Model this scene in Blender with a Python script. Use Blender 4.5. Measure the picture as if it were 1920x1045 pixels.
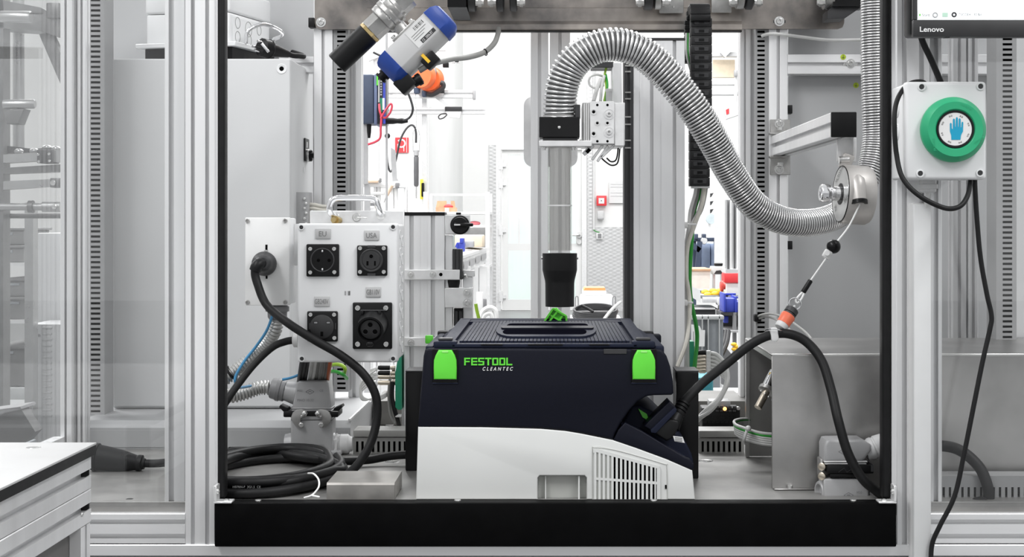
import bpy, bmesh, math, random
from mathutils import Vector, Matrix

random.seed(7)
scene = bpy.context.scene
COL = scene.collection
for _o in list(bpy.data.objects):
    bpy.data.objects.remove(_o, do_unlink=True)

# ------------------------------------------------------------------ camera
FPX, VX, VY, DIST, EYE = 2932.0, 1040.0, 420.0, 2.3, 1.1
cam_d = bpy.data.cameras.new('camera')
cam_d.sensor_fit = 'HORIZONTAL'
cam_d.sensor_width = 36.0
cam_d.lens = 36.0 * FPX / 1920.0
cam_d.shift_x = (960.0 - VX) / 1920.0
cam_d.shift_y = (VY - 522.5) / 1920.0
cam_d.clip_start = 0.05
cam_d.clip_end = 200
cam = bpy.data.objects.new('camera', cam_d)
COL.objects.link(cam)
cam.location = (0, -DIST, EYE)
cam.rotation_euler = (math.pi / 2, 0, 0)
scene.camera = cam

# ------------------------------------------------------------------ light
world = bpy.data.worlds.new('hall_daylight')
scene.world = world
world.use_nodes = True
bg = world.node_tree.nodes['Background']
bg.inputs['Color'].default_value = (0.97, 0.985, 1.0, 1)
bg.inputs['Strength'].default_value = 0.56


def area(name, loc, rot, sx, sy, power, col=(1, 1, 1)):
    d = bpy.data.lights.new(name, 'AREA')
    d.shape = 'RECTANGLE'
    d.size, d.size_y, d.energy, d.color = sx, sy, power, col
    o = bpy.data.objects.new(name, d)
    COL.objects.link(o)
    o.location, o.rotation_euler = loc, rot
    return o


X_DOOR = -0.2
area('overhead_fill', (-1.6, -1.3, 3.4), (math.radians(22), math.radians(-20), 0), 0.5, 2.6, 52)  # unseen area lamps added overhead to light and model the machine
area('overhead_fill', (1.7, -1.3, 3.4), (math.radians(22), math.radians(20), 0), 0.5, 2.6, 50)
area('overhead_fill', (0.1, 2.6, 3.4), (math.radians(-30), 0, 0), 2.6, 0.5, 75)
area('hall_fill', (0.0, 8.0, 4.6), (0, 0, 0), 6, 2.5, 260)  # unseen area lamps added to brighten the hall background
area('hall_fill', (0.0, 13.5, 4.6), (math.radians(25), 0, 0), 8, 2, 235)
area('hall_fill', (-4.5, 4.5, 4.2), (0, math.radians(15), 0), 3, 3, 470)  # added to whiten the hall beyond the left pane
area('hall_fill', (0.0, 4.6, 4.4), (math.radians(12), 0, 0), 4, 1.2, 130)  # added to lift the nearer hall objects and backlight the machine
area('outdoor_daylight', (X_DOOR, 18.6, 2.9), (math.radians(40), 0, 0), 3, 1.5, 58)

scene.view_settings.view_transform = 'Standard'
scene.view_settings.look = 'None'
scene.view_settings.gamma = 1.0
scene.view_settings.use_curve_mapping = False
scene.view_settings.exposure = 0.47


# ------------------------------------------------------------------ helpers
def P(px, py, Y):
    d = DIST + Y
    return Vector(((px - VX) / FPX * d, Y, EYE + (VY - py) / FPX * d))


def X(px, Y):
    return (px - VX) / FPX * (DIST + Y)


def Z(py, Y):
    return EYE + (VY - py) / FPX * (DIST + Y)


def M(n, Y):
    return n / FPX * (DIST + Y)


def lin(c):
    c = c / 255.0
    return c / 12.92 if c <= 0.04045 else ((c + 0.055) / 1.055) ** 2.4


def C(r, g, b):
    return (lin(r), lin(g), lin(b), 1)


MATS = {}


def mat(name, col, rough=0.5, metal=0.0, var=0.06, scale=30.0, stretch=(1, 1, 1), bump=0.0,
        bscale=None, coat=0.0, emit=0.0, spec=0.5, rvar=0.08, col2=None, detail=3.0):
    if name in MATS:
        return MATS[name]
    m = bpy.data.materials.new(name)
    m.use_nodes = True
    nt = m.node_tree
    b = nt.nodes['Principled BSDF']
    b.inputs['Roughness'].default_value = rough
    b.inputs['Metallic'].default_value = metal
    b.inputs['Coat Weight'].default_value = coat
    b.inputs['Specular IOR Level'].default_value = spec
    tc = nt.nodes.new('ShaderNodeTexCoord')
    mp = nt.nodes.new('ShaderNodeMapping')
    mp.inputs['Scale'].default_value = stretch
    nz = nt.nodes.new('ShaderNodeTexNoise')
    nz.inputs['Scale'].default_value = scale
    nz.inputs['Detail'].default_value = detail
    nt.links.new(tc.outputs['Object'], mp.inputs['Vector'])
    nt.links.new(mp.outputs['Vector'], nz.inputs['Vector'])
    rp = nt.nodes.new('ShaderNodeValToRGB')
    c1 = tuple(max(0, c * (1 - var)) for c in col[:3]) + (1,)
    c2 = tuple(min(1, c * (1 + var)) for c in col[:3]) + (1,)
    if col2:
        c1, c2 = col, col2
    rp.color_ramp.elements[0].position = 0.35
    rp.color_ramp.elements[1].position = 0.65
    rp.color_ramp.elements[0].color = c1
    rp.color_ramp.elements[1].color = c2
    nt.links.new(nz.outputs['Fac'], rp.inputs['Fac'])
    nt.links.new(rp.outputs['Color'], b.inputs['Base Color'])
    mr = nt.nodes.new('ShaderNodeMapRange')
    mr.inputs['To Min'].default_value = max(0.02, rough - rvar)
    mr.inputs['To Max'].default_value = min(1, rough + rvar)
    nt.links.new(nz.outputs['Fac'], mr.inputs['Value'])
    nt.links.new(mr.outputs['Result'], b.inputs['Roughness'])
    if bump:
        n2 = nt.nodes.new('ShaderNodeTexNoise')
        n2.inputs['Scale'].default_value = bscale or scale * 8
        nt.links.new(mp.outputs['Vector'], n2.inputs['Vector'])
        bp = nt.nodes.new('ShaderNodeBump')
        bp.inputs['Strength'].default_value = bump
        bp.inputs['Distance'].default_value = 0.002
        nt.links.new(n2.outputs['Fac'], bp.inputs['Height'])
        nt.links.new(bp.outputs['Normal'], b.inputs['Normal'])
    if emit:
        b.inputs['Emission Color'].default_value = col
        b.inputs['Emission Strength'].default_value = emit
    MATS[name] = m
    return m


def glass_mat(name, tint=(1, 1, 1, 1), refl=0.06, rough=0.0):
    m = bpy.data.materials.new(name)
    m.use_nodes = True
    nt = m.node_tree
    nt.nodes.clear()
    out = nt.nodes.new('ShaderNodeOutputMaterial')
    tr = nt.nodes.new('ShaderNodeBsdfTransparent')
    tr.inputs['Color'].default_value = tint
    gl = nt.nodes.new('ShaderNodeBsdfGlossy')
    gl.inputs['Roughness'].default_value = rough
    lw = nt.nodes.new('ShaderNodeLayerWeight')
    lw.inputs['Blend'].default_value = 0.5
    pw = nt.nodes.new('ShaderNodeMath')
    pw.operation = 'POWER'
    pw.inputs[1].default_value = 5.0
    nt.links.new(lw.outputs['Facing'], pw.inputs[0])
    ad = nt.nodes.new('ShaderNodeMath')
    ad.operation = 'MULTIPLY_ADD'
    ad.inputs[1].default_value = 0.9 - refl
    ad.inputs[2].default_value = refl
    nt.links.new(pw.outputs[0], ad.inputs[0])
    mx = nt.nodes.new('ShaderNodeMixShader')
    nt.links.new(ad.outputs[0], mx.inputs['Fac'])
    nt.links.new(tr.outputs[0], mx.inputs[1])
    nt.links.new(gl.outputs[0], mx.inputs[2])
    nt.links.new(mx.outputs[0], out.inputs['Surface'])
    MATS[name] = m
    return m


ALU = mat('anodised_aluminium', (0.84, 0.84, 0.845, 1), 0.36, 0.58, var=0.03, scale=40, stretch=(1, 1, 0.05))
ALUH = mat('anodised_aluminium_rail', (0.84, 0.84, 0.845, 1), 0.36, 0.58, var=0.03, scale=40, stretch=(0.05, 1, 1))
ALUP = mat('milled_aluminium', (0.78, 0.78, 0.78, 1), 0.36, 0.5, var=0.04, scale=60)
STEEL = mat('stainless_steel', (0.42, 0.413, 0.405, 1), 0.34, 0.9, var=0.22, scale=7, bump=0.02, bscale=300, detail=6)
BEAM = mat('stainless_beam_reflections', (0.15, 0.142, 0.138, 1), 0.3, 0.85, scale=11, col2=(0.40, 0.362, 0.33, 1), detail=6)  # mottled brown tones paint the reflections into the beam's colour
FLOORM = mat('sheet_steel_floor', (0.29, 0.286, 0.278, 1), 0.45, 0.5, var=0.2, scale=12, bump=0.03, bscale=260, detail=7)
CHROME = mat('chrome', (0.85, 0.85, 0.86, 1), 0.12, 1.0, var=0.02)
ZINC = mat('zinc_screw', (0.68, 0.68, 0.67, 1), 0.26, 0.9, var=0.05)
CAST = mat('cast_steel', (0.43, 0.425, 0.415, 1), 0.34, 0.8, var=0.12, scale=50, bump=0.06)
BRASS = mat('brass', (0.55, 0.42, 0.2, 1), 0.3, 0.9)
BRONZE = mat('nickel_brass', (0.6, 0.54, 0.45, 1), 0.3, 0.85)
WHITE = mat('white_paint', (0.57, 0.575, 0.58, 1), 0.42, 0, var=0.015, scale=5)
OFFWH = mat('light_grey_plastic', (0.75, 0.755, 0.76, 1), 0.4, 0, var=0.015, scale=8)
WPLAS = mat('white_plastic', (0.72, 0.72, 0.715, 1), 0.38, 0, var=0.015)
PANEL = mat('grey_panel', (0.41, 0.414, 0.42, 1), 0.5, 0.05, var=0.03, scale=3, bump=0.01)
STEPM = mat('grey_sheet_step', (0.43, 0.434, 0.44, 1), 0.45, 0.2, var=0.03, scale=4)
DUCT = mat('grey_duct_plastic', (0.27, 0.272, 0.275, 1), 0.5, 0, var=0.03)
DUCTL = mat('pale_duct_plastic', (0.36, 0.358, 0.345, 1), 0.5, 0, var=0.03)
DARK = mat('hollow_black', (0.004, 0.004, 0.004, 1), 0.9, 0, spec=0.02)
CONN = mat('grey_powder_coat', (0.40, 0.40, 0.405, 1), 0.42, 0.15, var=0.04, scale=30, bump=0.05, bscale=500)
CONNL = mat('pale_grey_nylon', (0.60, 0.60, 0.60, 1), 0.38, 0, var=0.03)
GLAND = mat('mid_grey_nylon', (0.22, 0.22, 0.225, 1), 0.45, 0, var=0.03)
BLACK = mat('black_plastic', (0.006, 0.006, 0.0065, 1), 0.42, 0, var=0.15, spec=0.25)
BLACKG = mat('gloss_black', (0.003, 0.003, 0.0035, 1), 0.3, 0, var=0.1, spec=0.25)
SILLM = mat('black_anodised_sill', (0.002, 0.002, 0.0022, 1), 0.5, 0, var=0.2, spec=0.06)
RUBBER = mat('black_rubber', (0.009, 0.009, 0.0095, 1), 0.5, 0, var=0.15, scale=60, spec=0.25)
DGREY = mat('dark_grey_plastic', (0.03, 0.03, 0.032, 1), 0.45, 0)
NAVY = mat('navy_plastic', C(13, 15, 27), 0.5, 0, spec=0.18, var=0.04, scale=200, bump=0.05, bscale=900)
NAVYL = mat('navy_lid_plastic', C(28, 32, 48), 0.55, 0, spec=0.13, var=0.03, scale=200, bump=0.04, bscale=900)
GREEN = mat('lime_green_plastic', C(98, 214, 62), 0.38, 0, var=0.03)
VACG = mat('vacuum_grey_plastic', C(213, 214, 212), 0.42, 0, var=0.012, scale=12)
VACD = mat('vacuum_grey_shaded', C(176, 177, 173), 0.5, 0, var=0.02)  # shell grey darkened: shade of recess, shallow slots and seam in the colour
TEAL = mat('teal_green_plastic', C(36, 160, 112), 0.42, 0, var=0.03)
CYAN = mat('cyan_print', C(0, 150, 186), 0.5, 0, var=0.02)
BLUE = mat('actuator_blue', C(34, 68, 150), 0.4, 0, var=0.05)
ORANGE = mat('orange_plastic', C(238, 112, 62), 0.45, 0, var=0.05)
CORAL = mat('coral_orange_plastic', C(226, 110, 78), 0.4, 0, var=0.04)
RED = mat('red_plastic', C(220, 60, 66), 0.45, 0)
YEL = mat('yellow_plastic', C(244, 196, 52), 0.45, 0)
GCAB = mat('green_cable', C(40, 150, 50), 0.45, 0)
GYCAB = mat('green_yellow_cable', C(150, 190, 50), 0.45, 0)
BCAB = mat('blue_tube', C(70, 140, 185), 0.35, 0)
OCAB = mat('orange_brown_cable', C(190, 96, 50), 0.45, 0)
GREYC = mat('grey_cable', (0.26, 0.26, 0.25, 1), 0.5, 0)
LGREYC = mat('light_grey_cable', (0.60, 0.60, 0.59, 1), 0.45, 0)
CREAMC = mat('cream_cable', (0.62, 0.60, 0.54, 1), 0.5, 0)
WHITEC = mat('white_cord', (0.82, 0.82, 0.81, 1), 0.5, 0)
SIGNG = mat('grey_engraved_plate', (0.52, 0.52, 0.52, 1), 0.45, 0.2, var=0.02)
INK = mat('dark_print', (0.03, 0.03, 0.032, 1), 0.6, 0)
INKG = mat('grey_print', (0.2, 0.2, 0.2, 1), 0.6, 0)
PCB = mat('green_module', C(28, 130, 98), 0.45, 0)
CARD = mat('cardboard', C(196, 160, 128), 0.75, 0, var=0.08)
CARTON = mat('pale_carton', C(228, 212, 188), 0.7, 0, var=0.05)
WOOD = mat('pale_wood', C(214, 188, 164), 0.6, 0, var=0.1, stretch=(0.2, 1, 1))
BINBL = mat('bin_blue', C(50, 66, 170), 0.45, 0)
CRATE = mat('crate_grey', C(142, 146, 150), 0.55, 0)
CRATEL = mat('pale_crate_grey', C(176, 178, 178), 0.55, 0)
NAVYBOX = mat('controller_blue_grey', C(62, 72, 92), 0.5, 0.1)
HALLW = mat('hall_wall_paint', (0.82, 0.82, 0.81, 1), 0.7, 0, var=0.02, scale=1.5)
HALLF = mat('hall_floor_coating', (0.24, 0.243, 0.246, 1), 0.35, 0, var=0.05, scale=2)
GLASS = glass_mat('clear_pane', (0.985, 0.987, 0.987, 1), 0.05)
GLASSD = glass_mat('green_tint_pane', (0.93, 0.985, 0.975, 1), 0.04)
TUBEG = glass_mat('acrylic_tube', (0.87, 0.868, 0.86, 1), 0.12, 0.15)


def tread_mat():
    m = mat('tread_plate', (0.56, 0.56, 0.56, 1), 0.4, 0.5, var=0.05)
    nt = m.node_tree
    b = nt.nodes['Principled BSDF']
    tc = nt.nodes.new('ShaderNodeTexCoord')
    mp = nt.nodes.new('ShaderNodeMapping')
    mp.inputs['Rotation'].default_value = (0, math.radians(45), 0)
    mp.inputs['Scale'].default_value = (14, 14, 30)
    vo = nt.nodes.new('ShaderNodeTexVoronoi')
    vo.inputs['Scale'].default_value = 1.0
    vo.inputs['Randomness'].default_value = 0.0
    bp = nt.nodes.new('ShaderNodeBump')
    bp.inputs['Strength'].default_value = 0.35
    bp.inputs['Distance'].default_value = 0.01
    bp.invert = True
    nt.links.new(tc.outputs['Object'], mp.inputs['Vector'])
    nt.links.new(mp.outputs['Vector'], vo.inputs['Vector'])
    nt.links.new(vo.outputs['Distance'], bp.inputs['Height'])
    nt.links.new(bp.outputs['Normal'], b.inputs['Normal'])
    return m


TREAD = tread_mat()


def spline(pts, n=8):
    """Catmull-Rom through the points."""
    pts = [Vector(p) for p in pts]
    if len(pts) < 3:
        return pts
    q = [pts[0] * 2 - pts[1]] + pts + [pts[-1] * 2 - pts[-2]]
    out = []
    for i in range(1, len(q) - 2):
        p0, p1, p2, p3 = q[i - 1], q[i], q[i + 1], q[i + 2]
        for k in range(n):
            t = k / n
            out.append(0.5 * ((2 * p1) + (p2 - p0) * t + (2 * p0 - 5 * p1 + 4 * p2 - p3) * t * t
                              + (3 * p1 - p0 - 3 * p2 + p3) * t ** 3))
    out.append(pts[-1].copy())
    return out


def frames(path):
    n = len(path)
    T = []
    for i in range(n):
        a = path[max(0, i - 1)]
        b = path[min(n - 1, i + 1)]
        d = (b - a)
        T.append(d.normalized() if d.length > 1e-9 else Vector((0, 0, 1)))
    ref = Vector((0, 1, 0)) if abs(T[0].y) < 0.9 else Vector((1, 0, 0))
    N = [(ref - T[0] * ref.dot(T[0])).normalized()]
    for i in range(1, n):
        v = N[-1] - T[i] * N[-1].dot(T[i])
        N.append(v.normalized() if v.length > 1e-9 else N[-1])
    return T, N, [T[i].cross(N[i]) for i in range(n)]


class MB:
    def __init__(self):
        self.v, self.f = [], []

    def add(self, vs, fs):
        o = len(self.v)
        self.v += [Vector(p) for p in vs]
        self.f += [tuple(i + o for i in f) for f in fs]
        return self

    def box(self, x0, x1, y0, y1, z0, z1, bev=0.0, seg=2):
        x0, x1 = min(x0, x1), max(x0, x1)
        y0, y1 = min(y0, y1), max(y0, y1)
        z0, z1 = min(z0, z1), max(z0, z1)
        return self.obox(Vector(((x0 + x1) / 2, (y0 + y1) / 2, (z0 + z1) / 2)),
                         (x1 - x0, y1 - y0, z1 - z0), None, bev, seg)

    def obox(self, c, size, rot=None, bev=0.0, seg=2):
        c = Vector(c)
        if bev <= 0:
            h = [s / 2 for s in size]
            vs = [Vector((sx * h[0], sy * h[1], sz * h[2])) for sz in (-1, 1) for sy in (-1, 1) for sx in (-1, 1)]
            fs = [(0, 2, 3, 1), (4, 5, 7, 6), (0, 1, 5, 4), (2, 6, 7, 3), (0, 4, 6, 2), (1, 3, 7, 5)]
        else:
            bm = bmesh.new()
            bmesh.ops.create_cube(bm, size=1.0)
            bmesh.ops.scale(bm, vec=size, verts=bm.verts)
            bmesh.ops.bevel(bm, geom=list(bm.edges), offset=min(bev, 0.49 * min(size)), segments=seg,
                            profile=0.5, affect='EDGES')
            bm.verts.index_update()
            vs = [v.co.copy() for v in bm.verts]
            fs = [tuple(v.index for v in f.verts) for f in bm.faces]
            bm.free()
        if rot is not None:
            vs = [rot @ v for v in vs]
        return self.add([v + c for v in vs], fs)

    def pbox(self, px0, py0, px1, py1, Y, dep, bev=0.0, seg=2):
        """Box whose front face covers the pixel rectangle at distance Y."""
        return self.box(X(px0, Y), X(px1, Y), Y, Y + dep, Z(py1, Y), Z(py0, Y), bev, seg)

    def prism(self, poly, vec):
        n = len(poly)
        poly = [Vector(p) for p in poly]
        vec = Vector(vec)
        vs = poly + [p + vec for p in poly]
        fs = [tuple(range(n))[::-1], tuple(range(n, 2 * n))]
        fs += [(i, (i + 1) % n, (i + 1) % n + n, i + n) for i in range(n)]
        return self.add(vs, fs)

    def pprism(self, pxs, Y, dep, bev=0.0):
        """Polygon in pixels at distance Y, extruded back by dep; optional bevel of the front rim."""
        poly = [P(x, y, Y) for x, y in pxs]
        if bev <= 0:
            return self.prism(poly, (0, dep, 0))
        bm = bmesh.new()
        a = [bm.verts.new(p) for p in poly]
        f = bm.faces.new(a)
        r = bmesh.ops.extrude_face_region(bm, geom=[f])
        nv = [g for g in r['geom'] if isinstance(g, bmesh.types.BMVert)]
        bmesh.ops.translate(bm, vec=(0, dep, 0), verts=nv)
        bmesh.ops.recalc_face_normals(bm, faces=list(bm.faces))
        bm.edges.ensure_lookup_table()
        fr = [e for e in bm.edges if all(abs(v.co.y - Y) < 1e-6 for v in e.verts)]
        bmesh.ops.bevel(bm, geom=fr, offset=bev, segments=3, profile=0.5, affect='EDGES', clamp_overlap=True)
        bm.verts.index_update()
        vs = [v.co.copy() for v in bm.verts]
        fs = [tuple(v.index for v in q.verts) for q in bm.faces]
        bm.free()
        return self.add(vs, fs)

    def lathe(self, o, ax, prof, seg=24, cap=True, phase=0.0):
        """prof: list of (distance along axis, radius)."""
        o, ax = Vector(o), Vector(ax).normalized()
        ref = Vector((0, 0, 1)) if abs(ax.z) < 0.9 else Vector((1, 0, 0))
        u = (ref - ax * ref.dot(ax)).normalized()
        w = ax.cross(u)
        vs, fs = [], []
        for h, r in prof:
            for k in range(seg):
                a = 2 * math.pi * k / seg + phase
                vs.append(o + ax * h + (u * math.cos(a) + w * math.sin(a)) * r)
        for i in range(len(prof) - 1):
            for k in range(seg):
                k2 = (k + 1) % seg
                fs.append((i * seg + k, i * seg + k2, (i + 1) * seg + k2, (i + 1) * seg + k))
        if cap:
            fs.append(tuple(range(seg))[::-1])
            e = (len(prof) - 1) * seg
            fs.append(tuple(range(e, e + seg)))
        return self.add(vs, fs)

    def cyl(self, a, b, r, seg=20, r2=None, phase=0.0):
        a, b = Vector(a), Vector(b)
        return self.lathe(a, b - a, [(0, r), ((b - a).length, r if r2 is None else r2)], seg, True, phase)

    def ring(self, o, ax, R, r, seg=32, s2=8):
        o, ax = Vector(o), Vector(ax).normalized()
        ref = Vector((0, 0, 1)) if abs(ax.z) < 0.9 else Vector((1, 0, 0))
        u = (ref - ax * ref.dot(ax)).normalized()
        w = ax.cross(u)
        vs, fs = [], []
        for k in range(seg):
            a = 2 * math.pi * k / seg
            d = u * math.cos(a) + w * math.sin(a)
            for j in range(s2):
                t = 2 * math.pi * j / s2
                vs.append(o + d * (R + r * math.cos(t)) + ax * (r * math.sin(t)))
        for k in range(seg):
            for j in range(s2):
                fs.append((k * s2 + j, ((k + 1) % seg) * s2 + j, ((k + 1) % seg) * s2 + (j + 1) % s2, k * s2 + (j + 1) % s2))
        return self.add(vs, fs)

    def tube(self, pts, r, seg=10, n=8, rad=None):
        path = spline(pts, n) if n > 1 else [Vector(p) for p in pts]
        T, N, B = frames(path)
        vs, fs = [], []
        m = len(path)
        for i in range(m):
            rr = r if rad is None else rad(i / (m - 1))
            for k in range(seg):
                a = 2 * math.pi * k / seg
                vs.append(path[i] + (N[i] * math.cos(a) + B[i] * math.sin(a)) * rr)
        for i in range(m - 1):
            for k in range(seg):
                k2 = (k + 1) % seg
                fs.append((i * seg + k, i * seg + k2, (i + 1) * seg + k2, (i + 1) * seg + k))
        fs.append(tuple(range(seg))[::-1])
        fs.append(tuple(range((m - 1) * seg, m * seg)))
        return self.add(vs, fs)

    def ptube(self, pts, r, seg=10, n=8):
        return self.tube([P(*p) for p in pts], r, seg, n)

    def ball(self, c, r, sc=(1, 1, 1), seg=16, rings=10):
        c = Vector(c)
        vs = [c + Vector((0, 0, r * sc[2]))]
        for i in range(1, rings):
            t = math.pi * i / rings
            for k in range(seg):
                a = 2 * math.pi * k / seg
                vs.append(c + Vector((r * sc[0] * math.sin(t) * math.cos(a), r * sc[1] * math.sin(t) * math.sin(a),
                                      r * sc[2] * math.cos(t))))
        vs.append(c - Vector((0, 0, r * sc[2])))
        fs = [(0, 1 + k, 1 + (k + 1) % seg) for k in range(seg)]
        for i in range(rings - 2):
            for k in range(seg):
                a = 1 + i * seg
                fs.append((a + k, a + seg + k, a + seg + (k + 1) % seg, a + (k + 1) % seg))
        e = len(vs) - 1
        a = 1 + (rings - 2) * seg
        fs += [(a + k, e, a + (k + 1) % seg) for k in range(seg)]
        return self.add(vs, fs)

    def spring(self, pts, R, wr, pitch, n=10, seg=18, s2=5, tilt=0.0):
        """Helical wire wound round a path: R, wr, pitch may be functions of 0..1."""
        path = spline(pts, n)
        L = [0.0]
        for i in range(1, len(path)):
            L.append(L[-1] + (path[i] - path[i - 1]).length)
        T, N, B = frames(path)
        tot = L[-1]
        s, ang, i = 0.0, 0.0, 0
        wire, rad = [], []
        while s < tot:
            while i < len(L) - 2 and L[i + 1] < s:
                i += 1
            t = (s - L[i]) / max(1e-9, L[i + 1] - L[i])
            c = path[i].lerp(path[i + 1], t)
            nn = N[i].lerp(N[i + 1], t).normalized()
            bb = B[i].lerp(B[i + 1], t).normalized()
            u = s / tot
            d = nn * math.cos(ang) + bb * math.sin(ang)
            wire.append(c + d * R(u))
            rad.append(wr(u))
            ang += 2 * math.pi / seg
            s += pitch(u) / seg
        T, N, B = frames(wire)
        vs, fs = [], []
        m = len(wire)
        for i in range(m):
            for k in range(s2):
                a = 2 * math.pi * k / s2
                vs.append(wire[i] + (N[i] * math.cos(a) + B[i] * math.sin(a)) * rad[i])
        for i in range(m - 1):
            for k in range(s2):
                k2 = (k + 1) % s2
                fs.append((i * s2 + k, i * s2 + k2, (i + 1) * s2 + k2, (i + 1) * s2 + k))
        return self.add(vs, fs)

    def rot(self, origin, R, start=0):
        o = Vector(origin)
        for i in range(start, len(self.v)):
            self.v[i] = o + R @ (self.v[i] - o)
        return self

    def mesh(self, name, off=Vector((0, 0, 0)), sharp=38):
        me = bpy.data.meshes.new(name)
        me.from_pydata([tuple(p - off) for p in self.v], [], self.f)
        bm = bmesh.new()
        bm.from_mesh(me)
        bmesh.ops.recalc_face_normals(bm, faces=list(bm.faces))
        bm.to_mesh(me)
        bm.free()
        me.shade_smooth()
        me.set_sharp_from_angle(angle=math.radians(sharp))
        return me


def root_of(o):
    return Vector(o['_o']) if '_o' in o else Vector((0, 0, 0))


BASE = {}


def thing(name, label, cat, loc, group=None, kind=None):
    o = bpy.data.objects.new(name, None)
    o.empty_display_size = 0.05
    COL.objects.link(o)
    o.location = loc
    BASE[o.name] = Vector(loc)
    if kind:
        o['kind'] = kind
    o['label'] = label
    if cat:
        o['category'] = cat
    if group:
        o['group'] = group
    return o


def part(name, mb, m, parent, label=None, sharp=38):
    """A part (or sub-part) of a thing; geometry is in world coordinates."""
    off = BASE[parent.name]
    me = mb.mesh(name, off, sharp) if isinstance(mb, MB) else mb
    me.materials.append(m)
    o = bpy.data.objects.new(name, me)
    COL.objects.link(o)
    o.parent = parent
    BASE[o.name] = off
    if label:
        o['label'] = label
    return o


def solo(name, mb, m, label, cat, group=None, kind=None, sharp=38):
    """A thing that is one mesh; its origin sits at the middle of its base."""
    xs = [p.x for p in mb.v]
    ys = [p.y for p in mb.v]
    zs = [p.z for p in mb.v]
    loc = Vector(((min(xs) + max(xs)) / 2, (min(ys) + max(ys)) / 2, min(zs)))
    me = mb.mesh(name, loc, sharp)
    me.materials.append(m)
    o = bpy.data.objects.new(name, me)
    COL.objects.link(o)
    o.location = loc
    BASE[o.name] = loc
    if kind:
        o['kind'] = kind
    if label:
        o['label'] = label
    if cat:
        o['category'] = cat
    if group:
        o['group'] = group
    return o


def text_mb(s, origin, ux, uz, h, depth=0.0004, wide=1.0, shear=0.0, bold=0.0, space=1.0, align='LEFT'):
    """Lettering as geometry: origin = baseline start, ux = reading direction, uz = up direction, h = cap height."""
    cu = bpy.data.curves.new('lettering', 'FONT')
    cu.body = s
    cu.size = 1.0
    cu.shear = shear
    cu.offset = bold
    cu.space_character = space
    cu.align_x = align
    cu.resolution_u = 4
    o = bpy.data.objects.new('lettering_tmp', cu)
    COL.objects.link(o)
    dg = bpy.context.evaluated_depsgraph_get()
    me = bpy.data.meshes.new_from_object(o.evaluated_get(dg))
    bpy.data.objects.remove(o, do_unlink=True)
    ux, uz = Vector(ux).normalized(), Vector(uz).normalized()
    n = ux.cross(uz)
    k = h / 0.69
    mb = MB()
    vs = [Vector(origin) + ux * (v.co.x * k * wide) + uz * (v.co.y * k) + n * depth for v in me.vertices]
    mb.add(vs, [tuple(p.vertices) for p in me.polygons])
    bpy.data.meshes.remove(me)
    return mb


def ptext(s, px, py, Y, h_px, **kw):
    """Lettering facing the camera side, baseline start at the pixel."""
    return text_mb(s, P(px, py, Y), (1, 0, 0), (0, 0, 1), M(h_px, Y), **kw)


def profile_poly(w, h, gx, gy, gw=0.008, gd=0.010, ch=0.001):
    """Outline of an extruded T-slot profile: gx = groove centres (fractions) on the two w-sides, gy on the two h-sides."""
    e = min(0.003, gw * 0.4)          # undercut behind the lips
    lp = min(0.0022, gd * 0.4)        # lip thickness

    def slot(c):
        a, b = c - gw / 2, c + gw / 2
        return [(a, 0), (a, lp), (a - e, lp), (a - e, gd), (b + e, gd), (b + e, lp), (b, lp), (b, 0)]

    pts = [(ch, 0)]
    for c in gx:
        pts += [(q, d) for q, d in slot(c * w)]
    pts += [(w - ch, 0), (w, ch)]
    for c in gy:
        pts += [(w - d, q) for q, d in slot(c * h)]
    pts += [(w, h - ch), (w - ch, h)]
    for c in reversed(gx):
        pts += [(q, h - d) for q, d in reversed(slot(c * w))]
    pts += [(ch, h), (0, h - ch)]
    for c in reversed(gy):
        pts += [(d, q) for q, d in reversed(slot(c * h))]
    pts += [(0, ch)]
    return pts


def vprofile(x0, x1, y0, y1, z0, z1, gx=(0.5,), gy=(0.5,), gw=0.008, gd=0.010):
    """Vertical aluminium profile."""
    mb = MB()
    poly = [Vector((x0 + a, y0 + b, z0)) for a, b in profile_poly(x1 - x0, y1 - y0, gx, gy, gw, gd)]
    mb.prism(poly, (0, 0, z1 - z0))
    return mb


def hprofile(x0, x1, y0, y1, z0, z1, gz=(0.5,), gy=(0.5,), gw=0.008, gd=0.010):
    """Horizontal aluminium profile along X."""
    mb = MB()
    poly = [Vector((x0, y0 + b, z0 + a)) for a, b in profile_poly(z1 - z0, y1 - y0, gz, gy, gw, gd)]
    mb.prism(poly, (x1 - x0, 0, 0))
    return mb


def yprofile(x0, x1, y0, y1, z0, z1, gx=(0.5,), gz=(0.5,), gw=0.008, gd=0.010):
    """Horizontal aluminium profile along Y."""
    mb = MB()
    poly = [Vector((x0 + a, y0, z0 + b)) for a, b in profile_poly(x1 - x0, z1 - z0, gx, gz, gw, gd)]
    mb.prism(poly, (0, y1 - y0, 0))
    return mb


def screw(parent, c, r, n=(0, -1, 0), name='screw', m=None, washer=False):
    """Socket-head screw: rim, countersunk socket."""
    mb = MB()
    c, n = Vector(c), Vector(n).normalized()
    if washer:
        mb.lathe(c, n, [(0, r * 1.55), (r * 0.25, r * 1.55), (r * 0.25, r * 1.0)], 20)
    mb.lathe(c, n, [(0, r), (r * 0.55, r), (r * 0.75, r * 0.85), (r * 0.75, r * 0.5)], 18, cap=False)
    mb.lathe(c, n, [(r * 0.75, r * 0.5), (r * 0.2, r * 0.45), (r * 0.2, 0.0001)], 6, cap=False)
    return part(name, mb, m or ZINC, parent)


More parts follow.
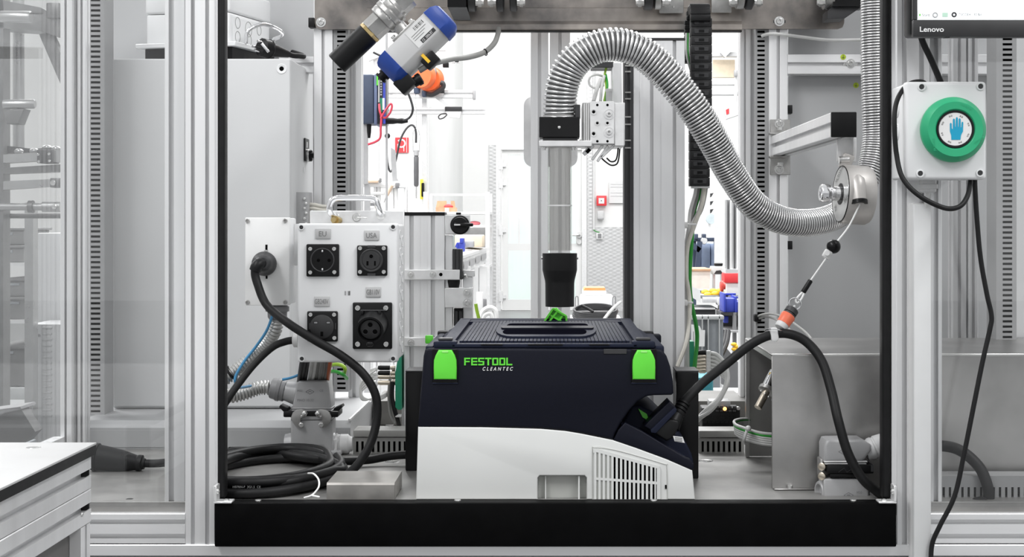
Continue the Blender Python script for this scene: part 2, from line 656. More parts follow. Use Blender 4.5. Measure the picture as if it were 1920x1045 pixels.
def plate_screw_hole(parent, c, r, name='lid_screw'):
    """Recessed lid screw of a plastic enclosure: raised ring with a dark slotted screw inside."""
    mb = MB()
    c = Vector(c)
    mb.lathe(c, (0, -1, 0), [(0, r), (0.0015, r), (0.0018, r * 0.85), (0.0018, r * 0.68), (0.0002, r * 0.62)], 20, cap=False)
    o = part(name, mb, OFFWH, parent)
    s = MB()
    s.lathe(c, (0, -1, 0), [(0.0002, r * 0.62), (0.0004, 0.0001)], 16, cap=False)
    part('screw_head', s, DGREY, o)
    return o


def duct(name, label, px0, px1, py0, py1, Y, dep, sl0, sl1, m=None, pitch=0.0096, fill=0.45, group=None, horizontal=False,
         parent=None):
    """Slotted cable duct: side strips, a bar between every two slots, dark hollow with a back wall."""
    m = m or DUCT
    x0, x1, z0, z1 = X(px0, Y), X(px1, Y), Z(py1, Y), Z(py0, Y)
    t = thing(name, label, 'cable duct', ((x0 + x1) / 2, Y + dep / 2, z0), group) if parent is None else parent
    mb = MB()
    th = 0.002
    if not horizontal:
        a, b = X(sl0, Y), X(sl1, Y)
        mb.box(x0, x0 + th, Y, Y + dep, z0, z1).box(x1 - th, x1, Y, Y + dep, z0, z1)
        mb.box(x0 + th, a, Y, Y + th, z0, z1).box(b, x1 - th, Y, Y + th, z0, z1)
        n = int((z1 - z0) / pitch)
        for i in range(n + 1):
            zc = z0 + i * pitch
            mb.box(a, b, Y, Y + th, zc, min(z1, zc + pitch * (1 - fill)))
        part('slotted_body', mb, m, t)
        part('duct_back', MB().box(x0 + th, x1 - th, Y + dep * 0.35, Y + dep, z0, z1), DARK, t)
    else:
        a, b = Z(sl1, Y), Z(sl0, Y)
        mb.box(x0, x1, Y, Y + dep, z1 - th, z1).box(x0, x1, Y, Y + dep, z0, z0 + th)
        mb.box(x0, x1, Y, Y + th, z0 + th, a).box(x0, x1, Y, Y + th, b, z1 - th)
        n = int((x1 - x0) / pitch)
        for i in range(n + 1):
            xc = x0 + i * pitch
            mb.box(xc, min(x1, xc + pitch * (1 - fill)), Y, Y + th, a, b)
        part('slotted_body', mb, m, t)
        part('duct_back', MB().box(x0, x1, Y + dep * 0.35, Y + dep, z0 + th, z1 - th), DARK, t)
    return t

# ================================================================== hall shell
YW = 17.5                       # back wall of the hall
ZF = EYE - 0.411                # floor plate of the machine
ZS = EYE - 0.360                # top of the grey step at the back of the machine
ZTOP = EYE + 0.80

solo('floor', MB().box(-12, 12, -20, YW + 0.3, -0.1, 0.0), HALLF, None, None, kind='structure')
wb = MB()
dx0, dx1, dz1 = X(930, YW), X(1100, YW), Z(272, YW)
wb.box(-12, dx0, YW, YW + 0.3, 0, 6.5).box(dx1, 12, YW, YW + 0.3, 0, 6.5).box(dx0, dx1, YW, YW + 0.3, dz1, 6.5)
wbo = solo('wall_back', wb, HALLW, None, None, kind='structure')
part('tread_plate_panel', MB().box(X(917, YW), X(930, YW), YW - 0.02, YW, 0, Z(272, YW)), TREAD, wbo)
part('tread_plate_panel', MB().box(X(1101, YW), X(1112, YW), YW - 0.02, YW, Z(426, YW), Z(120, YW)), TREAD, wbo)
part('tread_plate_panel', MB().box(X(1101, YW), X(1300, YW), YW - 0.02, YW, 0, Z(426, YW)), TREAD, wbo)
part('tread_plate_panel', MB().box(X(700, YW), X(917, YW), YW - 0.02, YW, 0, Z(440, YW)), TREAD, wbo)
for s, xx in (('left', -12), ('right', 12)):
    solo('wall_' + s, MB().box(xx - 0.15, xx + 0.15, 3.0, YW, 0, 6.5), HALLW, None, None, kind='structure')

solo('wall_outside_bounce', MB().box(-6, 6, YW + 3.2, YW + 3.4, -0.1, 4.5).box(-6, 6, YW + 0.31, YW + 3.2, -0.1, 0.0), HALLW, None, None, kind='structure')  # added white wall and ground, lit to make the door panes bright
# door in the back wall: frame, white leaf with two panes, hinges, handle
d = thing('door_1', 'white hall door with two tall glass panes', None, (X(1015, YW), YW, 0), kind='structure')
fr = MB()
fw = M(9, YW)
fr.box(dx0, dx0 + fw, YW - 0.03, YW + 0.2, 0, dz1).box(dx1 - fw, dx1, YW - 0.03, YW + 0.2, 0, dz1)
fr.box(dx0 + fw, dx1 - fw, YW - 0.03, YW + 0.2, dz1 - fw, dz1)
part('door_frame', fr, ALUP, d)
lf = MB()
for a, b, c_, e in ((941, 281, 953, 583), (1080, 281, 1091, 583), (953, 281, 1080, 290), (953, 457, 1080, 470), (953, 562, 1080, 583)):
    lf.box(X(a, YW), X(b and c_, YW), YW + 0.02, YW + 0.08, max(0.005, Z(e, YW)), Z(b, YW))
leaf = part('door_leaf', lf, HALLW, d)
for a, b in ((290, 457), (470, 562)):
    part('glass_pane', MB().box(X(953, YW), X(1080, YW), YW + 0.045, YW + 0.055, Z(b, YW), Z(a, YW)), GLASSD, d)
part('glazing_bar', MB().box(X(971, YW), X(975, YW), YW + 0.03, YW + 0.07, Z(457, YW), Z(290, YW)), ALUP, d)
for hy in (309, 344, 432, 556):
    part('hinge', MB().box(X(936, YW), X(943, YW), YW - 0.06, YW, Z(hy + 9, YW), Z(hy - 9, YW)).box(
        X(943, YW), X(949, YW), YW - 0.01, YW + 0.04, Z(hy + 4, YW), Z(hy - 3, YW)), ALUP, d)
hd = MB().tube([P(1086, 441, YW + 0.02), P(1086, 441, YW - 0.09), P(1080, 441, YW - 0.09), P(1073, 441, YW - 0.09)], 0.014, 8, 3)
hd.cyl(P(1086, 441, YW + 0.02), P(1086, 441, YW - 0.02), 0.035, 14).cyl(P(1086, 454, YW + 0.02), P(1086, 454, YW - 0.02), 0.03, 14)
part('door_handle', hd, ZINC, d)

# ================================================================== machine frame
fr_t = thing('machine_frame', 'silver aluminium profile frame of the test machine', 'machine frame', (0, 0.45, 0))


def fpart(mb, m=ALU, name='post'):
    return part(name, mb, m, fr_t)


ZB0, ZB1 = Z(1042, 0), Z(1021, 0)
# front posts and rails
fpart(vprofile(X(347, 0), X(403, 0), 0, 0.045, ZB1, ZTOP, (0.26, 0.74), (0.5,), 0.006))
fpart(vprofile(X(308, 0.012), X(346, 0.012), 0.014, 0.05, ZB1 + 0.045, ZTOP, (0.33,), (0.5,), 0.008))
fpart(vprofile(X(1681, 0), X(1743, 0), 0, 0.045, ZB1, ZTOP, (0.24, 0.76), (0.5,), 0.0075))
fpart(vprofile(X(1744, 0.012), X(1767, 0.012), 0.014, 0.05, ZB1 + 0.045, ZTOP, (0.5,), (0.5,), 0.007))
for a, b in ((-420, 347), (1743, 2300)):
    fpart(hprofile(X(a, 0), X(b, 0), -0.002, 0.043, Z(1019, 0), Z(963, 0), (0.24, 0.72), (0.5,), 0.007), ALUH, 'rail')
for a, b in ((-420, 308), (1767, 2300)):
    mb = MB()
    x0, x1 = X(a, 0.02), X(b, 0.02)
    prof = [(0.0, 0.0), (0.0, 0.6), (0.3, 0.7), (0.3, 1.0), (1, 1), (1, 0)]
    z0, z1 = Z(962, 0.012), Z(946, 0.012)
    mb.prism([Vector((x0, 0.014 + 0.026 * q, z0 + (z1 - z0) * w)) for q, w in prof], (x1 - x0, 0, 0))
    fpart(mb, ALUH, 'glazing_rail')
base = hprofile(X(-420, 0), X(2300, 0), -0.004, 0.045, ZB0, ZB1, (), (0.5,), 0.008)
fpart(base, ALUH, 'base_beam')
fpart(MB().box(X(-420, 0), X(2300, 0), 0.004, 0.03, 0.06, ZB0 - 0.003), WHITE, 'bright_gap_skirt')  # white panel added below the beam, standing in for the light beyond
for xx in (X(375, 0), X(1710, 0)):
    fpart(MB().box(xx - 0.02, xx + 0.02, 0.035, 0.075, 0, ZB0), ALU, 'leg')
for xx in (-0.72, 0.5):
    fpart(MB().box(xx - 0.02, xx + 0.02, 0.9, 0.94, 0, ZF - 0.03), ALU, 'leg')

# rear posts
YR = 0.90
for a, b, yy, g in ((588, 624, YR, (0.5,)), (653, 677, YR + 0.05, (0.45,)), (1441, 1477, YR, (0.5,)), (1388, 1416, YR + 0.05, (0.3, 0.75)),
                    (995, 1028, 1.0, (0.5,)), (1031, 1069, 1.0, (0.5,))):
    w = X(b, yy) - X(a, yy)
    fpart(vprofile(X(a, yy), X(b, yy), yy, yy + 0.04, ZS, ZTOP, g, (0.5,), 0.0068 if len(g) == 1 else 0.004))
# rear cross rail of the right bay, with its channel
fpart(hprofile(X(1477, YR), X(1960, YR), YR, YR + 0.04, Z(139, YR), Z(102, YR), (0.5,), (0.5,), 0.008), ALUH, 'rail')
fpart(hprofile(X(520, YR), X(588, YR), YR + 0.02, YR + 0.06, Z(134, YR), Z(104, YR), (0.5,), (0.5,), 0.008), ALUH, 'rail')
# top rails, above the frame of the picture
for yy_, a_, b_ in ((0.0, -0.86, 1.0), (0.9, -0.86, 1.0)):
    fpart(hprofile(a_, b_, yy_, yy_ + 0.04, ZTOP, ZTOP + 0.04, (0.5,), (0.5,), 0.008), ALUH, 'top_rail')
for xx_ in (X(375, 0), X(1710, 0), X(640, 0.9)):
    fpart(yprofile(xx_ - 0.02, xx_ + 0.02, 0.04, 0.9, ZTOP, ZTOP + 0.04, (0.5,), (0.5,), 0.008), ALU, 'top_rail')
# grey back panels
pl = fpart(MB().box(X(140, 1.0), X(590, 1.0), 1.04, 1.05, ZF, ZTOP), PANEL, 'back_panel')
pr = fpart(MB().box(X(1477, 0.95), X(2250, 0.95), 0.945, 0.955, ZF, ZTOP), PANEL, 'back_panel')
# earth stickers on the right rail and panel
for sx, sy, yy in ((1581, 107, YR), (1605, 160, 0.945)):
    mb = MB()
    c = P(sx, sy, yy - 0.0004)
    mb.lathe(c, (0, -1, 0), [(0, 0.0058), (0.0003, 0.0058)], 16)
    st = part('earth_sticker', mb, mat('sticker_yellow_green', C(168, 190, 40), 0.5), fr_t, 'small round green and yellow earth sticker')
    t2 = MB()
    for k, w in enumerate((0.004, 0.0026, 0.0012)):
        t2.obox(c + Vector((0, -0.0006, -0.0006 - 0.0014 * k)), (w * 1.6, 0.0003, 0.0006))
    t2.obox(c + Vector((0, -0.0006, 0.0022)), (0.0006, 0.0003, 0.0044))
    part('earth_symbol', t2, INK, st)
for bx, by, yy in ((1595, 119, YR),):
    screw(fr_t, P(bx, by, yy), 0.006, washer=True)
    fpart(MB().pbox(1582, 114, 1608, 124, YR + 0.002, 0.012), ZINC, 'slot_nut')
# clear panes
for nm, a, b in (('window_1', -420, 346), ('window_2', 1744, 2300)):
    o = solo(nm, MB().box(X(a, 0.005), X(b, 0.005), 0.006, 0.011, Z(950, 0.006), ZTOP), GLASS,
             None, None, kind='structure')
# machine floor plate with recessed floor screws
fp = solo('floor_plate', MB().box(-0.89, X(2300, 0.0), 0.012, 1.04, ZF - 0.02, ZF, 0.001, 1), FLOORM,
          'bare sheet steel floor plate inside the machine under the dark blue vacuum', 'floor plate')
for sx, sy, yy in ((735, 866, 0.40), (1323, 865, 0.41), (745, 862, 0.44)):
    mb = MB()
    c = Vector((X(sx, yy), yy, ZF))
    mb.lathe(c, (0, 0, 1), [(0.0, 0.013), (0.0012, 0.012), (0.0004, 0.007), (0.0004, 0.0001)], 18, cap=False)
    part('floor_screw', mb, ZINC, fp)
# black sill in front of the floor plate
sl = thing('door_sill', 'long matt black sill along the bottom of the machine opening', 'sill', (X(1041, 0), 0, ZB1))
mb = MB().box(X(402, -0.02), X(1681, -0.02), -0.02, -0.002, ZB1, Z(944, -0.02), 0.002, 2)
part('front_face', mb, SILLM, sl)
part('top_flange', MB().box(X(410, 0), X(1672, 0), -0.004, 0.0115, Z(944, -0.02) - 0.006, Z(944, -0.02), 0.0008, 1), SILLM, sl)
for sx in (484, 858, 1226, 1600):
    mb = MB()
    c = P(sx, 940, 0.003)
    c.z = Z(944, -0.02)
    mb.lathe(c, (0, 0, 1), [(0, 0.005), (0.0015, 0.0045), (0.0018, 0.0001)], 16, cap=False)
    part('sill_screw', mb, ZINC, sl)
# black edge strips of the opening
for a, b, ll in ((406, 420, 'black rubber edge strip down the left side of the machine opening'),
                 (1656, 1672, 'black rubber edge strip down the right side of the machine opening')):
    mb = MB().box(X(a, 0), X(b, 0), 0.003, 0.03, Z(944, -0.02) + 0.001, ZTOP, 0.005, 3)
    solo('edge_strip', mb, RUBBER, ll, 'edge strip')
for a, b in ((403, 407), (1673, 1681)):
    fpart(MB().box(X(a, 0), X(b, 0), 0.004, 0.02, Z(944, -0.02), ZTOP), ALU, 'cover_strip')
# corner brackets on the sill
for sgn, cx, ll in ((1, 401, 'small silver angle bracket at the left end of the black sill'),
                    (-1, 1681, 'small silver angle bracket at the right end of the black sill')):
    t = thing('corner_bracket', ll, 'bracket', (X(cx, -0.02), -0.02, Z(944, -0.02)), 'sill corner brackets')
    x0 = X(cx, -0.022)
    zb = Z(944, -0.02)
    L = 0.026
    mb = MB()
    mb.box(x0, x0 + sgn * L, -0.024, 0.0, zb, zb + 0.003, 0.0008, 1)
    mb.box(x0, x0 + sgn * 0.004, -0.024, 0.0, zb + 0.003, zb + 0.026, 0.0008, 1)
    part('angle', mb, ALUP, t)
    sc = MB().lathe((x0 + sgn * 0.016, -0.012, zb + 0.003), (0, 0, 1), [(0, 0.0045), (0.0018, 0.004), (0.0018, 0.0022), (0.0005, 0.002), (0.0005, 0.0001)], 14, cap=False)
    part('screw', sc, ZINC, t)
    sc = MB().lathe((x0 + sgn * 0.004, -0.012, zb + 0.016), (sgn, 0, 0), [(0, 0.0045), (0.0018, 0.004), (0.0018, 0.0022), (0.0005, 0.002), (0.0005, 0.0001)], 14, cap=False)
    part('screw', sc, ZINC, t)

# grey step along the back left
sy0, sy1 = 0.55, 0.85
st = thing('cabinet_plinth', 'low grey sheet metal step behind the coiled black cable', 'plinth', (X(400, 0.6), 0.55, ZF))
sx0, sx1 = X(149, sy0), X(657, sy0)
mb = MB()
mb.prism([(sx0, sy0, ZF), (sx0, sy0, ZS - 0.012), (sx0, sy0 + 0.014, ZS), (sx0, 1.03, ZS), (sx0, 1.03, ZF)], (sx1 - sx0, 0, 0))
part('body', mb, STEPM, st)
part('front_panel', MB().box(sx0 + 0.003, sx1 - 0.003, sy0 - 0.002, sy0, ZF + 0.004, ZS - 0.016), STEPM, st)
part('raised_edge', MB().box(sx1 - 0.004, sx1, sy0, 0.85, ZS, ZS + 0.004), ALUP, st)
# rear floor step between the posts (the deck the rear posts stand on)
solo('rear_deck', MB().box(sx1 + 0.004, X(2250, 0.95), 0.88, 1.035, ZF + 0.001, ZS - 0.0005, 0.001, 1).box(
    sx1 + 0.004, X(1395, 0.9), 1.035, 1.08, ZF + 0.001, ZS - 0.0005), mat('ledge_hollow_shade', (0.12, 0.117, 0.11, 1), 0.45, 0.4, var=0.15),  # dark colour stands in for the shaded hollow behind the plinth
    'sheet metal ledge under the rear posts, coloured dark for the shaded hollow behind the vacuum', 'ledge')

# ================================================================== slotted cable ducts
duct('cable_duct', 'tall grey slotted cable duct behind the left glass pane', 161, 196, -60, 779, 0.65, 0.06, 170, 188, pitch=0.0097)
duct('cable_duct', 'tall grey slotted cable duct beside the white cabinet and left rear post', 625, 653, -40, 735, YR, 0.045, 632, 648)
duct('cable_duct', 'tall grey slotted cable duct behind the dangling silver hose', 1417, 1441, -40, 735, YR, 0.045, 1420, 1434)
duct('cable_duct', 'tall grey slotted cable duct behind the right glass pane', 1868, 1906, -60, 640, 0.42, 0.06, 1880, 1898, pitch=0.0091)
duct('cable_duct', 'short horizontal slotted duct left of the vacuum behind the cable', 662, 762, 821, 852, 0.50, 0.05, 828, 849, pitch=0.0095,
     horizontal=True, m=DUCTL)
duct('cable_duct', 'short horizontal slotted duct between the vacuum and the steel box', 1310, 1396, 822, 852, 0.50, 0.05, 828, 849, pitch=0.0095,
     horizontal=True, m=DUCTL)
duct('cable_duct', 'horizontal slotted duct at the bottom of the right glass pane', 1760, 2200, 893, 954, 0.05, 0.045, 914, 950, pitch=0.0094,
     horizontal=True, m=DUCT, fill=0.38)
# lids of the horizontal ducts
for nm, a, b, y0, y1, yy, k in (('duct_cover', 662, 764, 807, 820, 0.495, 'pale grey lid on the short duct left of the vacuum'),
                                ('duct_cover', 1310, 1396, 808, 821, 0.495, 'pale grey lid on the short duct right of the vacuum')):
    solo(nm, MB().pbox(a, y0, b, y1, yy, 0.06, 0.002), DUCTL, k, 'duct cover')

# ================================================================== vacuum cleaner
YV = 0.03
VD = 0.30                                  # depth of the body
vac = thing('vacuum_cleaner', 'dark blue and light grey shop vacuum with two lime green latches', 'vacuum cleaner', (X(1040, YV), YV + VD / 2, ZF))
edge = [(784, 801), (905, 802), (1014, 805), (1060, 809), (1090, 814), (1149, 826), (1193, 841), (1250, 862), (1298, 883)]
# lower shell: main block behind a front skin that leaves the notch at the bottom open
low = [(783, 936.8)] + edge + [(1301, 936.8)]
mb = MB().pprism([(780, 936.8)] + edge + [(1303, 936.8)], YV + 0.018, VD - 0.018)
skin = [(780, 936.8)] + edge + [(1303, 936.8), (1100, 936.8), (1100, 896), (1096, 892), (1012, 892), (1008, 896), (1008, 936.8)]
mb.pprism(skin, YV, 0.018, 0.0016)
sh = part('lower_shell', mb, VACG, vac, 'light grey lower shell')
part('recess_back', MB().pprism([(1009, 936.8), (1009, 893), (1099, 893), (1099, 936.8)], YV + 0.0165, 0.001), VACD, sh)
part('recess_rib', MB().pprism([(1084, 936.8), (1084, 893), (1087, 893), (1087, 936.8)], YV + 0.004, 0.012), VACG, sh)
part('recess_rib', MB().pprism([(1022, 936.8), (1022, 893), (1024, 893), (1024, 936.8)], YV + 0.008, 0.008), VACG, sh)

# upper navy shell with the overhang on the right
up = [(784, 800)] + [(x, y - 1) for x, y in edge[:6]] + [(1154, 812), (1166, 790), (1180, 770), (1196, 753), (1212, 744), (1224, 742), (1259, 741.5), (1263, 738),
      (1262, 716), (1257, 688), (1250, 668), (1242, 657), (1236, 655), (803, 653), (797, 656), (794, 668), (788, 740)]
mb = MB().pprism(up, YV + 0.0005, VD - 0.001, 0.004)
us = part('upper_shell', mb, NAVY, vac, 'dark blue upper shell')
# hip of the lid on both sides (shoulders that slope up to the lid)
YB = YV + VD
ZT = Z(653, YV)                             # front edge of the top
ZL = ZT + 0.013                             # top of the lid
mb = MB()
xa, xb = X(800, YV), X(1240, YV)
ins = 0.038
pts_lo = [Vector((xa, YV + 0.006, ZT - 0.001)), Vector((xb, YV + 0.006, ZT - 0.001)), Vector((xb, YB - 0.006, ZT - 0.001)), Vector((xa, YB - 0.006, ZT - 0.001))]
def lz(y, h=0.0):
    """height of the sloping lid surface at depth y."""
    return ZT + 0.003 + 0.0185 * (y - YV) / VD + h


pts_hi = [Vector((xa + ins, YV + 0.022, lz(YV + 0.022))), Vector((xb - ins, YV + 0.022, lz(YV + 0.022))), Vector((xb - ins, YB - 0.012, lz(YB - 0.012))), Vector((xa + ins, YB - 0.012, lz(YB - 0.012)))]
mb.add(pts_lo + pts_hi, [(3, 2, 1, 0), (4, 5, 6, 7), (0, 1, 5, 4), (1, 2, 6, 5), (2, 3, 7, 6), (3, 0, 4, 7)])
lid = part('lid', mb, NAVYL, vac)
# raised rim of the lid (left, right, back) and the ribbed mat inside it
x0, x1 = X(829, YV + 0.02), X(1213, YV + 0.02)
y0, y1 = YV + 0.012, YB - 0.012
rim = MB()
for sx, xr in ((1, x0), (-1, x1)):
    rim.add([Vector((xr, y0, ZT)), Vector((xr + sx * 0.018, y0, ZT + 0.002)), Vector((xr + sx * 0.030, y1, lz(y1, -0.004))), Vector((xr + sx * 0.012, y1, lz(y1, -0.004))),
             Vector((xr, y0, lz(y0, 0.005))), Vector((xr + sx * 0.018, y0, lz(y0, 0.005))), Vector((xr + sx * 0.030, y1, lz(y1, 0.006))), Vector((xr + sx * 0.012, y1, lz(y1, 0.006)))],
            [(0, 1, 2, 3), (4, 7, 6, 5), (0, 4, 5, 1), (1, 5, 6, 2), (2, 6, 7, 3), (3, 7, 4, 0)])
zb_ = lz(y1)
rim.prism([(x0 + 0.014, y1 - 0.016, zb_ - 0.004), (x0 + 0.014, y1 - 0.016, zb_ + 0.003), (x0 + 0.014, y1 - 0.010, zb_ + 0.0062), (x0 + 0.014, y1 + 0.002, zb_ + 0.0062),
           (x0 + 0.014, y1 + 0.002, zb_ - 0.004)], (x1 - x0 - 0.028, 0, 0))
for sx, xr in ((1, x0), (-1, x1)):
    rim.prism([(xr + sx * 0.026, y1 - 0.034, lz(y1 - 0.03) - 0.003), (xr + sx * 0.05, y1 - 0.034, lz(y1 - 0.03) - 0.003), (xr + sx * 0.062, y1 - 0.012, lz(y1 - 0.012) - 0.003), (xr + sx * 0.026, y1 - 0.012, lz(y1 - 0.012) - 0.003)],
              (0, 0, 0.0075))
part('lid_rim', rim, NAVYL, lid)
nr = 44
for i in range(nr):
    t = i / (nr - 1)
    xf = x0 + 0.028 + (x1 - x0 - 0.056) * t
    xk = x0 + 0.038 + (x1 - x0 - 0.076) * t
    r = MB()
    w = 0.0024
    a0, a1 = y0 + 0.014, y1 - 0.017
    zf, zk = lz(a0, 0.0042), lz(a1, 0.0042)
    r.add([Vector((xf - w, a0, zf - 0.004)), Vector((xf + w, a0, zf - 0.004)), Vector((xk + w, a1, zk - 0.004)), Vector((xk - w, a1, zk - 0.004)),
           Vector((xf - w, a0, zf)), Vector((xf + w, a0, zf)), Vector((xk + w, a1, zk)), Vector((xk - w, a1, zk))],
          [(3, 2, 1, 0), (4, 5, 6, 7), (0, 1, 5, 4), (1, 2, 6, 5), (2, 3, 7, 6), (3, 0, 4, 7)])
    part('rib', r, NAVYL, lid)
# front lip of the lid
lip = MB()
lip.box(X(846, YV), X(1196, YV), YV + 0.004, YV + 0.022, ZT, ZT + 0.006, 0.0015, 2)
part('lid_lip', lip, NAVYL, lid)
for a, b in ((902, 942), (990, 1055), (1105, 1143)):
    part('lip_slot', MB().pbox(a, 645.5, b, 648.0, YV + 0.0025, 0.004), BLACKG, lid)
part('lip_badge', MB().pbox(1132, 655, 1175, 664, YV - 0.0005, 0.002, 0.0004, 1), DGREY, us)


# carrying handle: oval surround with two dark openings and a central bar
def oval(xa, xb, yc, ry, n=10):
    """stadium outline on the sloping lid, xa..xb, half depth ry, around yc."""
    out = []
    for k in range(n + 1):
        a = -math.pi / 2 + math.pi * k / n
        out.append((xb - ry * 0.32 + math.cos(a) * ry * 0.32, yc + math.sin(a) * ry))
    for k in range(n + 1):
        a = math.pi / 2 + math.pi * k / n
        out.append((xa + ry * 0.32 + math.cos(a) * ry * 0.32, yc + math.sin(a) * ry))
    return out


hy = YV + 0.142
hx0, hx1 = X(930, hy), X(1118, hy)
mb = MB().prism([Vector((q, w_, lz(w_, 0.0005))) for q, w_ in oval(hx0, hx1, hy, 0.088)], (0, 0, 0.0068))
hs = part('handle_surround', mb, NAVYL, lid)
for yy, ry, da, db in ((hy + 0.040, 0.025, 0.016, 0.012), (hy - 0.036, 0.028, 0.012, 0.016)):
    part('handle_opening', MB().prism([Vector((q, w_, lz(w_, 0.0073))) for q, w_ in oval(hx0 + da, hx1 - db, yy, ry)], (0, 0, 0.0006)), mat('opening_black', (0.004, 0.004, 0.007, 1), 0.9, spec=0.0), lid)
part('carry_handle', MB().prism([Vector((q, w_, lz(w_, 0.0074))) for q, w_ in oval(hx0 + 0.008, hx1 - 0.004, hy + 0.004, 0.014)], (0, 0, 0.0028)), NAVY, lid)
# latch mounts on the top edge, seen as small blocks above each latch
for c in (834, 1207):
    a = MB().box(X(c - 22, YV), X(c + 22, YV), YV + 0.004, YV + 0.03, ZT - 0.001, ZT + 0.010, 0.003, 2)
    part('latch_mount', a, NAVYL, us)
    part('hinge_cover', MB().box(X(c - 14, YV), X(c + 14, YV), YV + 0.010, YV + 0.024, ZT + 0.010, ZT + 0.0145, 0.002, 2), DGREY, us)
# corner shoulders of the upper shell
for a, b in ((797, 812), (1228, 1246)):
    part('shoulder', MB().box(X(a, YV), X(b, YV), YV + 0.006, YB - 0.01, ZT - 0.01, ZT + 0.003, 0.003, 2), NAVYL, us)
# far-side latches
part('rear_latch', MB().pbox(797, 629, 812, 645, YB + 0.001, 0.008, 0.002), GREEN, vac, 'lime green rear latch')
part('rear_latch_mount', MB().pbox(820, 621, 842, 634, YB - 0.03, 0.02, 0.003), BLACK, vac)
part('rear_latch_mount', MB().pbox(1203, 622, 1226, 634, YB - 0.03, 0.02, 0.003), BLACK, vac)
part('rear_latch_mount', MB().pbox(1207, 628, 1240, 645, YB - 0.05, 0.03, 0.003), NAVY, vac)
part('rear_latch', MB().pbox(1219, 624, 1226, 634, YB - 0.01, 0.008, 0.002), GREEN, vac, 'lime green rear latch')
# front latches in their recesses
for c in (834.5, 1207.5):
    part('latch_recess', MB().pbox(c - 24, 655, c + 24, 720, YV - 0.0006, 0.004, 0.0008, 1), BLACKG, us)
    part('recess_edge', MB().pbox(c - 24, 718, c + 24, 720.5, YV - 0.0012, 0.004, 0.0005, 1), NAVYL, us)
    lt = MB().pprism([(c - 21, 712), (c - 21.5, 690), (c - 21, 676), (c - 18, 667), (c - 12.5, 657), (c + 12.5, 657), (c + 18, 667), (c + 21, 676),
                      (c + 21.5, 690), (c + 21, 712)], YV - 0.007, 0.0065, 0.0022)
    l = part('latch', lt, GREEN, vac, 'lime green latch')
    part('latch_grip', MB().pbox(c - 6, 658, c + 6, 662, YV - 0.0076, 0.001, 0.0004, 1), mat('pale_lime_plastic', C(150, 235, 120), 0.4), l)
# lettering
def festool():
    """Square stroke lettering, one block letter after another."""
    mb = MB()
    w, h, t_ = 11.4, 14.2, 3.0
    yt, yb_ = 671.2, 685.4
    dy = YV - 0.0008

    def bar(x0, y0, x1, y1):
        mb.pbox(x0, y0, x1, y1, dy, 0.0009)

    x = 870.3
    for ch in 'FESTOOL':
        ym = (yt + yb_) / 2
        if ch in 'FE':
            bar(x, yt, x + t_, yb_)
            bar(x + t_, yt, x + w, yt + 2.7)
            bar(x + t_, ym - 1.3, x + w - (1 if ch == 'F' else 0), ym + 1.3)
            if ch == 'E':
                bar(x + t_, yb_ - 2.7, x + w, yb_)
        elif ch == 'S':
            bar(x + t_, yt, x + w, yt + 2.7)
            bar(x, yt + 0.2, x + t_, ym + 1.1)
            bar(x + t_, ym - 1.3, x + w - t_, ym + 1.3)
            bar(x + w - t_, ym - 1.1, x + w, yb_ - 0.2)
            bar(x, yb_ - 2.7, x + w - t_, yb_)
        elif ch == 'T':
            bar(x - 0.3, yt, x + w + 0.3, yt + 2.7)
            bar(x + w / 2 - 1.6, yt + 2.7, x + w / 2 + 1.6, yb_)
        elif ch == 'O':
            bar(x, yt + 0.2, x + t_, yb_ - 0.2)
            bar(x + w - t_, yt + 0.2, x + w, yb_ - 0.2)
            bar(x + t_, yt, x + w - t_, yt + 2.7)
            bar(x + t_, yb_ - 2.7, x + w - t_, yb_)
        elif ch == 'L':
            bar(x, yt, x + t_, yb_)
            bar(x + t_, yb_ - 2.7, x + w, yb_)
        x += w + 1.75
    return mb


part('lettering', festool(), GREEN, us, 'lime green block lettering')
tw = ptext('CLEANTEC', 905, 695.2, YV - 0.0004, 6.6, wide=1.0, bold=0.018, shear=0.3, space=1.7)
xs = [v.x for v in tw.v]
k = M(57, YV) / (max(xs) - min(xs))
ox = min(xs)
for v in tw.v:
    v.x = X(905, YV) + (v.x - ox) * k
part('lettering', tw, WPLAS, us, 'small white slanted lettering')

# nose on the right: sloped navy housing carrying the appliance socket
nose = [(1150, 825.5), (1160, 806), (1172, 793), (1205, 809), (1286, 862), (1296, 864), (1301, 872), (1298, 882)] + [(x, y - 1) for x, y in reversed(edge[5:8])][:2]
nose = [(1150, 825.5), (1160, 806), (1172, 793), (1205, 810), (1284, 858), (1294, 862), (1301, 872), (1299, 882), (1250, 861), (1193, 840)]
mb = MB().pprism(nose, YV + 0.001, 0.012, 0.0016)
part('nose_cheek', mb, NAVY, vac)
back = [(1150, 825.5), (1166, 796), (1185, 762), (1200, 760), (1232, 776), (1284, 826), (1297, 852), (1301, 872), (1299, 882), (1250, 861), (1193, 840)]
mb = MB().pprism([(1150, 825.5), (1166, 797), (1206, 812), (1284, 859), (1301, 874), (1299, 882), (1250, 861), (1193, 840)], YV + 0.013, 0.05)
mb.pprism(back, YV + 0.063, VD - 0.07, 0.004)
ns = part('nose_body', mb, NAVYL, vac)
part('switch_panel', MB().pprism([(1197, 767), (1213, 777), (1217, 790), (1205, 783)], YV + 0.058, 0.005), GREEN, ns, 'green marking beside the appliance socket')
part('rating_label', MB().pprism([(1262, 818), (1280, 820), (1284, 831), (1265, 828)], YV + 0.012, 0.0012), WPLAS, ns, 'small white printed label')
for i in range(3):
    part('label_print', MB().pprism([(1265, 820 + 3 * i), (1279, 821.5 + 3 * i), (1279.5, 823 + 3 * i), (1265.5, 821.5 + 3 * i)], YV + 0.0115, 0.0004), INKG, ns)
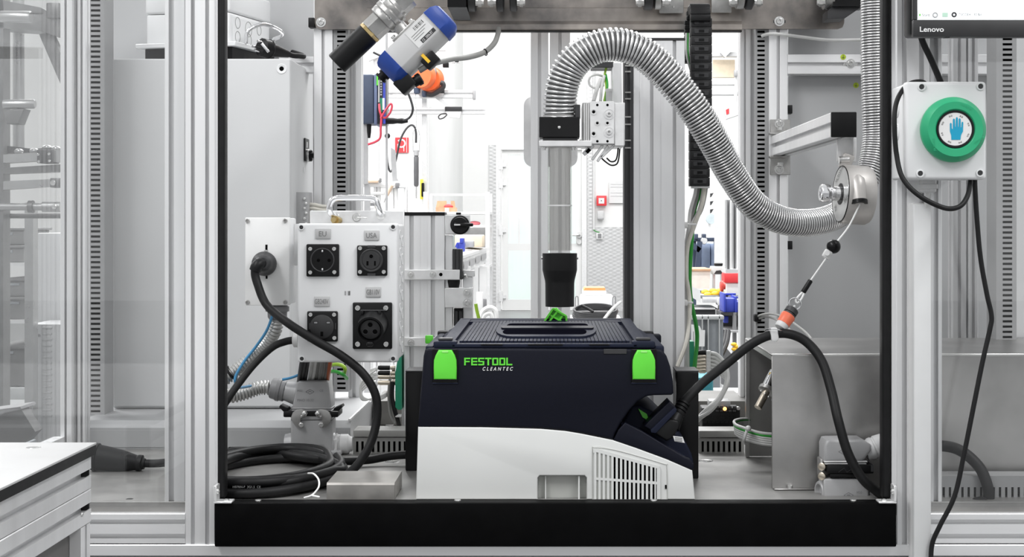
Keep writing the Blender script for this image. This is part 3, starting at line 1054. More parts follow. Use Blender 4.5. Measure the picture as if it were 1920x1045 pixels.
# open flap of the appliance socket
fl = MB().pprism([(1208, 800), (1216, 791), (1255, 753), (1268, 766), (1267, 771), (1228, 812)], YV + 0.018, 0.05, 0.002)
part('socket_flap', fl, NAVY, ns)
part('flap_edge', MB().pprism([(1220, 807), (1264, 765), (1269, 768), (1268, 773), (1230, 813), (1221, 812)], YV + 0.013, 0.005, 0.001), NAVYL, ns)

# ventilation grille, bottom right of the lower shell
gr = part('vent_frame', MB().pprism([(1110, 936.8), (1110, 842), (1114, 838), (1125, 837), (1160, 845), (1200, 856), (1246, 870), (1251, 876), (1252, 936.8)],
                                    YV - 0.0006, 0.001), VACG, vac)


def gtop(x):
    return 847 + max(0, x - 1120) * 0.275


part('vent_backing', MB().pprism([(1149, 936.5), (1149, gtop(1149)), (1230, gtop(1230)), (1230, 936.5)], YV - 0.0011, 0.0005), DARK, gr)
part('vent_backing', MB().pprism([(1117, 936.5), (1117, gtop(1117)), (1149, gtop(1149)), (1149, 936.5)], YV - 0.0011, 0.0005), VACD, gr)
for i in range(15):
    xx = 1116 + 8.1 * i
    part('vent_bar', MB().pprism([(xx - 2.1, 936.6), (xx - 2.1, gtop(xx - 2)), (xx + 2.1, gtop(xx + 2)), (xx + 2.1, 936.6)], YV - 0.003, 0.0019), VACG, gr)
for pts in ([(1114, 900), (1114, 896), (1234, 904), (1234, 909)], [(1112, 850), (1112, 843), (1120, 842), (1237, 875), (1237, 880), (1117, 848)]):
    part('vent_bar', MB().pprism(pts, YV - 0.0031, 0.0022), VACG, gr)
part('vent_bar', MB().pprism([(1230, 936.5), (1230, 876), (1238, 879), (1238, 936.5)], YV - 0.003, 0.0022), VACG, gr)
part('vent_seam', MB().ptube([(1111, 936, YV - 0.001), (1111, 848, YV - 0.001), (1116, 840, YV - 0.001), (1160, 846, YV - 0.001), (1243, 870, YV - 0.001),
                              (1250, 876, YV - 0.001), (1251, 936, YV - 0.001)], 0.0005, 6, 6), VACD, gr)
part('vent_catch', MB().pbox(1247, 910, 1250, 917, YV - 0.002, 0.002), DARK, gr)
# mains plug and cable hanging from the balancer
pg = thing('power_cable', 'thick black cable hung from the orange coupling and plugged into the vacuum', 'cable', P(1240, 800, YV + 0.07))
mb = MB().pprism([(1226, 812), (1236, 800), (1256, 786), (1272, 790), (1274, 800), (1262, 822), (1250, 828)], YV + 0.016, 0.035, 0.003)
part('plug', mb, BLACK, pg)
mb = MB()
a, b = P(1258, 800, YV + 0.035), P(1284, 753, YV + 0.05)
prof = [(0, 0.014), (0.012, 0.012), (0.022, 0.0095)]
L = (b - a).length
hh = 0.024
while hh < L:
    prof += [(hh, 0.0105), (hh + 0.003, 0.0105), (hh + 0.003, 0.0085), (hh + 0.0045, 0.0085)]
    hh += 0.0055
mb.lathe(a, b - a, prof, 16)
part('strain_relief', mb, BLACK, pg)
pth = [(1280, 760, YV + 0.048), (1290, 746, YV + 0.05), (1318, 718, 0.09), (1360, 684, 0.10), (1405, 648, 0.10), (1440, 630, 0.10), (1475, 626, 0.10), (1510, 640, 0.10),
       (1540, 676, 0.085), (1558, 730, 0.065), (1572, 790, 0.042), (1590, 850, 0.036), (1615, 895, 0.036), (1638, 917, 0.039), (1664, 932, 0.045), (1700, 930, 0.09), (1735, 930, 0.10)]
part('cord', MB().ptube(pth, 0.0073, 14, 8), RUBBER, pg)
cl = part('cable_clip', MB().obox(P(1451, 627, 0.10), (0.012, 0.019, 0.020), Matrix.Rotation(math.radians(-8), 3, 'Y'), 0.003), WPLAS, pg, 'white plastic clip')
part('clip_tab', MB().obox(P(1452, 637, 0.093), (0.008, 0.004, 0.006), None, 0.001), CONNL, cl)

# lime green latch plate standing up behind the lid
gl = MB()
yy = YB - 0.03
th = 0.012
body = [(1018, 607), (1037, 579), (1043, 577), (1062, 593), (1063, 604), (1060, 610)]
gl.pprism(body, yy + 0.008, 0.004, 0.001)
for seg_ in (((1018, 607), (1037, 579)), ((1037, 579), (1062, 593)), ((1062, 593), (1062, 608)), ((1026, 608), (1046, 583)), ((1030, 590), (1058, 606)),
             ((1044, 608), (1056, 590))):
    (ax, ay), (bx, by) = seg_
    v = Vector((bx - ax, by - ay)).normalized()
    n = Vector((-v.y, v.x)) * 1.7
    yy += 0.0005
    gl.pprism([(ax + n.x, ay + n.y), (bx + n.x, by + n.y), (bx - n.x, by - n.y), (ax - n.x, ay - n.y)], yy, 0.009)
part('open_latch', gl, GREEN, vac, 'lime green ribbed latch standing up behind the lid')
# black posts that locate the vacuum on both sides
for a, b, yy, ll in ((760, 800, 0.30, 'black locating block beside the left end of the vacuum'), (1268, 1310, 0.22, 'black locating block beside the right end of the vacuum')):
    t = thing('locating_block', ll, 'block', (X((a + b) / 2, yy), yy, ZF), 'black locating blocks')
    za = Z(698, yy)
    part('body', MB().box(X(a, yy), X(b, yy), yy, yy + 0.07, ZF, za, 0.002, 2), BLACKG, t)
    part('top_plate', MB().box(X(a, yy), X(b, yy), yy + 0.001, yy + 0.07, za, za + 0.002), DGREY, t)

# ================================================================== white control cabinet (left)
YC = 0.74
cab = thing('control_cabinet', 'tall white steel control cabinet standing on the grey step', 'cabinet', (X(380, YC), 0.88, ZS))
cz0, cz1 = ZS + 0.001, Z(110, YC)
cx0, cx1 = X(212, YC), X(546, YC)
part('body', MB().box(cx0, cx1, YC, 1.02, cz0, cz1, 0.004, 3), WHITE, cab)
part('door', MB().box(cx0 + 0.002, cx1 - 0.001, YC - 0.006, YC - 0.0005, cz0 + 0.004, cz1 - 0.001, 0.003, 3), WHITE, cab)
mb = MB().lathe(P(528, 129, YC - 0.006), (0, -1, 0), [(0, 0.010), (0.001, 0.0095), (0.001, 0.006), (0.0002, 0.0045)], 24, cap=False)
lk = part('door_lock', mb, OFFWH, cab)
part('lock_hole', MB().lathe(P(528, 129, YC - 0.006), (0, -1, 0), [(0.0003, 0.0045), (0.0004, 0.0001)], 16, cap=False), DARK, lk)
# rotary main switch on the right side of the cabinet
sx = cx1 + 0.0005
sy = 0.92
zc = Z(292, sy)
sw = part('switch_plate', MB().box(sx, sx + 0.003, sy - 0.03, sy + 0.022, zc - 0.012, zc + 0.035, 0.001, 1), BLACK, cab)
part('switch_knob', MB().lathe((sx + 0.003, sy, zc), (1, 0, 0), [(0, 0.012), (0.008, 0.012), (0.010, 0.010)], 20).box(
    sx + 0.01, sx + 0.024, sy - 0.014, sy + 0.014, zc - 0.005, zc + 0.005, 0.002), BLACK, sw)
part('switch_cap', MB().lathe((sx + 0.003, sy, zc), (1, 0, 0), [(0, 0.0135), (0.004, 0.0135)], 20), ZINC, sw)
part('switch_label', MB().box(sx + 0.003, sx + 0.0035, sy - 0.014, sy - 0.002, zc + 0.016, zc + 0.028), WPLAS, sw)
part('cabinet_label', MB().box(sx, sx + 0.0004, sy - 0.035, sy - 0.025, zc - 0.035, zc - 0.025), OFFWH, cab)
# grey cable entry frame low on the cabinet side, with cream cables
gx = thing('cable_entry_frame', 'grey cable entry frame with cream cables on the side of the white cabinet', 'cable entry', (sx + 0.012, 0.86, Z(420, 0.86)))
part('frame_body', MB().pbox(553, 360, 577, 442, 0.80, 0.06, 0.002), CONN, gx)
for i, yy in enumerate((383, 390, 402, 415)):
    part('entry_cable', MB().ptube([(575, yy, 0.83), (590, yy + 1, 0.83), (604, yy + (4 if i < 2 else 2), 0.84), (618, yy + 4, 0.87)], 0.0035, 8, 4), CREAMC, gx)
for i, yy in enumerate((373, 382, 391, 400, 410, 420)):
    part('entry_stud', MB().lathe(P(571 + 3 * (i % 2), yy, 0.7995), (0, -1, 0), [(0, 0.003), (0.002, 0.003), (0.0025, 0.002)], 10), ZINC, gx)

# ------------------------------------------------------------------ box, tray and plug on top of the cabinet
tz = cz1 + 0.0005
yaw = math.radians(14)
e1 = Vector((math.sin(yaw), math.cos(yaw), 0))       # along the side that runs into depth
e2 = Vector((-math.cos(yaw), math.sin(yaw), 0))      # along the front, towards the left
RB = Matrix((e1, e2, Vector((0, 0, 1)))).transposed()
ct = Vector((X(441, 0.75), 0.75, 0))


def yawbox(c, l0, l1, w0, w1, z0, z1, bev=0.0, seg=2):
    mid = c + e1 * ((l0 + l1) / 2) + e2 * ((w0 + w1) / 2)
    return MB().obox(Vector((mid.x, mid.y, (z0 + z1) / 2)), (l1 - l0, w1 - w0, z1 - z0), RB, bev, seg)


tr = thing('mounting_tray', 'light grey tray with its shaded gap filled black, under the junction box', 'tray', ct + Vector((0, 0, tz)))
part('under_block', yawbox(ct, 0.012, 0.21, 0.012, 0.20, tz, tz + 0.0255), BLACKG, tr)  # black block added to fill the gap, standing in for its shadow
part('plate', yawbox(ct, 0.0, 0.225, 0.0, 0.215, tz + 0.026, tz + 0.035, 0.001, 1), OFFWH, tr)
bz = tz + 0.0355
jc = Vector((X(430, 0.78), 0.78, 0))
jb = thing('junction_box', 'light grey plastic junction box on top of the white cabinet', 'junction box', jc + e1 * 0.1 + e2 * 0.09 + Vector((0, 0, bz)))
part('body', yawbox(jc, 0.0, 0.19, 0.0, 0.18, bz, bz + 0.060, 0.004, 3), OFFWH, jb)
part('lid', yawbox(jc, -0.002, 0.192, -0.002, 0.182, bz + 0.061, bz + 0.108, 0.005, 3), OFFWH, jb)
part('side_field', yawbox(jc, 0.012, 0.178, -0.0012, 0.0002, bz + 0.005, bz + 0.054, 0.0005, 1), OFFWH, jb)
for l_, z_, kr in ((0.035, 0.043, 0.011), (0.085, 0.036, 0.015), (0.035, 0.015, 0.011), (0.085, 0.014, 0.013), (0.135, 0.040, 0.010), (0.150, 0.016, 0.010)):
    part('knockout', MB().ring(jc + e1 * l_ - e2 * 0.0012 + Vector((0, 0, bz + z_)), e2, kr, 0.0007, 24, 6), GREYC, jb)
# chrome handle on the tray
f1, f2 = P(461, 84, 0.797), P(512, 84, 0.925)
f1.z = f2.z = tz + 0.0352
ch = MB().tube([f1, P(462, 66, 0.797), P(466, 57, 0.798), P(476, 50, 0.805), P(492, 45.5, 0.825), P(508, 49, 0.85), P(521, 55, 0.88), P(529, 62, 0.90), P(527, 68, 0.912), P(518, 72, 0.922), P(513, 76, 0.925), f2], 0.0042, 12, 8)
solo('bow_handle', ch, CHROME, 'chrome bow handle beside the junction box on the white cabinet', 'handle')
# loose mains plug
pl_ = thing('loose_plug', 'loose black mains plug lying on top of the white cabinet', 'plug', (X(525, 0.80), 0.80, cz1))
a, b = P(488, 88, 0.765), P(545, 103, 0.83)
ax = (b - a).normalized()
mb = MB().lathe(a, ax, [(0, 0.013), (0.004, 0.018), (0.022, 0.0185), (0.026, 0.014), (0.034, 0.0135), (0.055, 0.0105), (0.075, 0.007)], 20)
part('plug_body', mb, BLACK, pl_)
part('cable_tail', MB().tube([a + ax * 0.070, b + ax * 0.008, P(560, 105, 0.85), P(569, 106, 0.87), P(564, 103, 0.90), P(548, 98, 0.92)], 0.0055, 10, 6), RUBBER, pl_)
for k, (dx, dz) in enumerate(((0.006, 0.008), (-0.004, -0.002), (0.0, -0.009))):
    part('plug_pin', MB().cyl(a + Vector((dx, 0, dz)) + ax * 0.004, a + Vector((dx, 0, dz)) - ax * 0.014 + Vector((0, -0.004, 0)), 0.0026, 10), CHROME, pl_)
part('earth_strip', MB().obox(a + Vector((0.012, -0.012, -0.003)), (0.006, 0.003, 0.022), Matrix.Rotation(math.radians(-38), 3, 'Y'), 0.001), CHROME, pl_)
part('plug_collar', MB().ring(a + ax * 0.022, ax, 0.0175, 0.002, 24, 8), BLACK, pl_)
# small black stop on the panel behind
solo('panel_clip', MB().pbox(578, 33, 589, 51, 0.88, 0.03, 0.001), BLACK, 'small black clip on the left rear post above the cabinet', 'clip')

# ================================================================== socket box
YK = 0.25
sk = thing('socket_box', 'white plastic box carrying four black power sockets', 'socket box', (X(655, YK), YK + 0.06, Z(680, YK)))
part('lid', MB().pbox(557.5, 419, 746, 680, YK, 0.02, 0.004, 3), OFFWH, sk)
part('body', MB().box(X(560, YK), X(744.5, YK), YK + 0.0205, YK + 0.118, Z(678, YK), Z(421, YK), 0.004, 3), OFFWH, sk)
for cx, cy in ((565, 426.5), (737, 426), (566, 673), (737, 673)):
    plate_screw_hole(sk, P(cx, cy, YK - 0.0002), 0.0052)
# knock-outs on the right side
xr = X(744.5, YK)
for yy in (440, 475, 510, 545, 580, 615, 645):
    z_ = Z(yy, YK)
    part('side_knockout', MB().ring((xr + 0.0002, YK + 0.05, z_), (1, 0, 0), 0.007, 0.0008, 20, 6), OFFWH, sk)
    part('side_knockout', MB().ring((xr + 0.0002, YK + 0.085, z_ - 0.012), (1, 0, 0), 0.009, 0.0008, 20, 6), OFFWH, sk)


def sign(txt, x0, y0, x1, y1, h):
    s = part('name_plate', MB().pbox(x0, y0, x1, y1, YK - 0.0022, 0.0022, 0.0008, 2), SIGNG, sk, 'small grey plate reading ' + txt)
    tb = ptext(txt, (x0 + x1) / 2, (y0 + y1) / 2 + h / 2, YK - 0.0026, h, wide=0.8, align='CENTER')
    xs = [v.x for v in tb.v]
    mid = (min(xs) + max(xs)) / 2
    want = M(min((x1 - x0) * 0.88, len(txt) * 6.4 + 1), YK)
    k = want / (max(xs) - min(xs))
    for v in tb.v:
        v.x = X((x0 + x1) / 2, YK) + (v.x - mid) * k
    part('lettering', tb, INKG, s)


sign('EU', 591, 429, 620, 448, 9.5)
sign('USA', 683, 432, 711, 451, 9.5)
sign('GB240V', 589, 556, 618, 575, 9.5)
sign('GB110V', 686, 538, 714, 557.5, 9.5)
bar = MB()
for i, w in enumerate((1.6, 1.2, 0, 3.0, 3.0, 0.8)):
    if w:
        bar.pbox(646 + 1.9 * i, 546, 646 + 1.9 * i + w, 554, YK - 0.0004, 0.0004)
part('bar_mark', bar, CONN, sk)


def sock_plate(x0, y0, x1, y1, nm, lab):
    s = part(nm, MB().pbox(x0, y0, x1, y1, YK - 0.006, 0.006, 0.0022, 3), BLACK, sk, lab)
    return s


def sock_screws(s, pts, r=0.0034):
    for x_, y_ in pts:
        screw(s, P(x_, y_, YK - 0.006), r)


# EU socket: deep round well
s = sock_plate(574, 458, 635.5, 519, 'power_socket', 'black round-well socket under the EU plate')
sock_screws(s, ((582, 467), (626.5, 467), (582, 511), (627, 510.5)))
c = P(604.5, 488, YK - 0.006)
part('well_rim', MB().ring(c, (0, 1, 0), M(21.5, YK), 0.0013, 40, 8), DGREY, s)
part('well', MB().lathe(c, (0, -1, 0), [(0.0002, M(21, YK)), (0.0003, 0.0001)], 40, cap=False), BLACKG, s)
for x_ in (597, 617):
    part('pin_hole', MB().lathe(P(x_, 488.5, YK - 0.0064), (0, -1, 0), [(0, 0.0028), (0.0002, 0.0001)], 16, cap=False), DARK, s)
for y_ in (471, 505.5):
    part('earth_contact', MB().obox(P(604.5, y_, YK - 0.0075), (0.003, 0.002, 0.004), None, 0.001), CHROME, s)
# USA socket: raised disc
s = sock_plate(669, 460.5, 726, 517.5, 'power_socket', 'black raised-disc socket under the USA plate')
sock_screws(s, ((675.5, 466), (719.5, 466), (675.5, 510), (719.5, 510)))
c = P(696.5, 488.5, YK - 0.006)
part('disc', MB().lathe(c, (0, -1, 0), [(0, M(22, YK)), (0.003, M(22, YK)), (0.0036, M(20.5, YK)), (0.003, M(18, YK)), (0.003, M(17, YK)), (0.0042, M(16, YK)), (0.0042, 0.0001)],
                       40, cap=False), mat('satin_black_plastic', (0.02, 0.02, 0.021, 1), 0.5), s)
for a_ in ((689, 494, 0.0032, 0.007), (703, 494, 0.0026, 0.0075)):
    part('blade_slot', MB().obox(P(a_[0], a_[1], YK - 0.0103), (a_[2], 0.0004, a_[3])), DARK, s)
part('pin_hole', MB().lathe(P(696, 481, YK - 0.0103), (0, -1, 0), [(0, 0.0034), (0.0003, 0.0001)], 16, cap=False), DARK, s)
part('pin_rim', MB().ring(P(696, 481, YK - 0.0103), (0, 1, 0), 0.0034, 0.0004, 20, 6), DGREY, s)
for y_ in (462.5, 515):
    part('plate_bridge', MB().obox(P(696.5, y_, YK - 0.0065), (0.013, 0.001, 0.004)), DGREY, s)
# GB 240 V socket: flat disc with three rectangular holes
s = sock_plate(575.5, 584, 633, 641, 'power_socket', 'black disc socket with rectangular pin holes under the GB240V plate')
sock_screws(s, ((582.5, 590.5), (626.5, 590.5), (582.5, 634), (627, 634)))
c = P(604, 613, YK - 0.006)
part('disc', MB().lathe(c, (0, -1, 0), [(0, M(22.5, YK)), (0.0028, M(22.5, YK)), (0.0034, M(21.5, YK)), (0.0034, 0.0001)], 40, cap=False), mat('satin_black_plastic', (0.02, 0.02, 0.021, 1), 0.5), s)
for x_ in (592, 615.5):
    h_ = part('pin_hole', MB().obox(P(x_, 605, YK - 0.0095), (0.0062, 0.0004, 0.0040)), DARK, s)
    part('pin_shutter', MB().obox(P(x_, 605.3, YK - 0.0098), (0.0052, 0.0003, 0.0028)), GLAND, s)
part('pin_hole', MB().obox(P(603.5, 626.5, YK - 0.0095), (0.0044, 0.0004, 0.0075)), DARK, s)
for x_ in (580.5, 629):
    part('side_clip', MB().obox(P(x_, 612, YK - 0.0066), (0.0016, 0.0012, 0.010)), DGREY, s)
# GB 110 V socket: projecting round collar with hinge and three pin holes
s = sock_plate(661, 567.5, 735, 655, 'industrial_socket', 'large black collar socket under the GB110V plate')
sock_screws(s, ((671, 578), (723.5, 578), (671, 645.5), (724, 645.5)), 0.0045)
c0 = P(700, 607, YK - 0.006)
c1 = P(693.5, 620, YK - 0.045)
ax = (c1 - c0)
L = ax.length
R_ = M(26, YK - 0.045)
part('collar', MB().lathe(c0, ax, [(0, R_ * 1.1), (L * 0.8, R_ * 0.98), (L, R_), (L, R_ * 0.86), (L * 0.75, R_ * 0.84)], 36, cap=False), BLACK, s)
part('collar_floor', MB().lathe(c0, ax, [(L * 0.74, R_ * 0.85), (L * 0.75, 0.0001)], 36, cap=False), BLACKG, s)
nn = ax.normalized()
cc = c0 + ax * 0.86
ins_ = part('insert', MB().lathe(c0 + ax * 0.72, nn, [(0, R_ * 0.72), (L * 0.14, R_ * 0.72), (L * 0.15, R_ * 0.68), (L * 0.15, 0.0001)], 30, cap=False), mat('satin_black_plastic', (0.02, 0.02, 0.021, 1), 0.5), s)
uu = (Vector((1, 0, 0)) - nn * nn.x).normalized()
ww = nn.cross(uu)
if ww.z < 0:
    ww = -ww
for dx, dz in ((0, 0.36), (-0.36, -0.16), (0.34, -0.16)):
    cpos = c0 + ax * 0.872 + uu * dx * R_ + ww * dz * R_
    part('pin_hole', MB().lathe(cpos, nn, [(0, R_ * 0.2), (0.0004, 0.0001)], 18, cap=False), DARK, ins_)
    part('pin_rim', MB().ring(cpos, nn, R_ * 0.2, 0.0006, 20, 6), DGREY, ins_)
part('key_notch', MB().obox(c1 + Vector((0, 0.003, -R_ * 0.98)), (0.011, 0.012, 0.008), None, 0.003), BLACK, s)
for x_ in (679.5, 712.5):
    part('hinge_lug', MB().obox(P(x_, 586, YK - 0.014), (0.005, 0.018, 0.007), None, 0.001), BLACK, s)
part('hinge_pin', MB().cyl(P(676, 582.5, YK - 0.018), P(722, 582.5, YK - 0.018), 0.0012, 8), DGREY, s)
# carrying plate and bow handle behind the socket box
hp = thing('handle_plate', 'brushed aluminium plate with a bent chrome carrying handle above the socket box', 'plate', P(668, 421, YK + 0.13))
part('plate', MB().box(X(581, YK + 0.12), X(758, YK + 0.12), YK + 0.12, YK + 0.126, Z(660, YK + 0.12), Z(395, YK + 0.12), 0.0015, 1), ALUP, hp)
YH = YK + 0.115
h_ = MB().ptube([(627, 407, YH + 0.004), (624, 405, YH - 0.006), (619, 398, YH - 0.016), (618, 386, YH - 0.018), (624, 375, YH - 0.018), (640, 371.5, YH - 0.018), (690, 372, YH - 0.018),
                 (704, 376, YH - 0.018), (709, 388, YH - 0.018), (712, 398, YH - 0.016), (714, 402, YH - 0.006), (714, 403, YH + 0.004)], 0.0052, 12, 8)
part('bow_handle', h_, CHROME, hp)
for x_, y_ in ((629, 408), (714, 404)):
    part('handle_collar', MB().lathe(P(x_, y_, YH + 0.005), (0, -1, 0), [(0, 0.008), (0.004, 0.008), (0.005, 0.006)], 18), ZINC, hp)
a = P(630, 413, YH)
part('brass_fitting', MB().lathe(P(636, 414, YH + 0.003), (P(622, 412, YH - 0.02) - P(636, 414, YH + 0.003)), [(0, 0.006), (0.008, 0.006), (0.008, 0.0075), (0.014, 0.0075), (0.014, 0.005), (0.02, 0.005), (0.02, 0.003)],
                                  10), BRASS, hp)
kk = part('quarter_turn_lock', MB().lathe(P(669, 408, YH + 0.005), (0, -1, 0), [(0, 0.0075), (0.002, 0.0075), (0.004, 0.006), (0.004, 0.0035), (0.001, 0.003)], 18), ZINC, hp)
part('lock_key', MB().cyl(P(670, 408, YH - 0.001), P(688, 408.5, YH - 0.003), 0.0012, 8), ZINC, kk)

# ================================================================== plug box further left
YP = 0.33
pb = thing('plug_box', 'white wall socket box with a black angled plug in it', 'socket box', (X(500, YP), YP + 0.03, Z(573, YP)))
part('lid', MB().pbox(459.5, 408, 543, 573, YP, 0.012, 0.0015, 2), WPLAS, pb)
part('body', MB().box(X(461, YP), X(541.5, YP), YP + 0.0125, YP + 0.075, Z(572, YP), Z(409, YP), 0.003, 2), OFFWH, pb)
for cx, cy in ((464, 414), (535, 414), (464, 567), (535, 567)):
    screw(pb, P(cx, cy, YP - 0.0002), 0.0036, m=CAST)
part('mounting_strap', MB().box(X(541.5, YP) + 0.001, X(566, YP), YP + 0.05, YP + 0.054, Z(500, YP), Z(420, YP)), ALUP, pb)
part('slot', MB().pbox(497.5, 459, 501.5, 472, YP - 0.0006, 0.0006), DARK, pb)
part('slot', MB().pbox(498, 517, 501.5, 523, YP - 0.0006, 0.0006), DARK, pb)
part('contact_strip', MB().pbox(495.5, 469, 502, 476, YP - 0.004, 0.004), ZINC, pb)
part('contact_strip', MB().pbox(515, 492, 518, 499, YP - 0.004, 0.004), ZINC, pb)
# the plug with its long cable to the coil
pc = thing('angled_plug_cable', 'black angled plug with thick cable drooping across the socket box', 'cable', P(495, 497, YP - 0.03))
c0 = P(496, 495, YP - 0.001)
c1 = P(492, 494, YP - 0.042)
part('plug_body', MB().lathe(c0, c1 - c0, [(0, 0.0205), (0.012, 0.0205), (0.016, 0.018), (0.026, 0.014), (0.036, 0.0135), (0.041, 0.0095)], 28), DGREY, pc)
n0 = P(487, 496, YP - 0.035)
part('plug_neck', MB().tube([P(493, 494, YP - 0.03), P(487, 495, YP - 0.044), P(481, 500, YP - 0.048), P(478, 508, YP - 0.048)], 0.0095, 14, 5), BLACK, pc)
pth = [(483, 497, YP - 0.046), (478, 508, YP - 0.048), (482, 530, YP - 0.05), (500, 572, YP - 0.06), (540, 606, YP - 0.09), (590, 638, YP - 0.10), (640, 667, YP - 0.10), (680, 700, YP - 0.10),
       (703, 738, YP - 0.10), (707, 780, YP - 0.10), (697, 826, YP - 0.11), (675, 866, YP - 0.13), (648, 893, YP - 0.15), (628, 903, YP - 0.17), (612, 908, YP - 0.19)]
part('cord', MB().ptube(pth, 0.0070, 14, 8), RUBBER, pc)

# ================================================================== coiled cable on the floor
cc_ = thing('cable_coil', 'coil of black rubber cable lying on the machine floor', 'cable coil', (X(500, 0.15), 0.18, ZF))
cxm, cym = X(503, 0.225), 0.225
cr = 0.0072
pts = []
turns = 5
lay = [(0.0, 0), (0.0148, 0), (0.0296, 0), (0.006, 1), (0.021, 1)]
for k in range(turns):
    dr, lv = lay[k]
    for q in range(16):
        a = 2 * math.pi * q / 16 + 0.9
        ra = 0.092 + dr + 0.003 * math.sin(3 * a + k * 2)
        rb_ = 0.160 + dr + 0.004 * math.cos(2 * a + k)
        pts.append(Vector((cxm + ra * math.cos(a), cym + rb_ * math.sin(a), ZF + cr + lv * 0.0128 + 0.002 * math.sin(2 * a + k * 1.3) + 0.0022)))
part('cable_turns', MB().tube(pts, cr, 10, 3), RUBBER, cc_)
# lead from the coil to the vacuum
pth = [(430, 846, 0.42), (470, 846, 0.44), (520, 851, 0.40), (580, 860, 0.33), (640, 865, 0.33), (690, 863, 0.35), (730, 856, 0.36), (765, 853, 0.36), (800, 853, 0.36)]
pp = [P(*q) for q in pth]
for q in pp:
    q.z = max(q.z, ZF + cr)
part('lead', MB().tube(pp, cr, 12, 6), RUBBER, cc_)
pp = [P(405, 872, 0.20), P(440, 858, 0.32), P(500, 849, 0.40), P(560, 851, 0.38), P(605, 860, 0.32), P(634, 872, 0.24), P(641, 882, 0.19), P(622, 884, 0.16), P(590, 893, 0.11), P(540, 904, 0.07), P(470, 910, 0.055), P(400, 905, 0.06)]
for q in pp:
    q.z = max(q.z, ZF + 0.017)
part('loose_turn', MB().tube(pp, cr, 12, 7), RUBBER, cc_)
part('lettering', ptext('H07RN-F  3G1.5  CE', 436, 915.5, 0.019, 4.2), INKG, cc_)
# white tie
tie = MB().ptube([(578, 888, 0.075), (588, 889, 0.05), (597, 899, 0.033), (598, 912, 0.022), (592, 922, 0.0175), (583, 930, 0.0155), (570, 934, 0.015)], 0.0014, 8, 6)
part('cable_tie', tie, WHITEC, cc_, 'thin white tie')
part('tie_tail', MB().obox(P(592, 931, 0.016), (0.012, 0.006, 0.002), Matrix.Rotation(math.radians(12), 3, 'Y'), 0.0008), WHITEC, cc_)

# bent steel cover plate on the floor beside the coil
bp = MB()
px = [(613, 0.02), (750, 0.02)]
x0, x1 = X(613, 0.025), X(740, 0.025)
zt = ZF + 0.026
bp.prism([(x0, 0.022, ZF + 0.001), (x0, 0.022, zt - 0.003), (x0, 0.025, zt), (x0, 0.135, zt), (x0, 0.135, zt - 0.0025), (x0, 0.0265, zt - 0.0025), (x0, 0.0245, zt - 0.005), (x0, 0.0245, ZF + 0.001)],
         (x1 - x0, 0, 0))
bp.box(x1 - 0.0025, x1, 0.03, 0.135, ZF + 0.001, zt - 0.0025).box(x0, x0 + 0.0025, 0.03, 0.135, ZF + 0.001, zt - 0.0025)
solo('bent_plate', bp, mat('bare_plate_steel', (0.40, 0.385, 0.365, 1), 0.35, 0.8, var=0.12, scale=30), 'small bent bare steel plate lying in front of the coil next to the vacuum', 'plate')

# ================================================================== rectangular heavy connectors
def gear(name, mb, m, root, label=None):
    return part(name, mb, m, root, label)


YQ = 0.47
hc = thing('heavy_connector', 'grey metal plug connector with two clamping levers beside the coiled cable', 'connector', (X(580, YQ), YQ + 0.03, ZF))
lowp = [(540, 851), (540, 812), (552, 803), (620, 803), (622, 812), (622, 851)]
part('housing', MB().pprism([(545, 853), (545, 788), (623, 788), (623, 853)], YQ, 0.045, 0.003).pprism([(545, 788), (545, 780), (622, 780), (622, 788)], YQ - 0.002, 0.049, 0.002), CONN, hc)
part('side_boss', MB().lathe(P(552, 834, YQ + 0.022), (-1, 0, 0), [(0, 0.021), (0.008, 0.021), (0.014, 0.019), (0.016, 0.019)], 24), CONN, hc)
part('side_boss', MB().lathe(P(615, 833, YQ + 0.022), (1, 0, 0), [(0, 0.022), (0.010, 0.021), (0.014, 0.018)], 24), CONN, hc)
g = part('gland', MB().lathe(P(626, 833, YQ + 0.022), (1, 0, 0), [(0, 0.016), (0.002, 0.0195), (0.007, 0.0195), (0.008, 0.016), (0.012, 0.0165)], 6), CONNL, hc)
part('gland_nut', MB().lathe(P(638, 833, YQ + 0.022), (1, 0, 0), [(0, 0.0165), (0.001, 0.018), (0.014, 0.018), (0.018, 0.014), (0.022, 0.013)], 12), CONNL, g)
for k in range(4):
    part('gland_thread', MB().ring(P(634, 833, YQ + 0.022) + Vector((0.0022 * k - 0.002, 0, 0)), (1, 0, 0), 0.0165, 0.0009, 24, 6), CONNL, g)
part('gland_foot', MB().pbox(612, 846, 640, 854, YQ - 0.004, 0.05, 0.002), CONN, hc)
# hood
hood = part('hood', MB().pprism([(548, 771), (547, 768), (556, 720), (560, 715), (612, 714), (616, 719), (621, 760), (621, 771)], YQ - 0.001, 0.046, 0.004), CONN, hc)
part('hood_seam', MB().pbox(546, 765, 622, 767.5, YQ - 0.002, 0.048, 0.001, 1), CONN, hood)
part('hood_seam', MB().pbox(546, 770, 622, 772.5, YQ - 0.002, 0.048, 0.001, 1), CONN, hood)
# slanted cable entry and conduit gland
part('entry_neck', MB().lathe(P(556, 738, YQ + 0.022), P(520, 730, YQ + 0.022) - P(556, 738, YQ + 0.022), [(0, 0.021), (0.016, 0.018), (0.026, 0.0165)], 20), CONN, hood)
g2 = part('conduit_gland', MB().lathe(P(536, 734, YQ + 0.022), P(505, 727, YQ + 0.022) - P(536, 734, YQ + 0.022),
                                  [(0, 0.017), (0.002, 0.0195), (0.009, 0.0195), (0.010, 0.021), (0.016, 0.021), (0.017, 0.0195), (0.026, 0.0185), (0.028, 0.015)], 10), GLAND, hc)
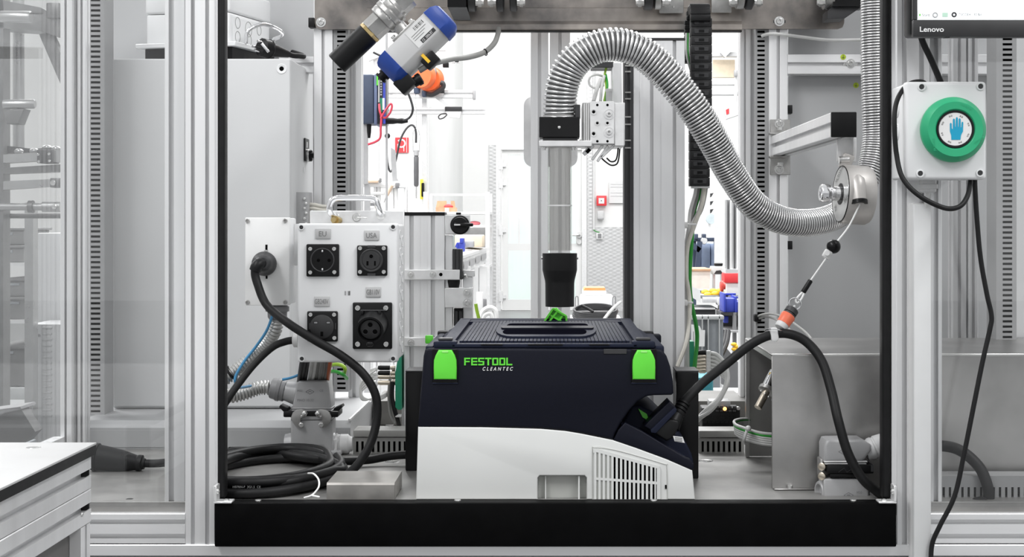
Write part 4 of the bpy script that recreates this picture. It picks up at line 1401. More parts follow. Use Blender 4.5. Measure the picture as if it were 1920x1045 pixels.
# black levers and zinc clamps
for sx_, cx_ in ((-1, 553), (1, 612)):
    part('lever', MB().pbox(cx_ - 22 if sx_ < 0 else cx_ - 2, 772, cx_ + 2 if sx_ < 0 else cx_ + 22, 783, YQ - 0.006, 0.058, 0.002), BLACK, hc)
    part('lever_tab', MB().pprism([(cx_ + sx_ * 20, 774), (cx_ + sx_ * 30, 764), (cx_ + sx_ * 28, 760), (cx_ + sx_ * 14, 766), (cx_ + sx_ * 12, 774)], YQ + 0.008, 0.03, 0.001), BLACK, hc)
    cres = [(546, 782), (549, 774), (556, 769), (565, 767.5), (573, 770), (577, 776), (573, 782), (567, 783), (563, 786), (563, 791), (568, 796), (568, 802), (562, 803), (553, 798), (548, 791)]
    mx = lambda q: q if sx_ < 0 else 1167 - q
    cl = part('clamp_plate', MB().pprism([(mx(q), w_) for q, w_ in cres], YQ - 0.009, 0.003, 0.0005), CAST, hc)
    for bx, by, rr_ in ((571, 776, 0.0045), (565.5, 781, 0.0022), (565, 797, 0.0042)):
        part('rivet', MB().lathe(P(mx(bx), by, YQ - 0.009), (0, -1, 0), [(0, rr_), (0.002, rr_), (0.003, rr_ * 0.7)], 14), ZINC, cl)
part('lever_bar', MB().pbox(545, 771, 622, 781, YQ - 0.004, 0.004, 0.001), BLACK, hc)


def emblem(root, cx, cy, Y, w, h):
    mb = MB()
    pts = [(-w, 0), (0, -h), (w, 0), (0, h)]
    for i in range(4):
        (ax_, ay_), (bx_, by_) = pts[i], pts[(i + 1) % 4]
        mb.tube([P(cx + ax_, cy + ay_, Y), P(cx + bx_, cy + by_, Y)], 0.0004, 4, 1)
    for s_ in (-1, 1):
        mb.tube([P(cx + s_ * w * 0.35, cy + h * 0.25, Y), P(cx + s_ * w * 0.15, cy - h * 0.3, Y), P(cx, cy + h * 0.1, Y)], 0.0004, 4, 1)
    part('cast_emblem', mb, GLAND, root)


emblem(hood, 581, 735, YQ - 0.0012, 8, 4.5)
emblem(hc, 580, 840, YQ - 0.0002, 8, 4.5)
part('lettering', ptext('MAO 10.32', 557, 753, YQ - 0.0014, 4.5), GLAND, hood)
part('lettering', ptext('MAP 10.32', 569, 851, YQ - 0.0004, 4.5), GLAND, hc)
part('lettering', ptext('M32', 557, 735, YQ - 0.0014, 4), GLAND, hood)
part('lettering', ptext('CE', 599, 735, YQ - 0.0014, 4), GLAND, hood)
part('lettering', ptext('M32', 598, 838, YQ - 0.0004, 4), GLAND, hc)

# corrugated metal conduits
def conduit(name, label, pts, R, pitch=0.0058, m=None):
    t = thing(name, label, 'conduit', pts[0])
    L = 0
    path = spline(pts, 14)
    Ls = [0]
    for i in range(1, len(path)):
        Ls.append(Ls[-1] + (path[i] - path[i - 1]).length)
    tot = Ls[-1]
    prof = []
    n = int(tot / pitch) * 4
    i = 0
    T, N, B = frames(path)
    vs, fs = [], []
    seg = 16
    for k in range(n + 1):
        s_ = tot * k / n
        while i < len(Ls) - 2 and Ls[i + 1] < s_:
            i += 1
        tt = (s_ - Ls[i]) / max(1e-9, Ls[i + 1] - Ls[i])
        c = path[i].lerp(path[i + 1], tt)
        nn_ = N[i].lerp(N[i + 1], tt).normalized()
        bb_ = B[i].lerp(B[i + 1], tt).normalized()
        rr = R * (1.0 if k % 4 in (1, 2) else 0.78)
        for q in range(seg):
            a_ = 2 * math.pi * q / seg
            vs.append(c + (nn_ * math.cos(a_) + bb_ * math.sin(a_)) * rr)
    for k in range(n):
        for q in range(seg):
            q2 = (q + 1) % seg
            fs.append((k * seg + q, k * seg + q2, (k + 1) * seg + q2, (k + 1) * seg + q))
    part('corrugated_tube', MB().add(vs, fs), m or mat('conduit_metal', (0.47, 0.47, 0.46, 1), 0.38, 0.75, var=0.08), t, sharp=80)
    return t


c1 = conduit('metal_conduit', 'corrugated metal conduit running down from the white plug box', [P(519, 597, YP + 0.04), P(515, 620, YP + 0.045), P(495, 650, YP + 0.06), P(465, 677, YP + 0.06), P(435, 700, YP + 0.06),
                                                                                                P(405, 722, YP + 0.05), P(375, 742, YP + 0.06)], 0.0125)
part('gland', MB().lathe(P(520, 573, YP + 0.04), (0, 0, -1), [(0, 0.017), (0.002, 0.0205), (0.010, 0.0205), (0.011, 0.017), (0.020, 0.0165), (0.024, 0.014)], 12), GLAND, c1)
part('cable_tie', MB().ring(P(434, 700, YP + 0.06), (P(435, 700, 0) - P(455, 685, 0)), 0.0138, 0.0022, 24, 6), BLACK, c1)
conduit('metal_conduit', 'corrugated metal conduit joined to the grey plug connector', [P(505, 727, YQ + 0.022), P(485, 728, YQ + 0.02), P(455, 738, YQ + 0.01), P(430, 742, YQ), P(400, 735, YQ - 0.02), P(370, 728, YQ - 0.02)], 0.0135)
solo('blue_hose', MB().ptube([(513, 575, YP + 0.03), (511, 590, YP + 0.022), (500, 620, YP + 0.03), (480, 650, YP + 0.045), (460, 675, YP + 0.045), (443, 703, YP + 0.042), (441, 717, YP + 0.045), (447, 727, YP + 0.08), (470, 724, YP + 0.14)],
                             0.0024, 8, 8), BCAB, 'thin blue air hose along the corrugated conduit', 'hose')
solo('blue_hose', MB().ptube([(576, 680, YQ - 0.01), (572, 692, YQ), (562, 702, YQ), (545, 709, YQ), (530, 712, YQ + 0.004)], 0.0024, 8, 8), BCAB, 'short thin blue air hose below the socket box', 'hose')
sc2 = thing('side_cable', 'black cable leaving the left side of the socket box', 'cable', P(555, 645, YK + 0.06))
part('cord', MB().ptube([(553, 638, YK + 0.06), (535, 641, YK + 0.06), (510, 652, YK + 0.05), (475, 685, YK + 0.03), (440, 730, YK + 0.01), (420, 760, YK), (405, 785, YK - 0.01)], 0.0062, 12, 8), RUBBER, sc2)
part('white_gland', MB().lathe(P(559, 637, YK + 0.06), (-1, 0, 0), [(0, 0.013), (0.007, 0.013), (0.009, 0.009)], 16), WPLAS, sc2)
# wire bundle under the socket box
for k, (x_, m_) in enumerate(((560, DGREY), (566, DGREY), (572, DGREY), (580, LGREYC), (586, WHITEC), (592, GREYC), (598, GREYC), (603, GREYC), (609, GREYC), (614, OCAB))):
    solo('hanging_wire', MB().ptube([(x_ + 6, 676, 0.40 + 0.004 * (k % 3)), (x_ + 3, 695, 0.44 + 0.004 * (k % 3)), (x_ - 1, 725, 0.52 + 0.005 * (k % 2)), (x_ - 4, 770, 0.56)], 0.0036, 8, 5), m_,
         ['dark grey wire hanging below the socket box, outermost left', 'dark grey wire hanging below the socket box, second from left', 'dark grey wire hanging below the socket box, third from left',
          'pale grey wire hanging below the socket box', 'white wire hanging below the socket box', 'mid grey wire hanging below the socket box next to the white one',
          'mid grey wire hanging below the socket box, second after the white one', 'mid grey wire hanging below the socket box, third after the white one',
          'mid grey wire hanging below the socket box beside the orange wire', 'orange brown wire hanging below the socket box'][k], 'wire', 'wires below the socket box')
solo('earth_wire', MB().ptube([(610, 692, 0.60), (625, 684, 0.56), (640, 685, 0.55), (647, 692, 0.55), (646, 700, 0.57)], 0.0034, 8, 6), GYCAB, 'upper green and yellow earth wire below the socket box', 'wire')
solo('earth_wire', MB().ptube([(612, 698, 0.60), (628, 697, 0.56), (642, 702, 0.55), (650, 710, 0.58)], 0.0034, 8, 6), GCAB, 'lower green earth wire below the socket box', 'wire')
# big black plug behind the left pane
bpq = thing('cable_plug', 'big black conical cable plug behind the left glass pane', 'plug', (X(215, 0.30), 0.30, ZF))
a = P(172, 847, 0.30)
b = P(268, 855, 0.30)
a.z = ZF + 0.024
b.z = ZF + 0.012
part('body', MB().lathe(a, b - a, [(0, 0.021), (0.006, 0.0235), (0.010, 0.0235), (0.011, 0.0215), (0.05, 0.018), (0.075, 0.0125), (0.078, 0.014), (0.084, 0.014), (0.085, 0.010), (0.089, 0.009)], 24), RUBBER, bpq)
part('cord', MB().tube([b - (b - a) * 0.08, b + Vector((0.02, 0.003, 0.0)), b + Vector((0.05, 0.012, 0.002)), b + Vector((0.09, 0.03, 0.006)), b + Vector((0.14, 0.06, 0.012))], 0.0068, 12, 6), RUBBER, bpq)
solo('dome_foot', MB().ball(P(243, 947, 0.035), 0.011, (1.2, 1, 0.9)), RUBBER, 'small black rubber dome on the floor behind the left glass pane', 'foot')

# ================================================================== linear axis column and pick-up head
YX = 0.42
ax_t = thing('linear_axis', 'tall aluminium axis column with black guide rail behind the vacuum', 'axis column', (X(1230, YX), YX, ZF))
part('column', vprofile(X(1187, YX), X(1284, YX), YX, YX + 0.08, ZF, Z(76, YX), (0.36, 0.80), (0.25, 0.75), 0.006), ALU, ax_t)
part('column_ridge', MB().box(X(1200, YX), X(1203, YX), YX - 0.0015, YX + 0.001, ZF + 0.14, Z(78, YX)), ALU, ax_t)
part('column_ridge', MB().box(X(1240, YX), X(1242.5, YX), YX - 0.0015, YX + 0.001, ZF + 0.14, Z(78, YX)), ALU, ax_t)
part('top_cap', MB().box(X(1168, YX), X(1285, YX), YX - 0.002, YX + 0.082, Z(76, YX), Z(71, YX), 0.001, 1), DGREY, ax_t)
part('guide_rail', vprofile(X(1170, YX), X(1186.5, YX), YX - 0.004, YX + 0.05, Z(607, YX), Z(78, YX), (0.5,), (0.5,), 0.0045, 0.004), mat('dark_guide_rail', (0.05, 0.05, 0.052, 1), 0.4, 0.4), ax_t)
for yy in (122, 133, 172, 184, 218, 232, 262, 276):
    part('rail_carriage_edge', MB().pbox(1172, yy, 1183, yy + 2.5, YX - 0.006, 0.004), CAST, ax_t)
part('lettering', text_mb('MR-CG14', P(1198, 638, YX - 0.0012), (0, 0, 1), (-1, 0, 0), 0.0045), WPLAS, ax_t)

# carriage block
YG = 0.24
hd = thing('carriage_block', 'milled aluminium carriage block with drilled plate beside the suction tube', 'carriage', P(1132, 275, YG + 0.04))
fpx = (1105, 190, 1172, 272)
part('front_plate', MB().pbox(1106, 190, 1152, 270, YG, 0.012, 0.0008, 1), ALUP, hd)
part('side_plate', MB().pbox(1152, 193, 1171, 274, YG + 0.003, 0.03, 0.001, 1), ALUP, hd)
part('rear_block', MB().box(X(1092, YG + 0.02), X(1172, YG + 0.03), YG + 0.0335, YX - 0.008, Z(272, YG + 0.03), Z(192, YG + 0.03), 0.001, 1), ALUP, hd)
part('finned_side', MB().pbox(1092, 193, 1105.5, 264, YG + 0.002, 0.028, 0.0008, 1), CAST, hd)
for xx in (1095, 1099, 1103):
    part('fin', MB().pbox(xx, 194, xx + 1.6, 263, YG, 0.003), ALUP, hd)
for x_, y_, r in ((1113, 210, 0.0048), (1113, 251, 0.0048), (1120, 231, 0.0038), (1139, 231, 0.0038)):
    o = part('counterbore', MB().lathe(P(x_, y_, YG), (0, -1, 0), [(0.0002, r), (0.0012, r), (0.0012, r * 0.75), (0.0003, r * 0.55)], 20, cap=False), ALUP, hd)
    part('bore', MB().lathe(P(x_, y_, YG), (0, -1, 0), [(0.0003, r * 0.55), (0.0004, 0.0001)], 14, cap=False), DARK, o)
for x_, y_ in ((1120, 197), (1139, 197), (1120, 265), (1139, 265)):
    part('tapped_hole', MB().lathe(P(x_, y_, YG), (0, -1, 0), [(0.0003, 0.0021), (0.0004, 0.0001)], 12, cap=False), DARK, hd)
for y_ in (214, 248):
    part('screw_pocket', MB().lathe(P(1142, y_, YG), (0, -1, 0), [(0, 0.0086), (0.0012, 0.0086), (0.0012, 0.0075), (0.0004, 0.0072), (0.0004, 0.0001)], 28, cap=False), ALUP, hd)
    screw(hd, P(1142, y_, YG - 0.0005), 0.0046, m=CONNL)
# slanted aluminium bits and black wires below the block
for k, (ax_, ay_, bx_, by_) in enumerate(((1094, 290, 1112, 272), (1110, 300, 1130, 273), (1120, 303, 1140, 274), (1126, 296, 1150, 274))):
    u = (P(bx_, by_, YG + 0.02) - P(ax_, ay_, YG + 0.02))
    ang = math.atan2(u.z, u.x)
    part('support_strut', MB().obox((P(ax_, ay_, YG + 0.02) + P(bx_, by_, YG + 0.02)) / 2, (u.length, 0.012, 0.007 if k == 0 else 0.0045), Matrix.Rotation(-ang, 3, 'Y'), 0.0008, 1), ALUP, hd)
part('strut_bore', MB().obox(P(1103, 283, YG + 0.013), (0.008, 0.002, 0.006), Matrix.Rotation(math.radians(-45), 3, 'Y')), DARK, hd)
part('sensor_wire', MB().ptube([(1127, 296, YG + 0.03), (1136, 304, YG + 0.02), (1146, 310, YG + 0.02), (1156, 308, YG + 0.02), (1160, 298, YG + 0.02), (1162, 280, YG + 0.03)], 0.0013, 8, 6), BLACK, hd)
part('sensor_wire', MB().ptube([(1138, 297, YG + 0.03), (1145, 303, YG + 0.02), (1153, 302, YG + 0.02), (1157, 294, YG + 0.02), (1159, 278, YG + 0.03)], 0.0013, 8, 6), BLACK, hd)
# upright carrier and cables above the block
part('carrier', MB().box(X(1148, 0.34), X(1166, 0.34), 0.34, 0.41, Z(195, 0.34), Z(117, 0.34), 0.001, 1), ALU, hd)
part('carrier_bracket', MB().box(X(1108, 0.36), X(1150, 0.36), 0.34, 0.40, Z(129, 0.36), Z(118, 0.36), 0.001, 1), DGREY, hd)
part('transparent_guard', MB().box(X(1112, 0.36), X(1146, 0.36), 0.352, 0.356, Z(165, 0.36), Z(129, 0.36)), GLASS, hd)
for pts, m_, r in (([(1113, 190, 0.30), (1120, 165, 0.33), (1127, 148, 0.34)], LGREYC, 0.0034), ([(1126, 190, 0.30), (1128, 165, 0.33), (1133, 142, 0.34)], LGREYC, 0.0026),
                   ([(1133, 190, 0.31), (1137, 165, 0.33), (1134, 140, 0.35), (1140, 118, 0.35)], GYCAB, 0.0020), ([(1135, 190, 0.31), (1139, 160, 0.33), (1136, 140, 0.35)], GCAB, 0.0018),
                   ([(1132, 160, 0.34), (1115, 165, 0.33), (1105, 158, 0.33), (1106, 145, 0.33), (1118, 140, 0.34), (1130, 143, 0.35)], LGREYC, 0.0020)):
    part('signal_cable', MB().ptube(pts, r, 8, 6), m_, hd)
part('plug_body', MB().cyl(P(1142, 190, 0.31), P(1142, 170, 0.31), 0.0055, 14), CONNL, hd)
part('plug_collar', MB().lathe(P(1142, 172, 0.31), (0, 0, 1), [(0, 0.0062), (0.004, 0.0062), (0.005, 0.004)], 16), WPLAS, hd)

# arm, black clamp and suction tube
ar = thing('tube_holder', 'aluminium arm with a black clamp block holding the suction tube', 'holder', P(1049, 275, YG + 0.02))
part('arm', MB().pbox(1010.5, 263.5, 1110, 275, YG - 0.012, 0.06, 0.001, 1), ALUP, ar)
part('arm_foot', MB().pbox(1086, 262, 1142, 272, YG + 0.004, 0.025, 0.001, 1), ALUP, ar)
cbl = part('clamp_block', MB().pbox(1011, 219, 1087, 257.5, YG - 0.014, 0.065, 0.001, 1), BLACK, ar)
part('grub_screw', MB().lathe(P(1048.5, 239, YG - 0.0142), (0, -1, 0), [(0.0002, 0.0022), (0.0004, 0.0018), (0.0003, 0.0001)], 12, cap=False), ZINC, cbl)
part('clamp_spacer', MB().pbox(1018, 258, 1083, 263, YG - 0.010, 0.05, 0.001, 1), DGREY, ar)
part('hose_clip', MB().pbox(1078, 196, 1088, 222, YG, 0.03, 0.001, 1), DGREY, ar)
for x_ in (1020, 1075):
    part('bolt', MB().lathe(P(x_, 275, YG + 0.002), (0, 0, -1), [(0, 0.004), (0.003, 0.004), (0.003, 0.0028), (0.006, 0.0028)], 10), ZINC, ar)
ct = P(1049.5, 276, YG + 0.018)
zt0, zt1 = Z(470, YG + 0.018), Z(276, YG + 0.018)
tb = thing('suction_tube', 'upright clear grey suction tube ending in a black nozzle above the vacuum', 'tube', Vector((ct.x, ct.y, Z(575, YG + 0.018))))
r = M(22.5, YG + 0.018)
tube = MB().lathe((ct.x, ct.y, zt0), (0, 0, 1), [(0, r), (zt1 - zt0, r)], 36, cap=False)
tube.lathe((ct.x, ct.y, zt0), (0, 0, 1), [(0, r - 0.002), (zt1 - zt0, r - 0.002)], 36, cap=False)
part('clear_pipe', tube, TUBEG, tb)
part('pipe_band', MB().lathe((ct.x, ct.y, Z(387, ct.y)), (0, 0, 1), [(0, r + 0.0006), (0.0024, r + 0.0006)], 36, cap=False), CONNL, tb)
rn = M(32.5, YG + 0.018)
zb = Z(575, YG + 0.018)
zz = lambda y: Z(y, YG + 0.018) - zb
noz = MB().lathe((ct.x, ct.y, zb), (0, 0, 1), [(0.012, rn * 0.7), (0, rn * 0.76), (0, rn * 0.83), (zz(532), rn * 0.84), (zz(526), rn * 0.86), (zz(508), rn * 0.99), (zz(506), rn), (zz(475), rn), (zz(475), r)], 40, cap=False)
part('nozzle', noz, BLACK, tb, 'black stepped nozzle')
for s_ in (-1, 1):
    part('nozzle_screw', MB().lathe((ct.x + s_ * rn * 0.98, ct.y, Z(484, ct.y)), (s_, 0, 0), [(0, 0.0024), (0.0026, 0.0022)], 10), ZINC, tb)

# ================================================================== silver spiral hose
ho = thing('spiral_hose', 'silver wire-wound suction hose arching from the tube to the upper right', 'hose', P(1049, 222, YG + 0.018))
hp_ = [(1049, 222, .258), (1050, 195, .255), (1055, 158, .25), (1073, 120, .245), (1107, 93, .24), (1148, 83, .24), (1190, 92, .245), (1227, 117, .25), (1264, 156, .255), (1303, 207, .26), (1338, 265, .27), (1374, 330, .29),
       (1418, 388, .31), (1478, 416, .34), (1545, 413, .38), (1595, 385, .42), (1626, 332, .44), (1640, 270, .45), (1640, 200, .45), (1638, 100, .45), (1638, 0, .45), (1638, -60, .45), (1638, -180, .45), (1636, -300, .45), (1634, -360, .45)]
pts = [P(*q) for q in hp_]
HW = mat('hose_wire', (0.66, 0.66, 0.66, 1), 0.25, 0.75, var=0.04)
RR = lambda u: 0.0255 - 0.0040 * min(1, max(0, (u - 0.19) / 0.27))
part('wire', MB().spring(pts, RR, lambda u: 0.0024 - 0.0006 * min(1, max(0, (u - 0.19) / 0.08)), lambda u: 0.0068 if u < 0.205 else 0.0068 - 0.0019 * min(1, (u - 0.205) / 0.06), 10, 22, 6), HW, ho, sharp=80)
inner = MB().tube(pts, 0.02, 20, 10, rad=lambda u: RR(u) - 0.0022)
part('inner_skin', inner, mat('hose_skin', (0.13, 0.13, 0.13, 1), 0.4, 0.4), ho)
part('hose_end', MB().lathe(P(1049, 222, .258), (0, 0, 1), [(0, 0.027), (0.005, 0.027), (0.006, 0.024)], 30), CAST, ho)

# ================================================================== cable chain
chn = thing('energy_chain', 'black plastic energy chain hanging behind the silver hose', 'cable chain', P(1308, 330, 0.46))
YE = 0.47
pathpx = []
cxp, w = 1316, 40
zz0 = 28
links = []
# arch at the top then straight drop; each link is a short U-shaped box with a raised window
for k in range(19):
    yy = 34 + k * 16.6
    lk_ = MB().pbox(1296 + (0 if yy < 200 else -2), yy, 1335 - (0 if yy < 200 else 4), yy + 16.1, YE, 0.035, 0.001, 2)
    o = part('chain_link', lk_, mat('chain_plastic', (0.02, 0.02, 0.021, 1), 0.55, spec=0.3), chn)
    x0_, x1_ = (1302, 1329) if yy < 200 else (1300, 1325)
    part('link_window', MB().pbox(x0_, yy + 3.5, x1_, yy + 12, YE - 0.0015, 0.002, 0.0006, 1), DGREY, o)
    part('link_notch', MB().pbox((x0_ + x1_) / 2 - 5, yy + 5, (x0_ + x1_) / 2 + 5, yy + 10, YE - 0.002, 0.0008), BLACKG, o)
for k in range(7):
    a_ = math.pi * (k + 0.3) / 6.6
    # arch seen from its side
    cxm_ = 0.5 * (X(1283, YE) + X(1335, YE))
    c = Vector((X(1313, YE), YE + 0.06 - 0.06 * math.cos(a_ * 0.5 + 0), Z(38, YE) + 0.022 * math.sin(min(a_, math.pi / 2))))
    part('chain_link', MB().obox(c, (0.036, 0.018, 0.012), Matrix.Rotation(-a_ * 0.5, 3, 'X'), 0.002, 2), BLACK, chn)
for k in range(11):
    yy = 20 + k * 9
    part('chain_link', MB().pbox(1284 + (4 if k < 2 else 0), yy, 1297, yy + 8, YE + 0.05, 0.02, 0.001, 1), BLACK, chn)
for k, m_ in enumerate((LGREYC, GCAB, LGREYC)):
    part('chain_cable', MB().ptube([(1287 + 3 * k, 62, YE + 0.045), (1287 + 3 * k, 95, YE + 0.045), (1291 + 2 * k, 118, YE + 0.04), (1298, 140, YE + 0.04)], 0.0022, 8, 5), m_, chn)
# cable loom falling from the chain
LO = ((1306, LGREYC, 'grey signal cable of the loom below the chain, leftmost', -8, 0), (1311, GREYC, 'dark grey signal cable of the loom below the chain', -6, 1), (1315, GCAB, 'bright green cable of the loom hanging below the chain', 0, 2),
      (1320, LGREYC, 'pale grey signal cable in the middle of the loom below the chain', -2, 3), (1325, GREYC, 'grey signal cable of the loom below the chain, rightmost', -5, 4), (1328, CREAMC, 'cream cable of the loom curving to the left below', -3, 5))
for x_, m_, ll, dx, k in LO:
    yb = YE + 0.02 + 0.004 * (k % 3)
    if m_ is GCAB:
        pts_ = [(x_, 328, yb), (x_ - 3, 360, yb), (x_ - 14, 400, yb), (1297, 450, yb), (1293, 520, yb), (1296, 565, yb), (1305, 610, yb), (1307, 640, yb), (1302, 690, yb - 0.02)]
    elif m_ is CREAMC:
        pts_ = [(x_ - 4, 328, yb - 0.01), (1317, 380, yb - 0.012), (1303, 420, yb - 0.012), (1290, 460, yb - 0.012), (1286, 510, yb - 0.012), (1293, 560, yb - 0.014), (1292, 605, 0.44), (1286, 645, 0.41), (1270, 688, 0.40)]
    else:
        pts_ = [(x_, 328, yb), (x_ - 2, 360, yb), (x_ - 9 + dx * 0.3, 395, yb), (1291 + k, 430, yb), (1284 + k * 1.4, 480, yb + 0.004), (1284 + k * 1.4, 560, yb + 0.004), (1285 + k * 1.2, 640, yb + 0.004), (1286 + k, 700, yb)]
    solo('loom_cable', MB().ptube(pts_, 0.0038 if m_ in (GCAB, CREAMC) else 0.0032, 8, 7), m_, ll, 'cable', 'cable loom below the chain')
for x0_, y0_, x1_, y1_, ll in ((1281, 416, 1306, 428, 'upper white cable clamp on the axis column'), (1281, 563, 1300, 574, 'lower white cable clamp on the axis column')):
    t = thing('cable_clamp', ll, 'clamp', P(x0_, y1_, YE))
    part('base', MB().pbox(x0_, y0_, x0_ + 9, y1_, YE - 0.012, 0.03, 0.002), WPLAS, t)
    part('strap', MB().pbox(x0_ + 9, y0_ + 3, x1_, y0_ + 7, YE - 0.006, 0.003, 0.001), WPLAS, t)
solo('chain_tie', MB().pbox(1298, 349, 1331, 353, YE + 0.003, 0.034, 0.001), WPLAS, 'white tie around the loom just below the chain', 'cable tie')

# ================================================================== left slide unit (wide profile with switch)
YU = 0.60
lu = thing('slide_unit', 'wide grooved aluminium slide unit right of the socket box', 'slide unit', (X(800, YU), YU + 0.03, ZF))
part('wide_profile', vprofile(X(757, YU), X(834, YU), YU, YU + 0.05, ZF + 0.001, Z(404, YU), (0.19, 0.71), (0.5,), 0.008), ALU, lu)
for xx in (787, 800):
    part('profile_ridge', MB().pbox(xx, 405, xx + 1, 720, YU - 0.0008, 0.001), ALU, lu)
part('top_cap', MB().pbox(757, 398, 834, 404.5, YU - 0.002, 0.054, 0.001, 1), BLACK, lu)
b1 = part('cross_bar', MB().pbox(756, 506, 862, 525, YU - 0.014, 0.0135, 0.001, 1), ALUP, lu)
for x_ in (770.5, 812):
    screw(b1, P(x_, 515.5, YU - 0.014), 0.0042, washer=True)
part('tapped_hole', MB().lathe(P(826.5, 515, YU - 0.0142), (0, -1, 0), [(0.0001, 0.0033), (0.0002, 0.0001)], 16, cap=False), DARK, b1)
b2 = part('cross_bar', MB().pbox(756, 633, 822, 650, YU - 0.014, 0.0135, 0.001, 1), ALUP, lu)
screw(b2, P(770.5, 643, YU - 0.014), 0.0042, washer=True)
sp = part('switch_bracket', MB().pbox(834.5, 403, 881, 439, YU - 0.004, 0.012, 0.001, 1), ALUP, lu)
kn = part('rotary_switch', MB().lathe(P(862.5, 422, YU - 0.004), (0, -1, 0), [(0, 0.0178), (0.004, 0.0178), (0.005, 0.0165), (0.005, 0.015), (0.009, 0.0145), (0.010, 0.0135)], 30), BLACK, sp, 'black rotary switch')
part('switch_lever', MB().pbox(851, 418.5, 887, 425, YU - 0.022, 0.010, 0.002), BLACK, kn)
part('switch_mark', MB().pbox(851.5, 420.5, 863, 423, YU - 0.0224, 0.0006), WPLAS, kn)
part('switch_clip', MB().pbox(855, 398.5, 864, 403, YU - 0.003, 0.01, 0.001), BLACK, sp)
part('side_plate', MB().pbox(834.5, 441, 849, 625, YU + 0.006, 0.03, 0.001, 1), ALU, lu)
part('clear_strip', MB().pbox(848.5, 441, 852, 468, YU + 0.01, 0.02), GLASSD, lu)
part('dark_slide', vprofile(X(849.5, YU), X(867, YU), YU - 0.010, YU + 0.02, Z(524, YU), Z(467, YU), (0.3, 0.7), (0.5,), 0.002, 0.002), DGREY, lu)
part('bumper', MB().lathe(P(851, 525, YU + 0.002), (0, 0, -1), [(0, 0.0115), (0.004, 0.0115), (0.015, 0.0095), (0.016, 0.008)], 20), RUBBER, lu)
b3 = part('stop_block', MB().pbox(834, 540, 886, 577, YU - 0.010, 0.02, 0.001, 1), ALUP, lu)
for y_ in (549.5, 568):
    screw(b3, P(876, y_, YU - 0.010), 0.0052, washer=True)
part('end_plate', MB().pbox(868, 507, 890, 519, YU + 0.01, 0.012, 0.001, 1), ALUP, lu)
part('guide_block', MB().pbox(868, 519, 886, 612, YU + 0.014, 0.03, 0.001, 1), ALU, lu)
part('dark_slide', MB().pbox(851, 578, 868, 612, YU + 0.006, 0.02, 0.001, 1), BLACK, lu)
part('slide_teeth', MB().pbox(853, 584, 858, 612, YU + 0.001, 0.006).pbox(861, 584, 866, 612, YU + 0.001, 0.006), DGREY, lu)
part('hinge_pin', MB().ptube([(869, 523, YU), (872, 516, YU), (876, 522, YU)], 0.002, 8, 5), ZINC, lu)
solo('earth_lead', MB().ptube([(892, 570, 0.9), (894, 582, 0.9), (898, 600, 0.9), (897, 616, 0.9)], 0.0035, 8, 5), GYCAB, 'green and yellow earth lead hanging at the trolley behind the slide unit', 'wire')
# green terminal module and its plugs, left of the vacuum
gm = thing('io_module', 'slim green terminal module with round metal plugs left of the vacuum', 'module', P(747, 780, 0.62))
part('mounting_post', MB().pbox(753, 640, 760, 808, 0.64, 0.03), ALU, gm)
part('module_body', MB().pprism([(741, 700), (741, 764), (746, 769), (752.5, 769), (752.5, 660), (745, 676)], 0.585, 0.05, 0.001), PCB, gm)
for (ya, dark) in ((690, True), (700, True), (707, False), (718, False)):
    p_ = part('round_plug', MB().lathe(P(741, ya, 0.60), (-1, 0, 0), [(0, 0.005), (0.006, 0.005), (0.006, 0.0038), (0.009, 0.0038)], 12), BRONZE, gm)
    part('plug_sleeve', MB().lathe(P(731, ya, 0.60), (-1, 0, 0), [(0, 0.0045), (0.018, 0.0045), (0.022, 0.0035)], 12), BLACK if dark else BRONZE, p_)
    part('plug_tag', MB().obox(P(702, ya + 3, 0.60), (0.016, 0.006, 0.006), Matrix.Rotation(math.radians(-15), 3, 'Y'), 0.001), WPLAS, p_)
for k in range(4):
    part('plug_cable', MB().ptube([(706, 693 + 8 * k, 0.60), (690, 705 + 6 * k, 0.59), (676, 722 + 5 * k, 0.585), (680, 744 + 2 * k, 0.585), (700, 750 - k, 0.59), (722, 745 - 2 * k, 0.60), (736, 724, 0.62)], 0.0020, 8, 7), LGREYC, gm)
part('plug_cable', MB().ptube([(732, 706, 0.60), (729, 740, 0.60), (732, 775, 0.60), (740, 794, 0.60)], 0.0028, 8, 6), GREYC, gm)
part('plug_cable', MB().ptube([(736, 716, 0.59), (735, 745, 0.59), (740, 770, 0.59), (745, 785, 0.60), (748, 800, 0.62)], 0.0042, 8, 6), RUBBER, gm)
part('tie', MB().pbox(741, 778, 752, 783, 0.59, 0.012, 0.001), WPLAS, gm)
part('ground_lug', MB().pbox(722, 798, 738, 803, 0.60, 0.01, 0.001), BLACK, gm)

# ================================================================== steel beam across the top, with its rollers
YT = YR - 0.012
bm_ = thing('cross_beam', 'stainless steel beam with brownish reflections painted in, across the top of the opening', 'beam', P(1085, 55, YT))
zt = Z(-40, YT)
outl = [(590, -40), (590, 44), (593, 52), (602, 55), (688, 55), (688, 60), (1390, 60), (1390, 53), (1572, 54), (1580, 51), (1583, 43), (1583, -40)]
part('web', MB().pprism([(590, -60), (590, 44), (593, 52), (602, 55), (1572, 54), (1580, 51), (1583, 43), (1583, -60)], YT, 0.010), BEAM, bm_)
fl = MB()
xa, xb = X(690, YT), X(1389, YT)
prof = [(0, Z(14, YT)), (-0.006, Z(15, YT)), (-0.012, Z(17, YT)), (-0.012, Z(41, YT)), (-0.016, Z(44, YT)), (-0.021, Z(48, YT)), (-0.0215, Z(57, YT)), (-0.0195, Z(59, YT)), (0, Z(59, YT))]
fl.prism([Vector((xa, YT + q, z_)) for q, z_ in prof], (xb - xa, 0, 0))
part('rounded_flange', fl, BEAM, bm_)
part('black_seal', MB().box(xa, xb, YT - 0.018, YT + 0.0, Z(61.5, YT), Z(59.2, YT)), BLACK, bm_)
